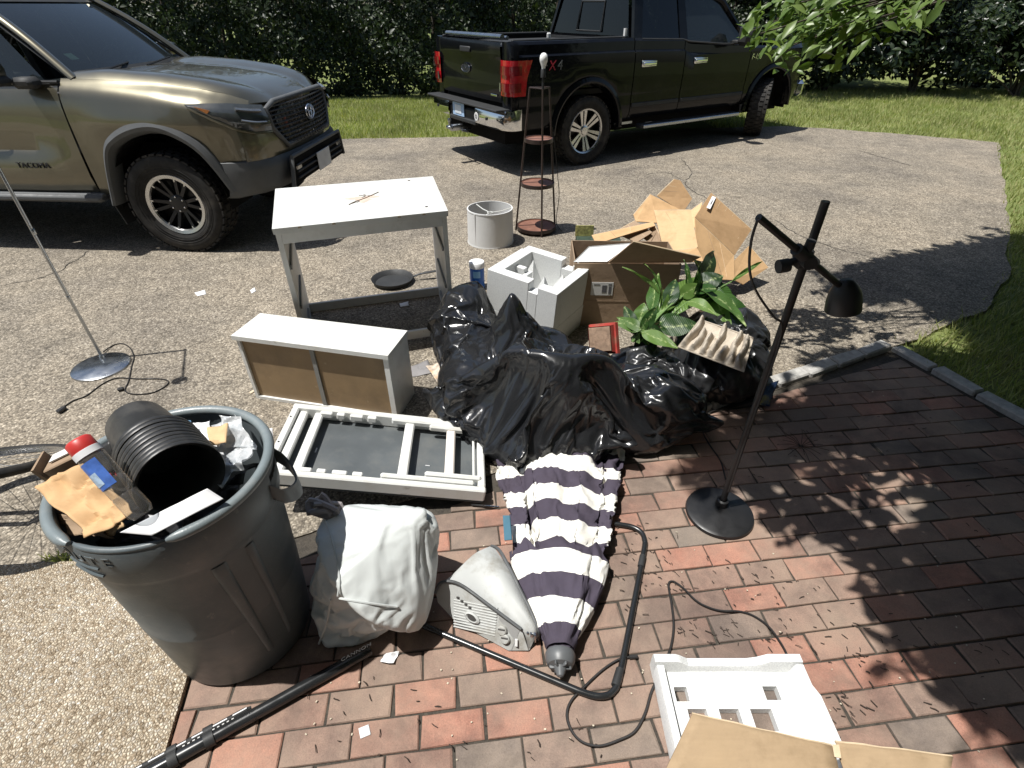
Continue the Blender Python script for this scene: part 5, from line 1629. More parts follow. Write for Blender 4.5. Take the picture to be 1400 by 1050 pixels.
def shelf_lamp():
    c = Vector((.232, 4.99, 0))
    o = thing('shelf_lamp', 'black floor lamp with three round wooden shelves and a bare bulb', 'floor lamp', c)
    H = 1.20
    rad = lambda z: .195 - (.195 - .085) * z / H
    leg_a = [3.14, -1.35, .35]
    for a in leg_a:
        pts = [(rad(0) * math.cos(a), rad(0) * math.sin(a), 0), (rad(H) * math.cos(a), rad(H) * math.sin(a), H)]
        G().tube(pts, .0085, 8).build('leg', BROWNMETAL, o, smooth=50)
    ring = G()
    pts = [(rad(H) * math.cos(a), rad(H) * math.sin(a), H) for a in leg_a]
    ring.tube(pts + [pts[0]], .007, 6)
    ring.tube([(-.03, -.03, H), (-.03, -.03, H + .01)], .007, 6)
    ring.build('top_bar', BROWNMETAL, o, smooth=50)
    for z, r_ in ((.035, .183), (.43, .150), (.80, .122)):
        s = G().lathe([(0, z + .008), (r_ - .012, z + .008), (r_ - .011, z + .014), (r_, z + .014), (r_, z - .012), (0, z - .012)], 40).build('shelf', SHELFWOOD, o, smooth=40)
        G().lathe([(r_ + .001, z - .014), (r_ + .004, z - .012), (r_ + .004, z + .017), (r_ - .006, z + .0175)], 40).build('shelf_rim', BROWNMETAL, s, smooth=40)
    a = leg_a[1]
    top = Vector((rad(H) * math.cos(a), rad(H) * math.sin(a), H))
    st = G().tube([top, (top.x, top.y, 1.29)], .009, 8).lathe([(.0, 1.28), (.020, 1.28), (.020, 1.335), (.017, 1.34), (0, 1.34)], 16, Matrix.Translation((top.x, top.y, 0)))
    st.build('socket', PLASTIC, o, smooth=45)
    b = G().lathe([(.013, 1.335), (.016, 1.355), (.030, 1.39), (.033, 1.41), (.028, 1.433), (.015, 1.447), (0, 1.451)], 20, Matrix.Translation((top.x, top.y, 0)))
    b.build('bulb', BULB, o, smooth=70)
    a = leg_a[2]
    cd = smooth_path([(rad(.8) * math.cos(a) + .015, rad(.8) * math.sin(a), .85), (rad(.5) * math.cos(a) + .045, rad(.5) * math.sin(a) - .02, .48), (rad(.3) * math.cos(a) + .05, rad(.3) * math.sin(a), .3), (rad(0) * math.cos(a) + .01, rad(0) * math.sin(a), .06), (rad(0) * math.cos(a) + .06, -.05, .006)], 6)
    G().tube(cd, .0035, 5).build('cord', CORD, o, smooth=60)
shelf_lamp()

def silver_lamp():
    c = P(139, 502, 0)
    o = thing('reading_lamp', 'slim steel floor lamp with a round base and cord, at the left', 'floor lamp', c)
    g = G().lathe([(0, .014), (.145, .014), (.152, .010), (.154, .0), (0, 0)], 56)
    g.build('base', STEEL, o, smooth=35)
    pb = P(140, 489, .012) - c
    pole = G().tube([pb, pb + Vector((-.012, .0, .6)), pb + Vector((-.015, 0, 1.20))], .0085, 10)
    pole.lathe([(.016, .0), (.014, .015), (.009, .02)], 14, Matrix.Translation(pb))
    for z in (.40, .78): pole.lathe([(.009, z - .015), (.0105, z - .013), (.0105, z + .013), (.009, z + .015)], 12, Matrix.Translation(pb + Vector((-.01, 0, 0))))
    pole.build('pole', STEEL, o, smooth=50)
    top = pb + Vector((-.015, 0, 1.20))
    arm = G().tube(smooth_path([top, top + Vector((.01, -.015, .012)), top + Vector((.16, -.34, .0))], 5), .007, 8)
    arm.build('arm', STEEL, o, smooth=50)
    e = top + Vector((.16, -.34, 0))
    G().lathe([(.012, 0), (.03, -.02), (.042, -.07), (.040, -.07), (.027, -.02)], 20, mat4(e + Vector((0, 0, .01)), Matrix.Rotation(.25, 3, 'X'))).build('lamp_head', STEEL, o, smooth=50)
    q = lambda x, y, z=.004: P(x, y, z) - c
    cd = smooth_path([q(141, 481, .012), q(155, 472), q(168, 470), q(178, 476), q(183, 488), q(180, 500), q(176, 520), q(171, 534), q(184, 539), q(208, 537), q(226, 528), q(230, 521), q(218, 518), q(190, 518), q(160, 517), q(140, 525), q(118, 541), q(100, 548), q(86, 557)], 7)
    G().tube(cd, .0035, 6).build('cord', CORD, o, smooth=60)
    d = (q(80, 561) - q(90, 554)).normalized()
    G().box(q(84, 560, .012), (.045, .028, .018), frame((0, 0, 1), d), bev=.005).build('plug', CORD, o)
    d = (q(163, 533) - q(171, 531)).normalized()
    G().box(q(165, 532, .01), (.03, .022, .016), frame((0, 0, 1), d), bev=.004).build('cord_switch', CORD, o)
silver_lamp()

def black_lamp():
    c = P(983, 702, 0)
    o = thing('work_lamp', 'tall black floor lamp with a clamped swing arm, round base on the bricks', 'floor lamp', c)
    g = G().lathe([(0, .022), (.125, .020), (.136, .014), (.139, .004), (.136, .0), (0, 0)], 64)
    g.build('base', BLACKMETAL, o, smooth=35)
    y0 = c.y + .030
    bot = PY(987, 688, y0); bot.z = .02
    top = PY(1129, 275, y0)
    def on(px, py): return PY(px, py, y0)
    pole = G().tube([bot - c, top - c], .0125, 14)
    pole.lathe([(.026, 0), (.024, .03), (.016, .034)], 18, Matrix.Translation(bot - c))
    pole.build('pole', BLACKMETAL, o, smooth=50)
    j = on(1098, 352) - c
    a0 = PY(1037, 297, y0 - .10) - c
    a1 = PY(1150, 392, y0 + .03) - c
    jm = (a0.lerp(a1, .52))
    arm = G().tube([a0, a1], .0105, 10)
    arm.build('arm', BLACKMETAL, o, smooth=50)
    cl = G()
    dr = (jm - j).normalized() if (jm - j).length > .02 else Vector((0, -1, 0))
    ad = (a1 - a0).normalized()
    cl.box(j, (.044, .044, .065), bev=.008)
    cl.tube([j - Vector((0, .05, 0)), j + Vector((0, .03, 0))], .020, 14)
    cl.tube([jm - ad * .05, jm + ad * .055], .019, 12)
    k = j + Vector((-.055, -.01, -.02))
    cl.tube([j, k], .012, 8).tube([k + Vector((.012, 0, 0)), k - Vector((.02, .004, .004))], .021, 12)
    cl.tube([jm + Vector((0, 0, .015)), jm + Vector((.002, -.004, .05))], .014, 10)
    cl.build('clamp', PLASTIC, o, smooth=40)
    # head: a deep cup hanging from the arm's lower end
    ax = Vector((.22, -.05, -1)).normalized()
    M = mat4(a1 + Vector((.012, 0, .012)), frame(ax))
    hd = G().lathe([(0, -.012), (.020, -.010), (.034, .006), (.046, .030), (.052, .060), (.054, .095), (.051, .095), (.043, .032), (.02, .005)], 28, M)
    hd.build('lamp_head', BLACKMETAL, o, smooth=50)
    G().tube([a1 - ad * .01, a1 + Vector((.014, 0, .005))], .017, 10).build('swivel', PLASTIC, o, smooth=50)
    cd = smooth_path([a0, PY(1027, 330, y0 - .09) - c, PY(1025, 370, y0 - .07) - c, PY(1035, 400, y0 - .05) - c, PY(1057, 432, y0 - .03) - c, PY(1069, 446, y0 - .02) - c, on(1055, 490) - c + Vector((0, -.016, 0)), on(1020, 590) - c + Vector((0, -.016, 0)), on(994, 668) - c + Vector((0, -.018, 0))], 6)
    G().tube(cd, .004, 6).build('cord', CORD, o, smooth=60)
    q = lambda x, y, z=.005: P(x, y, z) - c
    cd = smooth_path([q(992, 655, .03), q(985, 630), q(970, 608), q(961, 590), q(960, 572), q(975, 562), q(1010, 558), q(1045, 552)], 6)
    G().tube(cd, .0035, 6).build('cord', CORD, o, smooth=60)
black_lamp()

def bicycle():
    R_ = .335
    a = Vector((.985, .10, .13)).normalized()
    tip = P(64, 620, .36)
    c = tip - a * R_
    v = (c - Vector((0, 0, CAM_H))).normalized()
    n0 = a.cross(v).normalized()
    if n0.z < 0: n0 = -n0
    n = (n0 * math.cos(R(8)) - v * math.sin(R(8))).normalized()
    o = thing('bicycle', 'bicycle lying on its side with its front wheel raised, cut off by the left edge', 'bicycle', (c.x - .5, c.y, 0))
    L = o.location
    F = frame(n, a)
    M = mat4(c - L, F)
    rim = G().lathe([(R_ - .046, -.009), (R_ - .026, -.012), (R_ - .020, 0), (R_ - .026, .012), (R_ - .046, .009), (R_ - .046, -.009)], 64, M)
    w = rim.build('wheel', ALLOY, o, smooth=50)
    tp = []
    for t in np.linspace(0, 2 * math.pi, 13): tp.append((R_ - .012 + .019 * math.cos(t), .019 * math.sin(t)))
    G().lathe(tp, 72, M).build('tyre', RUBBER, w, smooth=60)
    sp = G()
    for k in range(32):
        t = 2 * math.pi * k / 32
        t2 = t + (.5 if k % 2 else -.5)
        z = .022 if (k // 2) % 2 else -.022
        sp.tube([M @ Vector((.018 * math.cos(t2), .018 * math.sin(t2), z)), M @ Vector(((R_ - .04) * math.cos(t), (R_ - .04) * math.sin(t), 0))], .0012, 4)
    sp.build('spokes', WIRE, w)
    G().lathe([(0, -.05), (.008, -.05), (.008, -.03), (.020, -.026), (.020, -.02), (.012, -.016), (.012, .016), (.020, .02), (.020, .026), (.008, .03), (.008, .05), (0, .05)], 16, M).build('hub', STEEL, w, smooth=40)
    # fork, frame and rear wheel carry on past the edge of the picture
    back = -a
    crown = c + back * .43 - L
    fk = G()
    for z in (-.055, .055):
        fk.tube(smooth_path([M @ Vector((0, 0, z)), (M @ Vector((-.2, 0, z))), crown + F @ Vector((0, 0, z * .7))], 4), .012, 8)
    head = crown + back * .20 + Vector((0, .0, .03))
    fk.tube([crown - F @ Vector((0, 0, .06)), crown + F @ Vector((0, 0, .06))], .016, 8)
    fk.tube([crown, head], .019, 10)
    fk.build('fork', BLACKTUBE, o, smooth=50)
    bb = head + back * .50 + Vector((0, -.25, -.36))
    seat = head + back * .55 + Vector((0, .22, -.22))
    axle = bb + back * .42 + Vector((0, .05, .0))
    fr = G()
    for p, q in ((head, bb), (head, seat), (seat, bb), (seat, axle), (bb, axle)): fr.tube([p, q], .016, 8)
    fr.build('frame', BLACKTUBE, o, smooth=50)
    hb = head + Vector((.0, .05, .12))
    hbr = G().tube(smooth_path([hb + Vector((0, -.28, -.05)), hb, hb + Vector((0, .28, -.05))], 4), .012, 8).tube([head, hb], .014, 8)
    hbr.build('handlebar', BLACKTUBE, o, smooth=50)
    Mr = mat4(axle, Matrix.Rotation(.12, 3, 'X'))
    w2 = G().lathe([(R_ - .046, -.009), (R_ - .020, 0), (R_ - .046, .009), (R_ - .046, -.009)], 56, Mr).build('wheel', ALLOY, o, smooth=50)
    G().lathe(tp, 60, Mr).build('tyre', RUBBER, w2, smooth=60)
    lo = min((Mr @ Vector(((R_) * math.cos(t), R_ * math.sin(t), 0))).z for t in np.linspace(0, 6.28, 40)) - .02
bicycle()
# ------------------------------------------------------------------ rubbish: bags, bin, boxes
def ico(sub):
    bm = bmesh.new()
    bmesh.ops.create_icosphere(bm, subdivisions=sub, radius=1)
    v = [x.co.copy() for x in bm.verts]
    bm.verts.index_update()
    f = [[x.index for x in q.verts] for q in bm.faces]
    bm.free()
    return v, f
_ICO = {}
def film_bag(name, label, cat, base, center, ells, tips, mat, sub=6, amp=.02, fscale=5.0, seed=0, radial=14, flat_floor=True, group=None, sag=1.0, pinch=None):
    """A filled plastic bag: star-shaped union of lumps and pulled-up ears, with folds.
    ells: (offset from center, radii); tips: (vector from center, half angle deg)."""
    if sub not in _ICO: _ICO[sub] = ico(sub)
    vs, fs = _ICO[sub]
    c = Vector(center)
    so = Vector((seed * 3.7, seed * 1.3, seed * 2.1))
    out = []
    tv = [(Vector(t), Vector(t).normalized(), Vector(t).length, R(al)) for t, al in tips]
    tb = [frame(d) for _, d, _, _ in tv]
    for d in vs:
        r = 0
        for off, rad in ells:
            o = Vector(off)
            A = (d.x / rad[0]) ** 2 + (d.y / rad[1]) ** 2 + (d.z / rad[2]) ** 2
            B = -2 * (d.x * o.x / rad[0] ** 2 + d.y * o.y / rad[1] ** 2 + d.z * o.z / rad[2] ** 2)
            Cc = (o.x / rad[0]) ** 2 + (o.y / rad[1]) ** 2 + (o.z / rad[2]) ** 2 - 1
            D = B * B - 4 * A * Cc
            if D > 0:
                t = (-B + math.sqrt(D)) / (2 * A)
                if t > 0: r = (r ** 8 + t ** 8) ** .125
        fold = 0
        for (T, td, TL, al), fb in zip(tv, tb):
            th = d.angle(td, 0)
            if th < 1.5:
                rc = TL * math.sin(al) / max(.05, math.sin(th + al))
                if rc > r * .8: r = (r ** 10 + rc ** 10) ** .1
                l = fb.transposed() @ d
                az = math.atan2(l.y, l.x)
                rd = 1 - abs(math.sin(az * radial * .5 + 2.2 * noise.noise(d * 3 + so)))
                fold += (rd ** 2 - .3) * amp * .75 * math.exp(-th / .55) * min(1, th / .12)
        p = c + d * r
        if pinch: r *= 1 - pinch[1] * math.exp(-((p.z - pinch[0] + .25 * (p.x - c.x)) / .014) ** 2); p = c + d * r
        q = p * fscale + so
        w = Vector((noise.noise(q * .6), noise.noise(q * .6 + Vector((9, 2, 5))), noise.noise(q * .6 + Vector((3, 8, 1)))))
        def rdg(v, k): return max(0.0, 1 - abs(noise.noise(v)) * k) ** 2
        a1 = q * .8 + w * .5
        f1 = rdg(Vector((a1.x * .45, a1.y * 1.6, a1.z * 1.3)), 4.5)
        f2 = rdg(Vector((a1.x * 1.7 + 7, a1.y * .5, a1.z * 1.1)), 4.5)
        f3 = rdg(Vector((a1.x * 1.9 + a1.z, (a1.y + a1.z) * .7 + 3, a1.z * .7 - a1.y)), 5)
        wk = min(1, max(0, .5 + 1.4 * noise.noise(q * .5 + Vector((1, 5, 2)))))
        ds, _ = noise.voronoi(q * .62 + w * .6)
        e1 = ds[1] - ds[0]
        h = amp * (.75 * (f1 * wk + f2 * (1 - wk)) + .30 * f3 - .35 + .45 * math.exp(-e1 / .10) - .35 * min(e1, .6) + 1.0 * noise.noise(q * .45) + .12 * noise.noise(q * 3.1)) + fold
        p = p + d * h
        if flat_floor and p.z < .012:
            p.z = .006 + .006 * max(0, 1 + p.z)
        out.append(p)
    g = G().add([v - Vector(base) for v in out], fs)
    o = g.build(name, mat, smooth=180)
    o.location = base
    tag(o, label, cat, group)
    return o

def cloth_bag(name, label, cat, base, center, ells, tips, mat, sub=6, seed=0, frames=18, lump=.04, shrink=-.34, bend=.008, keep=(), grow=1.04, start=.010, radial=10, k=.84, iters=3):
    ells = [(tuple(c * k for c in o), tuple(c * k for c in r)) for o, r in ells]
    body = film_bag('contents', 'x', 'x', base, center, ells, [(tuple(Vector(t) * .93), a) for t, a in keep], mat, 5, lump, 5.0, seed, radial)
    film = film_bag(name, label, cat, base, center, [(o, tuple(x * grow + .006 for x in r)) for o, r in ells], list(keep) + list(tips), mat, sub, start, 5.5, seed + 20, radial)
    bm = bmesh.new(); bm.from_mesh(film.data)
    for _ in range(iters): bmesh.ops.smooth_vert(bm, verts=bm.verts, factor=.5, use_axis_x=True, use_axis_y=True, use_axis_z=True)
    bm.to_mesh(film.data); bm.free()
    drape(film, [body], frames, shrink, bend)
    bpy.data.objects.remove(body)
    return film
# --- black bags of the heap
cloth_bag('rubbish_bag', 'big sprawling black rubbish bag at the front of the heap, above the striped umbrella', 'rubbish bag', (.24, 2.07, 0), (.26, 2.08, .08),
         [((0, 0, 0), (.40, .25, .21)), ((-.30, -.0, -.02), (.28, .24, .15)), ((.34, -.02, -.03), (.25, .20, .19)), ((-.04, .06, .05), (.26, .2, .21)), ((-.07, -.22, -.005), (.28, .18, .13))],
         [((-.68, .04, -.05), 16), ((.64, -.16, -.05), 20), ((.25, -.44, -.05), 22), ((-.24, -.42, -.06), 20)], BAGBLACK, 7, 1, 15, .05, -.32, k=.93)
cloth_bag('rubbish_bag', 'black rubbish bag pulled up to a tall pointed peak in the middle of the heap', 'rubbish bag', (.03, 2.42, 0), (.05, 2.38, .12),
         [((0, 0, 0), (.30, .24, .22)), ((-.15, -.08, -.03), (.27, .22, .19))],
         [((.38, .0, .02), 26)], BAGBLACK, 6, 2, 16, .03, keep=[((-.045, .02, .45), 32)], shrink=-.16, k=.90, iters=1)
cloth_bag('rubbish_bag', 'small black rubbish bag at the left of the heap beside the dresser carcass', 'rubbish bag', (-.28, 2.78, 0), (-.27, 2.74, .14),
         [((0, 0, 0), (.185, .22, .19)), ((-.02, .12, .12), (.13, .14, .14)), ((.05, -.18, -.03), (.17, .2, .16))],
         [((-.10, -.36, -.12), 24)], BAGBLACK, 6, 3, 16, .03, keep=[((.03, .20, .23), 34)], k=.82, shrink=-.28)
cloth_bag('rubbish_bag', 'dull grey black rubbish bag lying behind the front bag, under the potted plant', 'rubbish bag', (.72, 2.28, 0), (.72, 2.26, .10),
         [((0, 0, 0), (.26, .24, .19)), ((.0, .12, .02), (.22, .2, .18))],
         [((.26, -.12, .0), 24)], BAGBLACK2, 6, 4, 14, .03, shrink=-.26, k=.74)
cloth_bag('rubbish_bag', 'black rubbish bag at the right of the heap with the pulp tray lying on it', 'rubbish bag', (1.16, 2.50, 0), (1.15, 2.50, .15),
         [((0, 0, 0), (.26, .26, .20)), ((.05, .12, .06), (.23, .21, .17)), ((-.05, -.12, -.04), (.24, .2, .16))],
         [((.24, -.05, -.12), 26), ((-.25, -.28, -.1), 26)], BAGBLACK2, 6, 5, 16, .04, keep=[((.0, .18, .16), 36)], k=.80, shrink=-.28)

# --- white bag
wb = cloth_bag('bin_liner', 'tied white plastic rubbish bag leaning against the grey bin', 'rubbish bag', (-.49, 1.12, 0), (-.49, 1.11, .20),
         [((0, 0, 0), (.145, .135, .165)), ((.05, .03, .06), (.15, .125, .145)), ((-.05, -.05, -.09), (.14, .115, .11))],
         [], BAGWHITE, 6, 6, 14, .016, -.16, .012, keep=[((.215, .085, .20), 40), ((-.065, .09, .215), 40), ((-.135, -.165, -.187), 27), ((-.16, .07, .08), 34)], start=.003, k=.89, radial=6, iters=14)
knot = G()
kc = P(440, 693, .40)
for k in range(5):
    a = random.uniform(0, 6.28)
    p = [kc + Vector((random.uniform(-.05, .06), random.uniform(-.03, .03), random.uniform(-.02, .03))) for _ in range(4)]
    knot.tube(smooth_path(p, 4), .010, 6, flat=.5)
knot.build('drawstring', simple('drawstring_grey', (.30, .27, .27), .4), wb).data.transform(Matrix.Translation(-wb.location))
seam_ = smooth_path([P(446, 700, .40), P(462, 760, .33), P(463, 815, .17), P(452, 840, .10), P(432, 895, .01)], 6)

for pts in ([(446, 712, .41), (456, 745, .37), (464, 790, .26), (462, 815, .19)], [(452, 820, .165), (447, 850, .10), (436, 880, .04)], [(464, 818, .18), (500, 824, .17), (543, 830, .16)]):
    sp = [P(*q) for q in pts]
    vs_ = [wb.location + v.co for v in wb.data.vertices]
    prj = []
    for p in smooth_path(sp, 6):
        d = (p - Vector((0, 0, CAM_H))).normalized()
        best = min((v for v in vs_ if (v - Vector((0, 0, CAM_H))).cross(d).length < .012), key=lambda v: (v - Vector((0, 0, CAM_H))).length, default=p)
        prj.append(Vector((0, 0, CAM_H)) + d * ((best - Vector((0, 0, CAM_H))).dot(d) - .001))
    for _ in range(3): prj = [prj[0]] + [(prj[i - 1] + prj[i] * 2 + prj[i + 1]) / 4 for i in range(1, len(prj) - 1)] + [prj[-1]]
    G().tube([p - wb.location for p in prj], .0035, 5).build('heat_seam', BAGWHITE, wb, smooth=60)

# --- grey bin
def bin_():
    c = Vector((-.925, 1.02, 0))
    o = thing('rubbish_bin', 'large round grey plastic rubbish bin overflowing with rubbish, lower left', 'bin', c)
    prof = [(0, .004), (.195, .004), (.207, .0), (.214, .012), (.2335, .30), (.2337, .304), (.2325, .308), (.247, .585), (.250, .600), (.257, .612), (.259, .66), (.261, .722), (.255, .735), (.248, .735), (.243, .60), (.205, .02), (0, .02)]
    g = G().lathe(prof, 96)
    # two moulded vertical ribs on the near right side
    g.build('body', CANGREY, o, smooth=28)
    def arc_rim(a0, a1, r_, z, rt, name, m):
        pts = [(r_ * math.cos(t), r_ * math.sin(t), z) for t in np.linspace(a0, a1, max(6, int(abs(a1 - a0) / .06)))]
        rr = [rt] * len(pts)
        rr[0] = rr[-1] = rt * .45; rr[1] = rr[-2] = rt * .85
        return G().tube(pts, rr, 10, flat=.95).build(name, m, o, smooth=60)
    arc_rim(R(-62), R(248), .2585, .741, .0145, 'rim', CANRIM)
    arc_rim(R(-112), R(-62), .252, .733, .008, 'rim', CANGREY)
    # moulded drag groove panel: raised tapered frame on the wall
    def wall_r(z): return interp(z, [0, .012, .30, .585, .60, .66, .722], [.207, .214, .2335, .247, .250, .259, .261])
    for a0, a1, z0, z1 in ((-52, -30, .10, .56), ):
        for aa, ab, wd in ((-47, -41, 5.0), (-27, -22, 3.5)):
            rows = []
            for z in np.linspace(.575, .10, 18):
                t = (.575 - z) / .475
                mid = aa + (ab - aa) * t
                row = []
                for q, d in ((-1, -.004), (-.75, .006), (-.4, .009), (.4, .009), (.75, .006), (1, -.004)):
                    a = R(mid + q * wd * (1 - .45 * t)); rr = wall_r(z) + d * min(1, (.58 - z) / .02, (z - .09) / .03)
                    row.append((rr * math.cos(a), rr * math.sin(a), z))
                rows.append(row)
            G().grid(rows, flip=True).build('moulded_rib', CANGREY, o, smooth=50)
    # band and name plate pocket under the rim
    pts = [(.2600 * math.cos(R(a)), .2600 * math.sin(R(a)), .640) for a in range(-122, -98, 3)]
    for dz in (0, .028):
        G().tube([(x, y, z + dz) for x, y, z in pts], .0035, 5).build('label_pocket', CANGREY, o, smooth=60)
    word = 'BRUTE'
    for i, chr_ in enumerate(word):
        a = R(-126 + i * 8.2)
        rad = Vector((math.cos(a), math.sin(a), .02)).normalized()
        M = mat4(Vector((.2605 * math.cos(a), .2605 * math.sin(a), .697)), Matrix((Vector((-math.sin(a), math.cos(a), 0)), Vector((0, 0, 1)), rad)).transposed())
        text_obj('letter', chr_, CANGREY, o, M, .042, .0016, wid=1.1)
    # handles: bracket hoops on both sides
    for a in (R(18), R(198)):
        u = Vector((math.cos(a), math.sin(a), 0)); t = Vector((-math.sin(a), math.cos(a), 0))
        pts = []
        for s in np.linspace(-1, 1, 15):
            ang_ = s * .32
            rr = .262 + .036 * math.cos(s * math.pi / 2) ** .6 if abs(s) < 1 else .256
            d = Vector((math.cos(a + ang_), math.sin(a + ang_), 0))
            pts.append(d * rr + Vector((0, 0, .655 - .075 * (1 - abs(s)) ** .5)))
        h = G()
        rows = [[p + Vector((0, 0, .028)) for p in pts], [p + Vector((0, 0, .028)) + p.xy.to_3d().normalized() * .006 for p in pts], [p + Vector((0, 0, -.028)) + p.xy.to_3d().normalized() * .010 for p in pts], [p + Vector((0, 0, -.028)) + p.xy.to_3d().normalized() * .002 for p in pts]]
        h.grid(rows, wrap=False); h.grid([rows[3], rows[0]])
        h.build('handle', CANGREY, o, smooth=40)
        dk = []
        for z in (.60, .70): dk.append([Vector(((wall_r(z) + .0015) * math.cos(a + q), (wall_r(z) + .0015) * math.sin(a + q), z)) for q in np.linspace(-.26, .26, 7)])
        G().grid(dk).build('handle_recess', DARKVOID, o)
    return c
BC = bin_()
def crumple(name, label, cat, corners, n, amp, mat, seed, freq=9, solid=.0015, z_arch=0.0, group=None):
    """rumpled sheet spanning 4 corner points (world)."""
    a, b, c, d = [Vector(q) for q in corners]
    nor = (b - a).cross(d - a).normalized()
    rows = []
    so = Vector((seed * 2.3, seed * 5.1, 0))
    for i in range(n + 1):
        row = []
        for j in range(n + 1):
            u, v = i / n, j / n
            p = a.lerp(b, u).lerp(d.lerp(c, u), v)
            q = p * freq + so
            ds, _ = noise.voronoi(q + Vector((noise.noise(q), noise.noise(q + Vector((4, 4, 4))), 0)) * .5)
            h = amp * (min(ds[1] - ds[0], .7) * 1.4 - .5 + .8 * noise.noise(q * .6)) + z_arch * math.sin(math.pi * u) * math.sin(math.pi * v)
            row.append(p + nor * h + Vector((noise.noise(q * .9), noise.noise(q * .9 + Vector((0, 7, 0))), 0)) * amp * .6)
        rows.append(row)
    base = (a + b + c + d) / 4
    g = G().grid([[p - base for p in r] for r in rows])
    o = g.build(name, mat, smooth=28, solid=solid)
    o.location = base
    return tag(o, label, cat, group)
# dark sheet added where only the black void of the bin shows
crumple('bin_liner', 'added dark crumpled sheet standing in for the black void inside the grey bin', 'bin liner', [BC + Vector((-.155, -.155, .62)), BC + Vector((.155, -.155, .62)), BC + Vector((.155, .155, .63)), BC + Vector((-.155, .155, .63))], 24, .03, BAGBLACK2, 3, 12)
# brown paper packaging
crumple('cardboard_piece', 'crumpled tan cardboard on the near left side of the grey bin', 'cardboard', [P(54, 668, .77), P(118, 634, .80), P(188, 702, .77), P(122, 736, .735)], 22, .022, CARD, 5, 15, .004, .02)
crumple('cardboard_piece', 'torn tan cardboard flap curling beside the clear bottle in the bin', 'cardboard', [P(92, 672, .75), P(150, 660, .79), P(172, 722, .745), P(150, 735, .70)], 18, .018, CARDLIGHT, 8, 16, .004, .015)
crumple('cardboard_piece', 'dull brown cardboard at the bottom left of the bin rim', 'cardboard', [P(70, 700, .715), P(120, 715, .73), P(165, 733, .70), P(95, 730, .69)], 14, .016, CARDDARK, 9, 16, .004)
def carton():
    c = P(108, 648, .74)
    o = thing('small_carton', 'small brown box standing in the grey bin behind the tan cardboard', 'box', c)
    Rz = Matrix.Rotation(R(18), 3, 'Z') @ Matrix.Rotation(R(-20), 3, 'Y')
    G().box((0, .02, .0), (.10, .07, .12), Rz, bev=.003).build('carton_body', CARDDARK, o)
    G().box(Rz @ Vector((.01, .02, .063)), (.075, .03, .004), Rz).build('label', LABELPAPER, o)
    G().box(Rz @ Vector((-.055, .02, .01)), (.008, .075, .13), Rz).build('flap', CARDDARK, o)
carton()
crumple('red_wrapper', 'scrap of dark red packaging wedged between the bottle and the flower pots', 'wrapper', [P(146, 636, .75), P(166, 628, .77), P(168, 650, .75), P(152, 652, .73)], 8, .008, REDPLASTIC, 4, 25)
crumple('black_tray_piece', 'black plastic piece sticking up behind the bottle in the bin', 'plastic piece', [P(128, 614, .80), P(150, 602, .82), P(164, 640, .76), P(146, 648, .75)], 8, .006, POTBLACK, 6, 14)
crumple('white_envelope', 'white sheet of paper draped over the near rim of the grey bin', 'paper', [P(164, 728, .785), P(208, 732, .770), P(306, 682, .776), P(284, 668, .80)], 14, .004, PAPER, 7, 10, .001)
def foilwrap():
    m, nt, b = node_mat('clear_plastic_wrap')
    co = objco(nt)
    c = ramp(nt, noise_tex(nt, co, 30, 5, .6), [(.35, (.42, .45, .47)), (.55, (.66, .68, .70)), (.7, (.82, .83, .84))])
    nt.links.new(c, b.inputs['Base Color']); b.inputs['Roughness'].default_value = .18
    b.inputs['Alpha'].default_value = .62
    return m
WRAP = foilwrap()
crumple('plastic_wrap', 'crumpled clear plastic wrap filling the right side of the grey bin', 'plastic wrap', [P(255, 600, .70), P(318, 572, .76), P(352, 612, .75), P(305, 672, .72)], 30, .030, WRAP, 11, 22, .0006, .03)
crumple('plastic_wrap', 'clear plastic sheet standing up against the far rim of the bin', 'plastic wrap', [P(303, 568, .78), P(328, 570, .79), P(345, 612, .75), P(310, 612, .72)], 16, .014, WRAP, 12, 20, .0006)
crumple('paper_scrap', 'crumpled white and blue papers in the far side of the grey bin', 'paper', [P(246, 578, .735), P(285, 576, .745), P(300, 612, .73), P(262, 606, .71)], 18, .024, PAPER, 13, 26, .001)
crumple('paper_scrap', 'beige torn paper lying on the clear wrap in the bin', 'paper', [P(284, 584, .765), P(312, 580, .77), P(310, 606, .755), P(288, 610, .752)], 12, .010, CARDLIGHT, 14, 20, .001)
crumple('blue_wrapper', 'small pale blue wrapper at the far edge of the rubbish in the bin', 'wrapper', [P(248, 578, .765), P(262, 575, .77), P(266, 590, .76), P(252, 592, .755)], 8, .01, simple('pale_blue', (.20, .38, .58), .35), 15, 26, .001)

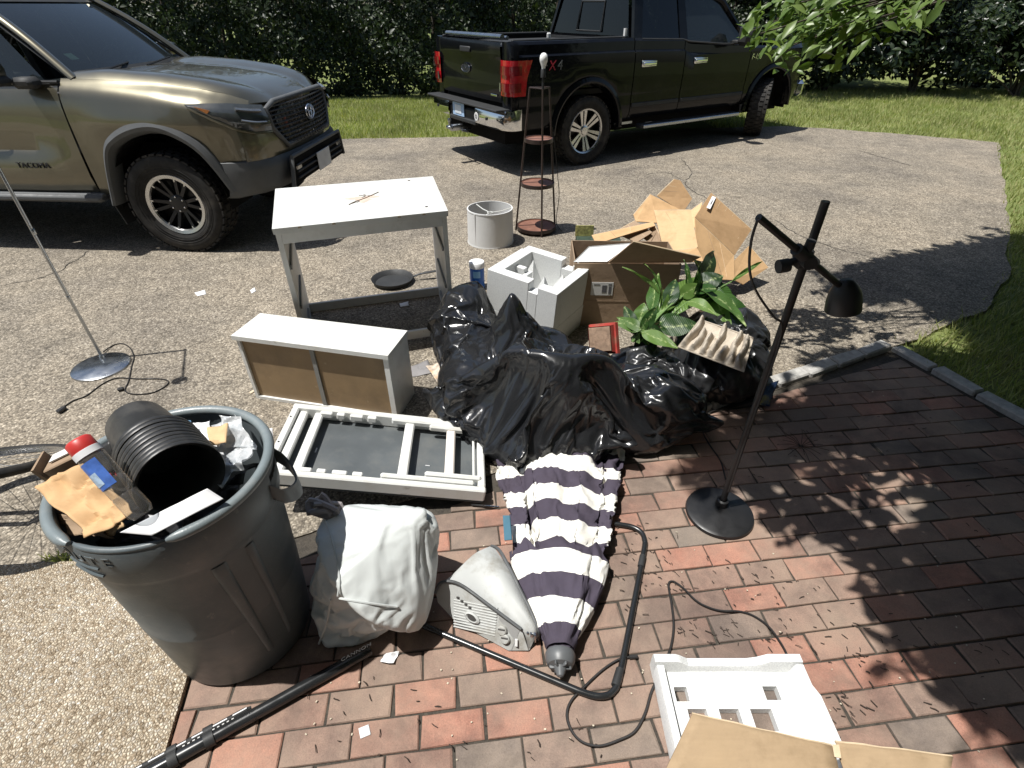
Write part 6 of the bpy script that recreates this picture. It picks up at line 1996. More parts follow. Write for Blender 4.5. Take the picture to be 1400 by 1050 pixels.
# nested flower pots
def pots():
    n = Vector((.73, -.68, .02)).normalized()
    C0 = P(249, 657, .80)
    F = frame(n)
    prof = [(.0, -.178), (.070, -.178), (.076, -.170), (.089, -.018), (.090, -.0165), (.1020, -.015), (.1035, -.009), (.1035, -.003), (.1015, .0), (.0985, -.002), (.087, -.018), (.072, -.165), (0, -.165)]
    first = None
    N = 9
    for k in range(N):
        off = .0185 * k + random.uniform(-.003, .003)
        jit = Matrix.Rotation(random.uniform(-.015, .015), 3, 'X') @ Matrix.Rotation(random.uniform(-.015, .015), 3, 'Y')
        if first is None:
            g = G().lathe(prof, 40)
            for q in range(4):
                a = q * 1.571 + .4
                g.lathe([(0, -.1640), (.010, -.1640)], 10, Matrix.Translation((.045 * math.cos(a), .045 * math.sin(a), 0)))
            ob = g.build('flower_pot', POTBLACK, smooth=40)
            first = ob
        else:
            ob = first.copy(); COL.objects.link(ob)
        ob.matrix_world = mat4(C0 - n * off, F @ jit)
        if k == 0: lab = 'nearest of the nested black flower pots, its open mouth showing'
        elif k == N - 1: lab = 'rearmost of the nested black flower pots, its bottom showing'
        else: lab = 'black flower pot inside the nested stack, only its rim showing'
        tag(ob, lab, 'flower pot', 'nested black flower pots in the grey bin')
pots()
def bottle():
    top, bot = P(111, 609, .95), P(196, 704, .80)
    ax = (top - bot); L = ax.length; ax.normalize()
    o = thing('clear_bottle', 'clear plastic bottle with red cap and blue label, leaning in the grey bin', 'bottle', bot)
    M = mat4((0, 0, 0), frame(ax))
    r_ = .0275
    PET = thin_glass('bottle_plastic', (.86, .88, .90), .04, .10, (.55, .50, .45))
    G().lathe([(0, .004), (.022, 0), (r_, .012), (r_, L * .30), (r_ - .0012, L * .31), (r_, L * .32), (r_, L * .52), (r_ - .0012, L * .53), (r_, L * .54), (r_, L * .80), (r_ * .97, L * .86)], 32, M).build('bottle_body', PET, o, smooth=50)
    lab = G().lathe([(r_ + .0006, L * .45), (r_ + .0006, L * .80)], 20, M, a0=R(150), a1=R(320)).build('label', simple('label_blue', (.07, .16, .50), .35, var=.3, vs=40), o, smooth=60)
    G().lathe([(r_ + .0012, L * .50), (r_ + .0012, L * .66)], 14, M, a0=R(225), a1=R(280)).build('label_panel', simple('label_pale', (.40, .52, .66), .35, var=.4, vs=60), lab, smooth=60)
    for z, w in ((.50, .012), (.54, .012)):
        G().lathe([(r_ + .0018, L * z), (r_ + .0018, L * z + w)], 6, M, a0=R(190), a1=R(212)).build('label_text', PAPER, lab, smooth=60)
    G().lathe([(r_ * 1.05, L * .855), (r_ * 1.05, L * .93), (r_ * .95, L * .935)], 32, M).build('neck_band', PAPER, o, smooth=50)
    cap = G().lathe([(r_ * .98, L * .925), (r_ * 1.0, L * .94), (r_ * .98, L * 1.05), (r_ * .80, L * 1.075), (0, L * 1.08)], 28, M)
    cap.build('cap', REDPLASTIC, o, smooth=45)
bottle()

# --- foam block with moulded cavities
def foam_block():
    FL, FR = P(661, 366, .45), P(757, 391, .45)
    ax = (FR - FL); ax.z = 0; W_ = ax.length; ax.normalize()
    ay = Vector((-ax.y, ax.x, 0))
    D = .47; H = .42
    o = thing('foam_block', 'white moulded foam packing block with angular hollows, between the black bags', 'packing foam', Vector((FL.x, FL.y, 0)))
    F = Matrix((ax, ay, Vector((0, 0, 1)))).transposed()
    tilt = Matrix.Rotation(R(4), 3, 'Y')
    z0 = .45 - H
    def lp(x, y, z): return F @ (tilt @ Vector((x, y, z))) + Vector((0, 0, z0))
    # ring walls
    def blk(g, x0, x1, y0, y1, za, zb, bev=.0025):
        b = G().box(((x0 + x1) / 2, (y0 + y1) / 2, (za + zb) / 2), (x1 - x0, y1 - y0, zb - za), bev=bev)
        g.add([lp(*v) for v in b.v], b.f)
    t = .068
    g = G()
    blk(g, 0, W_, 0, D, 0, .16)
    blk(g, .0, W_ * .60, .0, t, .1602, H)
    blk(g, W_ * .60 + .0005, W_ * .73, .0, t, .1602, H - .055)
    blk(g, W_ * .73 + .001, W_, .0, t, .1602, H - .012)
    blk(g, .0, t + .012, t + .0005, D - t, .161, H)
    blk(g, W_ - t, W_, t + .0005, D - t, .161, H - .012)
    blk(g, .012, W_ * .62, D - t + .0005, D, .161, H)
    blk(g, W_ * .62 + .001, W_ * .78, D - t + .0005, D, .161, H - .05)
    blk(g, W_ * .78 + .001, W_ - .004, D - t + .0005, D, .161, H - .012)
    # ribs and wedges in the hollow
    def wedge(x0, x1, y0, y1, top):
        g.add([lp(*q) for q in [(x0, y0, .16), (x1, y0, .16), (x1, y1, .16), (x0, y1, .16), ((x0 + x1) / 2 + .01, (y0 + y1) / 2, top)]], [(0, 1, 4), (1, 2, 4), (2, 3, 4), (3, 0, 4)])
    blk(g, W_ * .30, W_ * .36, t, D * .55, .161, H - .06)
    blk(g, .06, W_ * .30, D * .42, D * .50, .161, H - .03)
    wedge(W_ * .46, W_ * .78, D * .12, D * .55, H - .01)
    wedge(W_ * .10, W_ * .40, D * .52, D * .90, H - .02)
    wedge(W_ * .50, W_ * .88, D * .55, D * .93, H - .06)
    wedge(.06, W_ * .3, D * .1, D * .42, H - .10)
    o2 = g.build('block', FOAM, o, smooth=25)
foam_block()

def canister():
    c = Vector((-.262, 3.72, 0))
    o = thing('canister', 'round blue and white tub standing behind the small black bag', 'tub', c)
    G().lathe([(0, 0), (.052, 0), (.054, .004), (.054, .172), (0, .172)], 32).build('tub_body', BLUEPRINT, o, smooth=40)
    G().lathe([(.0546, .10), (.0546, .150)], 12, a0=R(-120), a1=R(-60)).build('label', simple('label_light_blue', (.25, .5, .8), .4), o, smooth=60)
    G().lathe([(.055, .168), (.058, .17), (.058, .205), (.054, .211), (0, .213)], 32).build('lid', PAPER, o, smooth=40)
canister()

# --- big open cardboard box and the flattened cartons behind it
def carton_box():
    A, B = P(786, 360, .44), P(932, 362, .44)
    ax = B - A; ax.z = 0; W_ = ax.length; ax.normalize(); ay = Vector((-ax.y, ax.x, 0)); D = .40; H = .44
    o = thing('cardboard_box', 'large open brown cardboard box with a pale label, standing behind the black bags', 'cardboard box', Vector((A.x, A.y, 0)))
    T = .006
    F = Matrix((ax, ay, Vector((0, 0, 1)))).transposed()
    def bx(name, x0, x1, y0, y1, z0, z1, m):
        return G().box(F @ Vector(((x0 + x1) / 2, (y0 + y1) / 2, (z0 + z1) / 2)), (x1 - x0, y1 - y0, z1 - z0), F).build(name, m, o)
    bx('front_panel', 0, W_, 0, T, 0, H, CARDDARK)
    bx('back_panel', 0, W_, D - T, D, 0, H, CARDDARK)
    bx('side_panel', 0, T, T + .001, D - T - .001, 0, H, CARDDARK)
    bx('side_panel', W_ - T, W_, T + .001, D - T - .001, 0, H, CARDDARK)
    bx('base_panel', T + .001, W_ - T - .001, T + .001, D - T - .001, 0, .006, CARDDARK)
    lb = bx('label', .115, .255, -.0025, -.0005, .225, .315, LABELPAPER)
    for x, z, w, h in ((.235, .300, .022, .010), (.20, .27, .03, .05), (.236, .262, .018, .05), (.15, .30, .04, .004)):
        bx('label_print', x - w / 2, x + w / 2, -.0036, -.0027, z - h / 2, z + h / 2, INK).parent = lb
    for z in (.205, .213, .221): bx('print_line', .0, .055, -.0022, -.0006, z, z + .003, CARDEDGE)
    bx('tape', .0, W_ - .01, -.0016, -.0004, .180, .186, CARDDARK)
    wl = [Vector(v) - o.location for v in (P(786, 357, .445), P(864, 333, .50), P(826, 357, .46), )]
    fl = [P(784, 358, .445), P(830, 358, .452), P(866, 332, .50), P(805, 337, .52)]
    G().sheet([v - o.location for v in fl], .005).build('flap', CARDWHITE, o)
    yb_ = P(832, 358, .447).y
    fl = [PY(832, 358.5, yb_ - .004), PY(944, 358.5, yb_ - .004), PY(958, 351, yb_ - .05), PY(866, 330, yb_ - .13)]
    G().sheet([v - o.location for v in fl], .006).build('flap', CARDDARK, o)
    p0, p1 = fl[3] - o.location, fl[2] - o.location
    G().tube([p0, p1], .005, 5).build('flap_edge', CARDEDGE, o)
carton_box()
def flat_carton(name, label, panels, mats, extra=None):
    """panels: list of point lists (world)."""
    allp = [p for q in panels for p in q]
    b = Vector((sum(p.x for p in allp) / len(allp), sum(p.y for p in allp) / len(allp), min(p.z for p in allp)))
    o = thing(name, label, 'cardboard', b)
    for i, (q, m) in enumerate(zip(panels, mats)):
        G().sheet([p - b for p in q], .007).build('panel', m, o)
        cen = sum((p - b for p in q), Vector()) / len(q)
        if len(q) > 3:
            nq = (q[1] - q[0]).cross(q[2] - q[0]).normalized()
            if nq.y > 0: nq = -nq
            for f_ in ((.30, .34), (.62, .58)):
                e0 = q[0].lerp(q[1], f_[0]) - b; e1 = q[3].lerp(q[2], f_[1]) - b
                G().tube([e0.lerp(e1, .04) + nq * .0033, e0.lerp(e1, .5) + nq * .0036, e0.lerp(e1, .93) + nq * .0033], .0013, 4).build('crease', CARDDARK if f_[0] < .5 else CARDEDGE, o)
        # torn corrugated edge along the first side
        a, c = q[0] - b, q[1] - b
        G().tube([a, a.lerp(c, .5) + Vector((0, 0, .002)), c], .0042, 5).build('raw_edge', CARDEDGE, o)
    return o
Y = PY
flat_carton('flattened_carton', 'largest flattened cardboard carton fanned upright behind the open box', [
    [Y(898, 268, 4.05), Y(922, 245, 4.12), Y(930, 247, 4.12), Y(946, 272, 4.05), Y(934, 290, 3.98)],
    [Y(866, 294, 3.95), Y(889, 266, 4.05), Y(934, 289, 3.97), Y(900, 305, 3.85), Y(869, 303, 3.88)],
    [Y(894, 288, 3.84), Y(944, 287, 3.80), Y(954, 338, 3.55), Y(934, 346, 3.52), Y(907, 341, 3.55)]], [CARDMID, CARD, CARDLIGHT])
c4 = flat_carton('flattened_carton', 'cardboard carton with a small white sticker leaning at the upper right of the heap', [
    [Y(972, 264, 4.05), Y(1027, 314, 3.95), Y(1004, 349, 3.75), Y(950, 297, 3.82)],
    [Y(950, 298, 3.815), Y(1003, 349, 3.74), Y(1004, 383, 3.55), Y(980, 382, 3.5), Y(952, 342, 3.6)]], [CARDMID, CARD])
lab = [Y(973, 269, 4.03), Y(978, 271, 4.025), Y(970, 287, 3.90), Y(965, 285, 3.905)]
nn = (lab[1] - lab[0]).cross(lab[3] - lab[0]).normalized()
if nn.y > 0: nn = -nn
G().sheet([p + nn * .008 - c4.location for p in lab], .002).build('sticker', PAPER, c4)
G().box(sum((p for p in lab), Vector()) / 4 + nn * .0095 - c4.location, (.012, .002, .05), frame(lab[0] - lab[3], nn)).build('sticker_print', INK, c4)
for k in range(5):
    u = .12 + k * .08
    a = Y(972, 264, 4.05).lerp(Y(1027, 314, 3.95), u * 2); b_ = Y(950, 297, 3.82).lerp(Y(1004, 349, 3.75), u * 2)
    G().tube([a.lerp(b_, .05) + nn * .0045 - c4.location, a.lerp(b_, .55) + nn * .0045 - c4.location], .0018, 4).build('crease', CARDEDGE, c4)
flat_carton('flattened_carton', 'small torn cardboard carton at the right end of the heap by the lamp cord', [
    [Y(1024, 336, 3.90), Y(1050, 366, 3.80), Y(1016, 389, 3.60), Y(1002, 382, 3.58), Y(1004, 356, 3.72)]], [CARD])
flat_carton('flattened_carton', 'long cardboard flap folded over the dark hollow behind the open box', [
    [Y(809, 322, 3.70), Y(893, 304, 3.80), Y(896, 309, 3.74), Y(815, 334, 3.58)],
    [Y(893, 305, 3.80), Y(912, 340, 3.60), Y(905, 345, 3.56), Y(880, 326, 3.70)]], [CARD, CARDDARK])
flat_carton('cardboard_scrap', 'narrow torn cardboard strip wedged between the two largest upright cartons', [[Y(942, 290, 3.92), Y(960, 277, 4.0), Y(958, 302, 3.85), Y(949, 312, 3.75)]], [CARDLIGHT])
flat_carton('cardboard_scrap', 'orange brown cardboard scrap low behind the open box flap', [[Y(905, 346, 3.54), Y(953, 339, 3.5), Y(962, 357, 3.42), Y(915, 360, 3.45)]], [CARD])
flat_carton('cardboard_scrap', 'torn cardboard corner jutting out beside the long folded flap', [[Y(840, 318, 3.78), Y(868, 302, 3.86), Y(892, 318, 3.70), Y(870, 332, 3.62)]], [CARDDARK])
def produce_box():
    A = P(789, 334, .0)
    A = PY(788, 334, 3.75)
    o = thing('produce_box', 'low brown carton with a dark green printed strip behind the open box', 'cardboard box', (A.x, A.y, 0))
    G().box((.17, .14, .125), (.36, .26, .25), bev=.003).build('carton_body', CARD, o)
    G().box((.19, .16, .278), (.33, .24, .055), bev=.002).build('inner_tray', simple('printed_green', (.03, .05, .035), .6, var=.5, vs=60), o)
    for k in range(8):
        G().box((.06 + .035 * k, .038, .28), (.006, .003, .045)).build('printed_bar', LABELPAPER, o)
    G().box((.085, .24, .345), (.14, .006, .085)).build('printed_card', simple('printed_yellow', (.42, .40, .15), .6, var=.6, vs=50), o)
    G().box((.12, .005, .20), (.16, .012, .010)).build('slot', DARKVOID, o)
produce_box()

# --- moulded pulp tray on the right hand bag
def pulp_tray():
    a, b, c, d = P(927, 474, .335), P(1017, 508, .315), P(1030, 462, .40), P(957, 437, .42)
    o = thing('pulp_tray', 'beige moulded pulp packing tray with finger ridges, on the right hand black bag', 'packing tray', (a + b + c + d) / 4)
    n = (b - a).cross(d - a).normalized()
    N, M_ = 64, 30
    rows = []
    for i in range(M_ + 1):
        v = i / M_
        row = []
        for j in range(N + 1):
            u = j / N
            p = a.lerp(b, u).lerp(d.lerp(c, u), v)
            edge = min(1, min(u, 1 - u) / .03, v / .05, (1 - v) / .02)
            ph = u * 7.2 + .13 * math.sin(v * 8 + int(u * 7.2) * 2) + .12 * noise.noise(p * 20)
            ridge = max(0, math.sin(ph * math.pi) ** 2 * 1.25 - .15)
            endk = .62 + .38 * math.sin(int(ph) * 2.4 + 1)
            length = 1 if v < endk + .15 else max(0, 1 - (v - endk - .15) / .07)
            h = .050 * ridge ** .6 * min(1, v / .10) * length * (.75 + .25 * v) + .004 * noise.noise(p * 60) + .006 * noise.noise(p * 25)
            row.append(p + n * (h * edge) - o.location)
        rows.append(row)
    G().grid(rows).build('tray', PULP, o, smooth=50, solid=.004)
    rim = [a, b, c, d]
    G().tube([p - o.location for p in rim], .005, 5, closed=True).build('tray_rim', PULP, o, smooth=50)
pulp_tray()

# --- potted plant thrown on the heap
def leaf_mat():
    m, nt, b = node_mat('variegated_leaf')
    co = objco(nt)
    xyz = nd(nt, 'ShaderNodeSeparateXYZ', {'Vector': co})
    ay = mth(nt, 'ABSOLUTE', xyz.outputs['Y'])
    n = noise_tex(nt, nd(nt, 'ShaderNodeMapping', {'Vector': co, 'Scale': (14, 34, 14)}).outputs[0], 1.0, 4, .65)
    k = mth(nt, 'SUBTRACT', mth(nt, 'ADD', mth(nt, 'MULTIPLY', ay, -3.4), .36), mth(nt, 'MULTIPLY', n, .75))
    f = ramp(nt, mth(nt, 'ADD', k, .5), [(.42, (0, 0, 0)), (.54, (.85, .85, .85))])
    rn = nt.nodes.new('ShaderNodeObjectInfo').outputs['Random']
    green = ramp(nt, rn, [(0, (.014, .042, .010)), (.4, (.040, .098, .020)), (1, (.13, .22, .05))])
    c = mix(nt, f, green, (.42, .50, .22))
    nt.links.new(c, b.inputs['Base Color'])
    b.inputs['Roughness'].default_value = .4
    b.inputs['Specular IOR Level'].default_value = .4
    vein = nd(nt, 'ShaderNodeTexWave', {'Vector': nd(nt, 'ShaderNodeMapping', {'Vector': co, 'Rotation': (0, 0, .8)}).outputs[0], 'Scale': 9.0, 'Distortion': 1.5}).outputs['Fac']
    bp = nd(nt, 'ShaderNodeBump', {'Height': vein, 'Strength': .25, 'Distance': .01})
    nt.links.new(bp.outputs[0], b.inputs['Normal'])
    tl = nd(nt, 'ShaderNodeBsdfTranslucent', {'Color': mix(nt, 1, c, (1.3, 1.6, .6), 'MULTIPLY')})
    ms = nd(nt, 'ShaderNodeMixShader', {0: .25, 1: b.outputs[0], 2: tl.outputs[0]})
    nt.links.new(ms.outputs[0], nt.nodes['Material Output'].inputs[0])
    return m
def plant():
    root = P(868, 462, .34)
    o = thing('potted_plant', 'leafy green houseplant with cream streaked leaves dumped on the heap', 'plant', root)
    m = leaf_mat()
    shapes = []
    for k in range(3):
        rows = []
        for i in range(15):
            u = i / 14
            w = .19 * math.sin(math.pi * u ** .8) ** .8 * (1 - .25 * u)
            row = []
            for j in range(9):
                v = -1 + j / 4
                z = .10 * abs(v) * w * 4 * .35 - (.20 + .22 * k) * u * u + .10 * u + .012 * math.sin(u * 14 + k * 2 + v * 3)
                row.append(Vector((u, v * w, z)))
            rows.append(row)
        shapes.append(rows)
    meshes = {}
    def leaf(bp, tp, width, k, up=(0, -.3, 1)):
        x = (tp - bp); L = x.length; x.normalize()
        z = Vector(up); z = (z - x * z.dot(x)).normalized(); y = z.cross(x)
        if k not in meshes:
            ob = G().grid(shapes[k]).build('leaf', m, o, smooth=70)
            meshes[k] = ob.data
        else:
            ob = bpy.data.objects.new('leaf', meshes[k]); COL.objects.link(ob); ob.parent = o
        wk = width * 1.45 / .34 / L
        M = Matrix((x, y, z)).transposed().to_4x4() @ Matrix.Diagonal((L, L * wk * 1.0, L, 1))
        ob.matrix_local = Matrix.Translation(bp - root) @ M
    Ls = [((903, 432, .36), (966, 372, .50), .11, 0, (-.2, -.8, 1)), ((902, 428, .37), (910, 352, .54), .05, 1, (.8, -.8, .3)), ((893, 428, .36), (897, 368, .48), .06, 0, (-.6, -1, .2)),
          ((950, 392, .44), (985, 340, .53), .10, 0, (.8, -.6, .6)), ((950, 392, .44), (1006, 396, .44), .11, 2, (0, -.6, 1)), ((962, 384, .46), (1022, 418, .40), .11, 2, (.2, -.4, 1)),
          ((985, 400, .42), (1030, 440, .33), .09, 1, (.3, -.3, 1)), ((900, 440, .36), (955, 440, .38), .08, 2, (0, -.6, 1)), ((870, 448, .36), (851, 418, .45), .045, 1, (-.5, -.8, .6)),
          ((872, 446, .37), (882, 412, .46), .06, 0, (-.2, -1, .4)), ((874, 448, .37), (912, 450, .38), .055, 2, (0, -.6, 1)), ((872, 450, .36), (848, 436, .42), .05, 2, (-.2, -.6, 1)),
          ((876, 452, .36), (900, 418, .46), .05, 0, (.2, -.9, .5)), ((880, 455, .35), (905, 462, .34), .05, 1, (0, -.5, 1)), ((905, 425, .38), (945, 402, .45), .07, 1, (.3, -.6, .8)),
          ((940, 400, .44), (940, 352, .56), .05, 0, (.4, -1, .1)), ((930, 405, .43), (958, 388, .50), .06, 1, (.2, -.8, .6)), ((955, 390, .45), (990, 375, .50), .08, 0, (.2, -.5, 1)), ((912, 420, .40), (925, 378, .50), .06, 0, (-.3, -.9, .4)), ((966, 395, .43), (998, 425, .38), .07, 2, (0, -.4, 1)), ((1000, 385, .45), (1048, 352, .50), .02, 0, (.3, -.5, 1))]
    for b, t, w, k, up in Ls: leaf(P(*b), P(*t), w, k, up)
    for b, t, w, k, up in Ls[:20]:
        b2 = (b[0] + random.uniform(-12, 14), b[1] + random.uniform(-4, 12), b[2] + random.uniform(-.03, .02))
        t2 = (t[0] + random.uniform(-16, 20), t[1] + random.uniform(2, 26), t[2] - random.uniform(.0, .07))
        leaf(P(*b2), P(*t2), w * random.uniform(.75, 1.0), (k + 1) % 3, tuple(u + random.uniform(-.4, .4) for u in up))
    st = G()
    for b, t, w, k, up in Ls:
        p0 = P(868 + random.uniform(-6, 6), 466 + random.uniform(-4, 4), .30)
        p1 = P(*b)
        st.tube(smooth_path([p0 - root, (p0.lerp(p1, .5) + Vector((0, 0, .02))) - root, p1 - root], 3), .004, 5)
    st.build('stem', simple('plant_stem', (.16, .26, .09), .5), o, smooth=60)
    # its dark pot, on its side
    n = Vector((-.25, -.35, .45)).normalized()
    pc = P(882, 474, .27)
    G().lathe([(0, -.09), (.045, -.09), (.058, 0), (.062, .0), (.062, -.012), (.056, -.004), (.045, -.02), (0, -.02)], 28, mat4(pc - root, frame(n))).build('pot', POTBLACK, o, smooth=45)
plant()
def red_planter():
    bc = P(820, 464, .36); rc = P(846, 455, .335)
    n = (Vector((.55, .60, -.28))).normalized()
    o = thing('red_planter', 'square red plastic planter tipped over with its dirty base facing out', 'planter', bc)
    F = frame(n, Vector((.6, -.5, .35)))
    def ring(h, z): return [F @ Vector((x * h, y * h, z)) for x, y in ((-1, -1), (1, -1), (1, 1), (-1, 1))]
    a, b, c, d = ring(.066, 0), ring(.069, .030), ring(.078, .031), ring(.080, .055)
    base = G().add(ring(.060, -.002) + ring(.062, 0), [(3, 2, 1, 0), (0, 1, 5, 4), (1, 2, 6, 5), (2, 3, 7, 6), (3, 0, 4, 7)])
    base.build('base', simple('dirty_base', (.28, .19, .13), .8, var=.35, vs=30, dirt=(.12, .075, .05), dirt_amt=.8, dirt_s=25), o)
    w = G()
    for lo, hi in ((a, b), (b, c), (c, d)): w.grid([lo, hi], wrap=True)
    w.grid([d, ring(.073, .054), ring(.064, .01)], wrap=True)
    w.build('wall', DUSTYRED, o)
    G().add(ring(.066, .035), [(0, 1, 2, 3)]).build('soil', EARTH, o)
red_planter()
crumple('food_packet', 'dark blue and yellow packet lying beside the right hand black bag', 'packet', [P(1036, 530, .10), P(1064, 520, .12), P(1052, 556, .01), P(1030, 552, .03)], 8, .008, simple('packet_print', (.05, .09, .20), .35, var=.5, vs=14, dirt=(.45, .38, .05), dirt_amt=1, dirt_s=9), 21, 12)
crumple('magazine', 'torn colourful leaflet lying on the asphalt beside the small black bag', 'paper', [P(582, 500, .01), P(600, 496, .02), P(618, 524, .02), P(602, 530, .01)], 12, .010, simple('leaflet_print', (.52, .44, .36), .5, var=.55, vs=28, dirt=(.45, .22, .04), dirt_amt=1, dirt_s=12), 22, 16)
# ------------------------------------------------------------------ umbrella, device, tubes, foreground
def umbrella():
    A = Vector((.155, .880, .05)); B = Vector((.230, 1.98, .055))
    o = thing('garden_umbrella', 'closed garden umbrella with navy and white stripes lying on the bricks', 'umbrella', (A.x, A.y, 0))
    ax = (B - A).normalized()
    xx = Vector((0, 0, 1)).cross(ax).normalized() * -1
    zz = xx.cross(ax).normalized()
    if zz.z < 0: zz = -zz
    L = (B - A).length
    def stripe_mat():
        m, nt, b = node_mat('striped_canvas')
        at = nd(nt, 'ShaderNodeAttribute', attribute_name='stripe')
        fr = mth(nt, 'FRACT', at.outputs['Fac'])
        s = ramp(nt, fr, [(0, (.066, .056, .078)), (.499, (.078, .066, .088)), (.501, (.74, .73, .69)), (1, (.74, .73, .69))], 'CONSTANT')
        co = objco(nt)
        s2 = mix(nt, 1, s, ramp(nt, noise_tex(nt, co, 6, 6, .7), [(.35, (.88, .86, .83)), (.6, (1.02, 1.02, 1.02))]), 'MULTIPLY')
        nt.links.new(s2, b.inputs['Base Color']); b.inputs['Roughness'].default_value = .9
        b.inputs['Specular IOR Level'].default_value = .15
        h = mth(nt, 'ADD', noise_tex(nt, co, 55, 4), mth(nt, 'MULTIPLY', noise_tex(nt, co, 700, 2), .25))
        bp = nd(nt, 'ShaderNodeBump', {'Height': h, 'Strength': .4, 'Distance': .003})
        nt.links.new(bp.outputs[0], b.inputs['Normal'])
        return m
    SM = stripe_mat()
    def canopy(name, t0, t1, hw, hh, npl, pl_amp, s0, period, seed, N=150, M_=80, lift=0.0, tail=None):
        verts, st = [], []
        for i in range(M_ + 1):
            u = i / M_
            for j in range(N):
                ph = 2 * math.pi * j / N
                # pleats: sharp ridges, deeper towards the open end
                k = ph * npl / (2 * math.pi) + .35 * noise.noise(Vector((math.cos(ph) * 1.5, math.sin(ph) * 1.5, u * 1.2 + seed)))
                rid = 1 - abs(2 * (k % 1) - 1)
                deep = pl_amp * min(1, u * 3.0 + .12)
                uu = u
                if tail: uu = u * (1 - tail * (rid - .5) * 0)
                t = t0 + (t1 - t0) * uu
                if tail: t += tail * u ** 6 * (.5 - rid) * 2
                wob = .08 * noise.noise(Vector((ph * 1.2, u * 4, seed + 4)))
                f = 1 - deep + 2 * deep * rid ** .8 + wob * min(1, u * 3)
                x = hw(t) * math.cos(ph) * f
                z = hh(t) * math.sin(ph) * f
                p = A + ax * (t * L) + xx * x + zz * (z + lift)
                lowz = .006
                if p.z < lowz: p.z = lowz + .002 * rid
                p = p + zz * (.005 * noise.noise(p * 22) + .006 * noise.noise(Vector((p.x * 30, p.y * 9, seed)))) + xx * (.006 * noise.noise(Vector((seed, p.y * 14, ph * 2))) * min(1, u * 3))
                verts.append(p - Vector((A.x, A.y, 0)))
                st.append(s0 + (t + .009 * (rid - .5) + .006 * noise.noise(p * 9)) * L / period)
        fs = []
        for i in range(M_):
            for j in range(N):
                j2 = (j + 1) % N
                fs.append((i * N + j, i * N + j2, (i + 1) * N + j2, (i + 1) * N + j))
        g = G().add(verts, fs)
        ob = g.build(name, SM, o, smooth=60)
        a = ob.data.attributes.new('stripe', 'FLOAT', 'POINT')
        a.data.foreach_set('value', st)
        return ob, N, M_
    hw = lambda t: interp(t, [0, .036, .12, .25, .38, .6, .84, 1], [.034, .052, .098, .140, .185, .240, .275, .275])
    hh = lambda t: interp(t, [0, .04, .14, .3, .6, .78, 1], [.034, .042, .06, .074, .095, .10, .06])
    cn, N_, M_ = canopy('canopy', .0, 1.0, hw, hh, 11, .20, .04, .170, 1.0, lift=-.004)
    core, _, _ = canopy('core', .01, .99, lambda t: hw(t) * .93, lambda t: hh(t) * .90, 9, .10, 0, 1, 2.0, N=40, M_=24)
    for ob in (cn, core): ob.parent = None; ob.location = o.location
    drape(cn, [core], 9, -.12, .03, .15, pin=[(i * N_ + j, 1.0) for i in (0, 1, 2, M_ - 1, M_) for j in range(N_)], stiff=25)
    bpy.data.objects.remove(core)
    hw2 = lambda t: hw(t) * interp(t, [0, .2, .42], [1.06, 1.10, 1.14])
    hh2 = lambda t: hh(t) * 1.12 + .010
    vc, N_, M_ = canopy('vent_cap', .015, .33, hw2, hh2, 8, .08, .04, .170, 3.0, M_=50, lift=.002, tail=.03)
    vc.parent = None; vc.location = o.location
    drape(vc, [cn], 7, -.07, .03, .15, pin=[(i * N_ + j, 1.0) for i in (0, 1, 2) for j in range(N_)], stiff=25)
    for ob in (cn, vc): ob.parent = o; ob.location = (0, 0, 0)
    F = frame(-ax, xx)
    cap = G().lathe([(.046, -.012), (.049, -.004), (.047, .016), (.040, .030), (.022, .036), (.016, .048), (.010, .062), (0, .066)], 28, mat4(A - Vector((A.x, A.y, 0)) + Vector((0, 0, -.004)), F))
    for k in range(6):
        a = k * 1.047
        cap.box(mat4(A - Vector((A.x, A.y, 0)), F) @ Vector((.022 * math.cos(a), .022 * math.sin(a), .034)), (.026, .006, .016), F @ Matrix.Rotation(a, 3, 'Z'), bev=.002)
    cap.build('finial', CAPGREY, o, smooth=45)
    pole = G().tube([B - ax * .3 - Vector((A.x, A.y, .02)), B + ax * .45 - Vector((A.x, A.y, .05))], .019, 10)
    pole.build('pole', simple('umbrella_pole', (.35, .33, .28), .4, .4), o, smooth=60)
    # tie strap
    s = [P(688, 705, .10), P(697, 705, .12), P(700, 738, .105), P(690, 739, .085)]
    G().sheet([p - o.location for p in s], .005).build('tie_strap', TEAL, o)
umbrella()

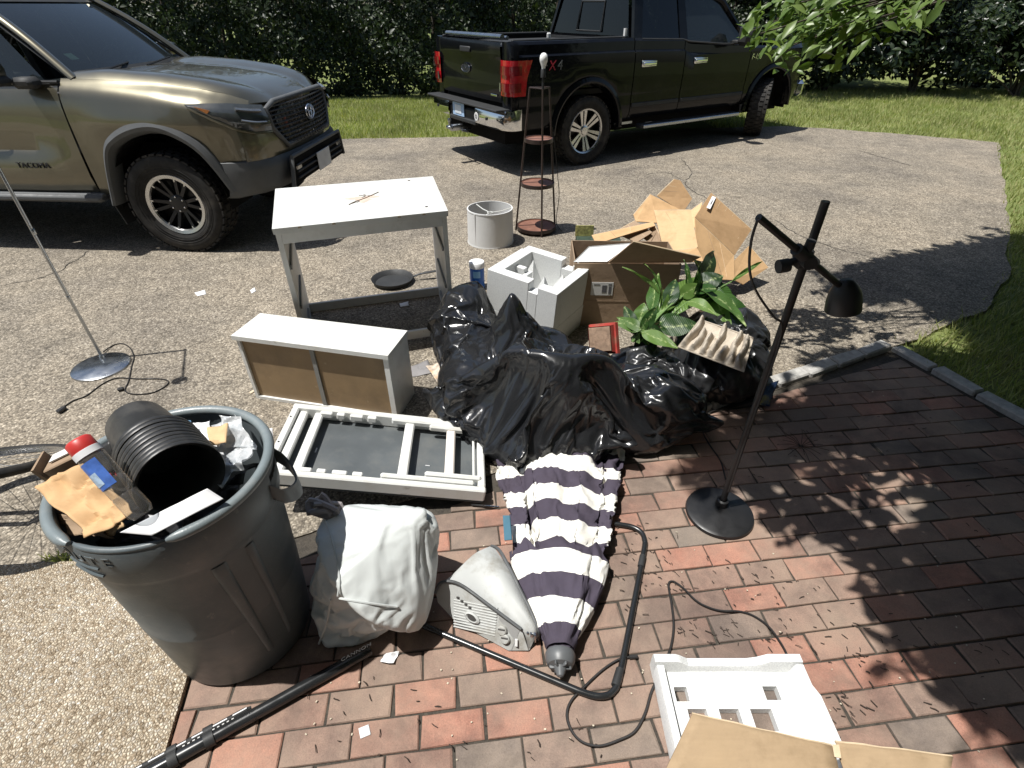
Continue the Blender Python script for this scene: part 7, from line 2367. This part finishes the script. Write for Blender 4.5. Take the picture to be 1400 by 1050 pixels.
def grey_device():
    S = lambda x, y, z: P(580 + x / 6.18, 730 + y / 6.18, z)
    # louvred front face: bottom edge on the bricks, top edge raised
    f = [S(100, 500, .085), S(115, 580, .05), S(270, 745, .008), S(710, 985, .006), S(880, 985, .010), S(822, 805, .075), S(560, 610, .11), S(300, 425, .13), S(150, 412, .125)]
    apex = S(560, 108, .10)
    right = [S(640, 150, .095), S(760, 380, .10), S(880, 620, .075), S(955, 800, .05), S(960, 885, .012)]
    c = sum(f, Vector()) / len(f); c.z = 0
    o = thing('grey_device', 'grey wedge shaped plastic appliance with slatted front and two round knobs, on the bricks', 'appliance', c)
    q = lambda p: Vector(p) - c
    # shell from the face's top edge to the apex and right edge
    topedge = [f[0], f[8], f[7], f[6], f[5], f[4]]
    ridge = [apex, apex, right[0].lerp(apex, .5), right[1], right[3], right[4]]
    top_s, rid_s = smooth_path(topedge, 6), smooth_path(ridge, 6)
    rows = []
    nn = 14
    for i in range(nn + 1):
        u = i / nn
        row = []
        for a, b in zip(top_s, rid_s):
            p = a.lerp(b, u)
            dv = (a - apex).length
            bul = .018 * math.sin(math.pi * u) - .010 * math.sin(2 * math.pi * u)
            row.append(q(p) + Vector((0, 0, bul + .004 * noise.noise(p * 14))))
        rows.append(row)
    sh = G().grid(rows)
    # underside skirt so it is a closed solid
    rb = [Vector((p.x, p.y, .004)) for p in rid_s]
    sh.grid([[q(p) for p in rid_s], [q(p) for p in rb]])
    sh.grid([[q(p) for p in rb], [q(Vector((p.x, p.y, .004))) for p in top_s]])
    so = sh.build('shell', DEVICE, o, smooth=50)
    fn = (f[3] - f[1]).cross(f[7] - f[1]).normalized()
    if fn.y > 0: fn = -fn
    face = G().prism([q(p) for p in f], -fn * .012)
    fo = face.build('front_panel', DEVICE, o, smooth=20)
    e1 = G().tube([q(p) + fn * .004 + Vector((0, 0, .004)) for p in smooth_path([f[0], f[8], f[7], f[6], f[5]], 5)], .0055, 6)
    e1.build('front_piping', GREYPLASTIC, o, smooth=60)
    e2 = G().tube([q(p) + Vector((0, 0, .004)) for p in smooth_path([apex] + right, 5)], .007, 6)
    e2.build('side_piping', GREYPLASTIC, o, smooth=60)
    # slats
    L0, L1 = S(268, 470, .105), S(262, 735, .012)
    R0, R1 = S(610, 690, .085), S(580, 935, .014)
    def onf(p): return p - fn * ((p - f[2]).dot(fn)) 
    L0, L1, R0, R1 = [onf(p) for p in (L0, L1, R0, R1)]
    G().sheet([q(p) + fn * .0015 for p in (L0, R0, R1, L1)], .003).build('grille_back', DEVICEDARK, fo)
    ns = 11
    for k in range(ns):
        u = (k + .5) / ns
        a, b = L0.lerp(L1, u), R0.lerp(R1, u)
        G().box(q((a + b) / 2) + fn * .007, ((b - a).length, .009, (L0 - L1).length / ns * .46), frame((L0 - L1), (b - a)), bev=.0015).build('slat', DEVICE, fo)
    for k in range(4):
        p = L0.lerp(R0, .08 + .1 * k).lerp(L1.lerp(R1, .08 + .1 * k), .16 + .03 * k)
        G().box(q(p) + fn * .013, (.010, .004, .007), frame((L0 - L1), (R0 - L0)), bev=.001).build('slat_mark', DEVICEDARK, fo)
    ax_ = (R0 - L0).normalized()
    ce = L0.lerp(R0, .45).lerp(L1.lerp(R1, .45), .52)
    Fk = frame(fn, ax_)
    G().lathe([(.030, .004), (.030, .010), (.022, .014), (.018, .009), (0, .009)], 24, mat4(q(ce) + fn * .006, Fk @ Matrix.Diagonal((1, .55, 1)))).build('emblem', DEVICE, fo, smooth=40)
    G().lathe([(0, .0115), (.017, .0115)], 20, mat4(q(ce) + fn * .006, Fk @ Matrix.Diagonal((1, .55, 1)))).build('emblem_centre', DEVICEDARK, fo)
    pan = [onf(p) for p in (S(640, 690, .08), S(815, 800, .07), S(740, 985, .005), S(600, 930, .012))]
    po = G().sheet([q(p) + fn * .004 for p in pan], .006).build('control_panel', GREYPLASTIC if False else simple('control_grey', (.25, .25, .245), .5), fo)
    for (x, y) in ((672, 800), (662, 915)):
        p = onf(S(x, y, .05))
        M = mat4(q(p) + fn * .007, Fk @ Matrix.Rotation(.4, 3, 'Z'))
        kn = G().lathe([(.0165, 0), (.0165, .010), (.013, .014), (0, .014)], 22, M).build('knob', DEVICE, po, smooth=40)
        G().box(M @ Vector((0, .006, .0142)), (.024, .005, .004), M.to_3x3(), bev=.001).build('knob_groove', DEVICEDARK, kn)
    p = onf(S(790, 905, .03))
    G().box(q(p) + fn * .009, (.010, .006, .026), frame(L0 - L1, ax_), bev=.002).build('badge', LABELPAPER, fo)
    hp = S(900, 830, .055)
    cl = G()
    for k in range(3): cl.box(q(hp) + Vector((.012 * k - .012, -.004 * k, -.012)), (.009, .022, .045), Matrix.Rotation(.3, 3, 'Z'), bev=.003)
    cl.build('latch', STEEL, o, smooth=40)
grey_device()

def tube_loop():
    o = thing('bent_tube', 'black bent metal tube forming a square loop around the closed umbrella', 'metal tube', P(830, 930, 0))
    z = .011
    pts = [P(566, 850, z), P(700, 903, z), P(790, 944, z), P(812, 951, z), P(828, 951, z), P(838, 945, z), P(846, 928, z), P(860, 860, z), P(880, 755, z), P(881, 738, z), P(876, 727, z), P(863, 720, z), P(840, 716, z)]
    path = [pts[0].lerp(pts[2], t) for t in np.linspace(0, 1, 12)] + smooth_path(pts[2:8], 5)[1:] + smooth_path(pts[7:], 5)[1:]
    G().tube([p - o.location for p in path], .0105, 10).build('tube', BLACKTUBE, o, smooth=60)
    a, b = P(833, 948, z), P(845, 930, z)
    G().tube([P(841, 938, z) - o.location, P(848, 915, z) - o.location], .0135, 10).build('joint_sleeve', PLASTIC, o, smooth=50)
    G().tube([P(876, 775, z) - o.location, P(879, 760, z) - o.location], .0125, 10).build('joint_sleeve', PLASTIC, o, smooth=50)
tube_loop()

def brick_cord():
    z = .0045
    pts = [(868, 898), (848, 901), (825, 915), (800, 938), (781, 958), (775, 978), (782, 1000), (797, 1015), (820, 1020), (846, 1012), (868, 1000), (882, 975), (891, 945), (905, 915), (917, 885), (921, 855), (918, 825), (914, 800), (920, 795), (934, 804), (950, 820), (965, 829), (985, 835), (1010, 836), (1030, 842), (1050, 856), (1064, 874), (1076, 896), (1078, 920)]
    o = at_base(G().tube(smooth_path([P(x, y, z) for x, y in pts], 6), .0042, 6).build('loose_cable', CORD, smooth=60), P(920, 850))
    tag(o, 'loose black cable looping over the bricks and under the white foam tray', 'cable')
    g = G().box(P(866, 898, .007) - o.location, (.03, .012, .012), Matrix.Rotation(.1, 3, 'Z'), bev=.003)
    g.build('plug', CORD, o)
brick_cord()

def foam_tray():
    A, B, D_ = P(893, 893, .075), P(1092, 893, .075), P(1136, 1010, .06)
    ax = (B - A).normalized()
    o = thing('foam_tray', 'shallow white foam tray with square holes on the bricks at the lower right', 'packing foam', (A.x, A.y, 0))
    ay = Vector((ax.y, -ax.x, 0))
    if ay.y > 0: ay = -ay
    W_, D, H = (B - A).length, .36, .075
    F = Matrix((ax, -ay, Vector((0, 0, 1)))).transposed()
    def bx(g, x0, x1, y0, y1, z0, z1, bev=.005):
        return g.box(F @ Vector(((x0 + x1) / 2, -(y0 + y1) / 2, (z0 + z1) / 2)), (x1 - x0, y1 - y0, z1 - z0), F, bev=bev)
    # base plate with holes: strips in both directions
    g = G()
    xs = [0.03, .055, .095, .118, .182, .225, .289, .332, .385, W_ - .03]
    holes = [(.052, .092, .082, .124), (W_ - .135, W_ - .090, .080, .120), (.078, .135, .145, .205), (.172, .232, .145, .205), (.266, .330, .145, .205)]
    xb = sorted({.006, W_ - .006} | {h[0] for h in holes} | {h[1] for h in holes})
    yb = sorted({.008, D} | {h[2] for h in holes} | {h[3] for h in holes})
    def V(x, y, z): return F @ Vector((x, -y, z))
    ztop = .030
    for i in range(len(xb) - 1):
        for j in range(len(yb) - 1):
            cx, cy = (xb[i] + xb[i + 1]) / 2, (yb[j] + yb[j + 1]) / 2
            if any(h[0] < cx < h[1] and h[2] < cy < h[3] for h in holes): continue
            g.add([V(xb[i], yb[j], ztop), V(xb[i + 1], yb[j], ztop), V(xb[i + 1], yb[j + 1], ztop), V(xb[i], yb[j + 1], ztop)], [(3, 2, 1, 0)])
    for h in holes:
        c4 = [(h[0], h[2]), (h[1], h[2]), (h[1], h[3]), (h[0], h[3])]
        g.grid([[V(x, y, ztop) for x, y in c4], [V(x, y, .002) for x, y in c4]], wrap=True, flip=True)
    # raised step along the back
    g.build('base_plate', FOAM, o, smooth=20)
    w = G()
    def wall(path, z_top, wid, z0=.001):
        """soft wall: section swept along path (x,y)"""
        pts = [Vector((x, y, 0)) for x, y in path]
        rows = []
        prof = [(-.5, 0), (-.5, .85), (-.38, 1), (.30, 1), (.45, .8), (.62, 0)]
        n = len(pts)
        for a, hgt in prof:
            row = []
            for i in range(n):
                t = (pts[min(i + 1, n - 1)] - pts[max(i - 1, 0)]).normalized()
                nr = Vector((-t.y, t.x, 0))
                zt = z_top[i] if hasattr(z_top, '__len__') else z_top
                p = pts[i] + nr * a * wid
                row.append(V(p.x, p.y, z0 + (zt - z0) * hgt))
            rows.append(row)
        w.grid(rows)
        w.add([r[0] for r in rows], [tuple(range(len(rows)))])
        w.add([r[-1] for r in rows], [tuple(range(len(rows)))[::-1]])
    wall([(0.0, .018), (.07, .018), (.085, .018), (.11, .018), (.30, .018), (.33, .018), (.36, .018), (W_, .018)], [.078, .078, .070, .052, .052, .060, .078, .078], .036)
    wall([(.016, D), (.016, .18), (.016, .037)], .075, .030)
    wall([(W_ - .016, .037), (W_ - .016, .10), (W_ - .004, .13), (W_ - .004, D)], .078, .034)
    w.build('wall', FOAM, o, smooth=35)
    r2 = G()
    r2.tube([V(.06, .065, ztop), V(W_ - .06, .065, ztop)], .004, 6)
    r2.tube([V(W_ - .10 + .06 * math.cos(t), .30 - .05 * math.sin(t) - .03, ztop) for t in np.linspace(0, 3.14, 14)], .003, 6)
    r2.build('moulded_line', FOAM, o, smooth=60)
foam_tray()

CARDSHADED = mat_cardboard('cardboard_box', (.36, .26, .16))  # darker card for the flaps, their shade put into the colour
def front_box():
    o = thing('cardboard_box', 'open cardboard box at the bottom edge with its flaps folded out towards the foam tray', 'cardboard box', (.55, .28, 0))
    b = o.location
    zt = .215
    fl0 = [P(946, 976, zt + .03), P(1136, 1020, zt + .005), P(1150, 1062, zt - .02), P(905, 1062, zt - .01)]
    fl1 = [P(1142, 1014, zt + .01), P(1302, 1034, zt), P(1290, 1100, zt - .03), P(1155, 1062, zt - .02)]
    for q in (fl0, fl1):
        a, b2, c, d = q
        rows = []
        for i in range(9):
            v = i / 8
            rows.append([a.lerp(b2, j / 12).lerp(d.lerp(c, j / 12), v) - b + Vector((0, 0, .006 * noise.noise(Vector((j * .4, i * .4, a.x * 9))))) for j in range(13)])
        G().grid(rows).build('flap', CARDSHADED, o, smooth=30, solid=.005)
        G().tube([p for p in rows[0]], .0035, 5).build('raw_edge', CARDEDGE, o)
    cr = P(1138, 1018, zt + .012) - b
    G().sheet([cr, cr + Vector((.012, -.004, .01)), cr + Vector((.008, -.03, .0)), cr + Vector((-.006, -.026, -.004))], .004).build('torn_tab', CARDEDGE, o)
    x0, x1, y1, y0 = .30, .78, .50, .12
    zz_ = .185
    for name, c_, s_ in (('front_panel', ((x0 + x1) / 2, y1, zz_ / 2), (x1 - x0, .006, zz_)), ('back_panel', ((x0 + x1) / 2, y0, zz_ / 2), (x1 - x0, .006, zz_)), ('side_panel', (x0, (y0 + y1) / 2, zz_ / 2), (.006, y1 - y0 - .01, zz_)), ('side_panel', (x1, (y0 + y1) / 2, zz_ / 2), (.006, y1 - y0 - .01, zz_)), ('base_panel', ((x0 + x1) / 2, (y0 + y1) / 2, .006), (x1 - x0 - .02, y1 - y0 - .02, .006))):
        G().box(Vector(c_) - b, s_).build(name, CARD, o)
front_box()

def lettered_tube():
    z = .019
    a, b = P(507, 888, z), P(205, 1056, z)
    d = (b - a).normalized()
    e = a + d * 1.25
    o = thing('lettered_tube', 'long black tube with white lettering lying on the bricks by the bin', 'tube', a)
    G().tube([(0, 0, 0), d * .004, d * .03, e - a], [.0165, .0185, .0185, .0185], 18).build('tube', BLACKTUBE, o, smooth=50)
    n = Vector((0, 0, 1)); side = n.cross(d).normalized()
    if side.y < 0: side = -side
    up = (n * .8 + side * .35).normalized()
    F = frame(up, -d)
    s_ = P(345, 974, z) - a
    off = side * .026
    t0 = (s_).dot(d)
    G().tube([d * t0 + off, d * (t0 + .02) + off, d * 1.2 + off], [.004, .009, .009], 10).build('side_bar', PLASTIC, o, smooth=50)
    mk = G()
    for k in range(7):
        u0 = t0 + .01 + k * .055
        mk.box(d * (u0 + .02) + off + Vector((0, 0, .0092)), (.040, .005, .0015), F, bev=.0004)
    mk.build('white_marking', PAPER, o, kind='stuff')
    for u, w in ((t0 + .105, .026), (t0 + .20, .024)):
        c_ = G().tube([d * u, d * (u + w)], .0225, 14).tube([d * u + off, d * (u + w) + off], .0135, 10)
        c_.build('clamp', PLASTIC, o, smooth=45)
    text_obj('lettering', 'CANNON', PAPER, o, mat4(d * .045 + up * .0189, F), .022, .0006, 1.05, .2)
    for u, tx in ((t0 + .062, 'MADE IN'), ):
        pass
    g = G()
    for k in range(11):
        g.box(d * (t0 + .05 + .013 * k) + up * .0188 + side * .004, (.006, .004, .001), F)
    g.build('small_print', LABELPAPER, o, kind='stuff')
lettered_tube()

# ------------------------------------------------------------------ litter
crumple('paper_scrap', 'crumpled white tissue on the bricks right of the white bag', 'paper', [P(520, 903, .004), P(530, 893, .02), P(546, 891, .004), P(538, 907, .012)], 10, .012, PAPER, 31, 40, .0008)
crumple('paper_scrap', 'flat white scrap of paper on the bricks in front of the lettered tube', 'paper', [P(490, 996, .002), P(504, 990, .003), P(507, 1004, .002), P(493, 1010, .003)], 6, .001, PAPER, 32, 30, .0006)
crumple('paper_scrap', 'tiny white scrap on the asphalt left of the dresser carcass', 'paper', [P(266, 400, .003), P(280, 396, .006), P(282, 402, .003), P(270, 405, .003)], 4, .003, PAPER, 33, 30, .0006)
crumple('paper_scrap', 'small white scrap on the asphalt behind the low drawer unit', 'paper', [P(342, 397, .003), P(348, 393, .005), P(350, 398, .003), P(344, 401, .003)], 4, .003, PAPER, 34, 30, .0006)
crumple('paper_scrap', 'white scrap inside the dresser carcass near the frying pan', 'paper', [P(546, 415, .01), P(558, 412, .012), P(559, 418, .004), P(548, 420, .004)], 4, .004, PAPER, 35, 30, .0006)
crumple('paper_scrap', 'white cardboard corner poking out between the bin and the folding table', 'paper', [P(358, 588, .10), P(372, 585, .12), P(374, 606, .06), P(362, 610, .05)], 5, .006, PAPER, 36, 20, .001)
crumple('paper_scrap', 'grey glossy sheet lying between the drawer unit and the black bags', 'paper', [P(552, 505, .004), P(585, 492, .006), P(592, 510, .004), P(560, 516, .004)], 8, .004, simple('grey_gloss', (.24, .23, .23), .3), 37, 14, .0008)
o = G().box((0, 0, .004), (.018, .10, .006), Matrix.Rotation(R(-28), 3, 'Z'), bev=.001).build('wood_strip', simple('raw_wood', (.48, .40, .29), .8), None)
o.location = P(352, 532); tag(o, 'short pale strip of wood on the asphalt left of the drawer unit', 'wood strip')
# fallen catkins and twigs on the bricks
tw = G(); husk = G()
def scatter(n, poly, zz=.002):
    xs = [p[0] for p in poly]; ys = [p[1] for p in poly]
    k = 0
    while k < n:
        px, py = random.uniform(min(xs), max(xs)), random.uniform(min(ys), max(ys))
        if not in_poly(np.array([px]), np.array([py]), poly)[0]: continue
        k += 1
        p = P(px, py, .004)
        a = random.gauss(-.7, .6); L = random.uniform(.008, .024)
        d = Vector((math.cos(a), math.sin(a), random.uniform(-.05, .15))) * L
        tw.tube([p - d * .5, p + Vector((random.uniform(-.002, .002), random.uniform(-.002, .002), .002)), p + d * .5], random.uniform(.0010, .0019), 4)
def heap(n, px, py, s):
    for _ in range(int(n * .75)):
        p = P(px + random.gauss(0, s), py + random.gauss(0, s * .6), .004)
        a = random.gauss(-.7, .5); L = random.uniform(.010, .024)
        d = Vector((math.cos(a), math.sin(a), random.uniform(-.05, .15))) * L
        tw.tube([p - d * .5, p + d * .5], random.uniform(.0010, .0018), 4)
scatter(70, [(850, 740), (1000, 760), (1130, 800), (1250, 880), (1180, 960), (1080, 880), (930, 800), (860, 880), (840, 830)])
scatter(36, [(840, 690), (930, 720), (930, 800), (860, 860), (840, 800)])
scatter(30, [(1000, 760), (1400, 900), (1400, 1040), (1250, 960), (1100, 860)])
scatter(30, [(420, 900), (760, 960), (860, 1040), (420, 1040)])
scatter(40, [(960, 560), (1380, 560), (1380, 760), (1040, 680)])
for q in ((975, 866, 14), (1042, 872, 12), (1190, 905, 14), (1165, 970, 16), (1135, 1000, 10), (930, 805, 14), (865, 760, 12), (1140, 960, 14), (1000, 860, 10), (940, 860, 10)): heap(13, *q)
t_ = tw.build('fallen_catkins', simple('dry_twig', (.045, .032, .024), .9, var=.3), None, kind='stuff')
tag(t_, 'dark dry catkins and twigs scattered over the sunlit bricks', 'plant litter')
for k in range(90):
    px, py = random.uniform(400, 1350), random.uniform(700, 1045)
    p = P(px, py, .003)
    husk.box(p, (random.uniform(.003, .007), random.uniform(.002, .005), .002), Matrix.Rotation(random.uniform(0, 3), 3, 'Z'))
for k in range(70):
    px, py = random.uniform(0, 1300), random.uniform(230, 560)
    p = P(px, py, .003)
    if p.y > 7: continue
    husk.box(p, (random.uniform(.004, .009), random.uniform(.003, .007), .003), Matrix.Rotation(random.uniform(0, 3), 3, 'Z'))
h_ = husk.build('pale_husks', simple('pale_husk', (.50, .44, .34), .8, var=.2), None, kind='stuff')
tag(h_, 'tiny pale husks and petals scattered over bricks and asphalt', 'plant litter')
# dry twig spray in the shade
g = G()
c0 = P(1095, 610, .01)
for k in range(16):
    a = k * .39 + random.uniform(-.15, .15); L = random.uniform(.06, .13)
    e = c0 + Vector((math.cos(a) * L, math.sin(a) * L, random.uniform(0, .02)))
    g.tube([c0, c0.lerp(e, .5) + Vector((0, 0, .008)), e], .0014, 4)
o = g.build('twig_spray', simple('dry_twig_dark', (.035, .028, .022), .9), None)
at_base(o, c0); tag(o, 'dry spray of thin twigs lying on the shaded bricks', 'twig')

# ------------------------------------------------------------------ unseen house wall behind the viewpoint, added to block sky and bounce light
def house():
    o = thing('house', 'unseen grey clapboard house wall added close behind the viewpoint to block sky light', 'house', (0, -1.6, 0))
    CLAP = simple('clapboard_paint', (.58, .59, .57), .6, var=.06, vs=4)
    G().box((.5, -.09, 3.0), (15, .14, 6.0)).build('wall', CLAP, o)
    for k in range(44):
        z = .10 + .135 * k
        G().hexa([(-7, -.02, z), (8, -.02, z), (8, .012, z), (-7, .012, z)], [(-7, -.02, z + .134), (8, -.02, z + .134), (8, -.012, z + .134), (-7, -.012, z + .134)]).build('clapboard', CLAP, o)
    for x in (-3.2, 1.9, 4.6):
        w = G()
        for (cx, cz, sx_, sz) in ((x - .48, 1.75, .09, 1.5), (x + .48, 1.75, .09, 1.5), (x, 2.48, 1.05, .10), (x, 1.0, 1.1, .10), (x, 1.75, .87, .05)): w.box((cx, .03, cz), (sx_, .07, sz))
        wo = w.build('window', WHITE2, o)
        G().box((x, .02, 1.75), (.90, .012, 1.4)).build('pane', DARKGLASS, wo)
    G().box((.5, .2, 6.08), (15.6, .9, .16)).build('eaves', WHITE2, o)
house()
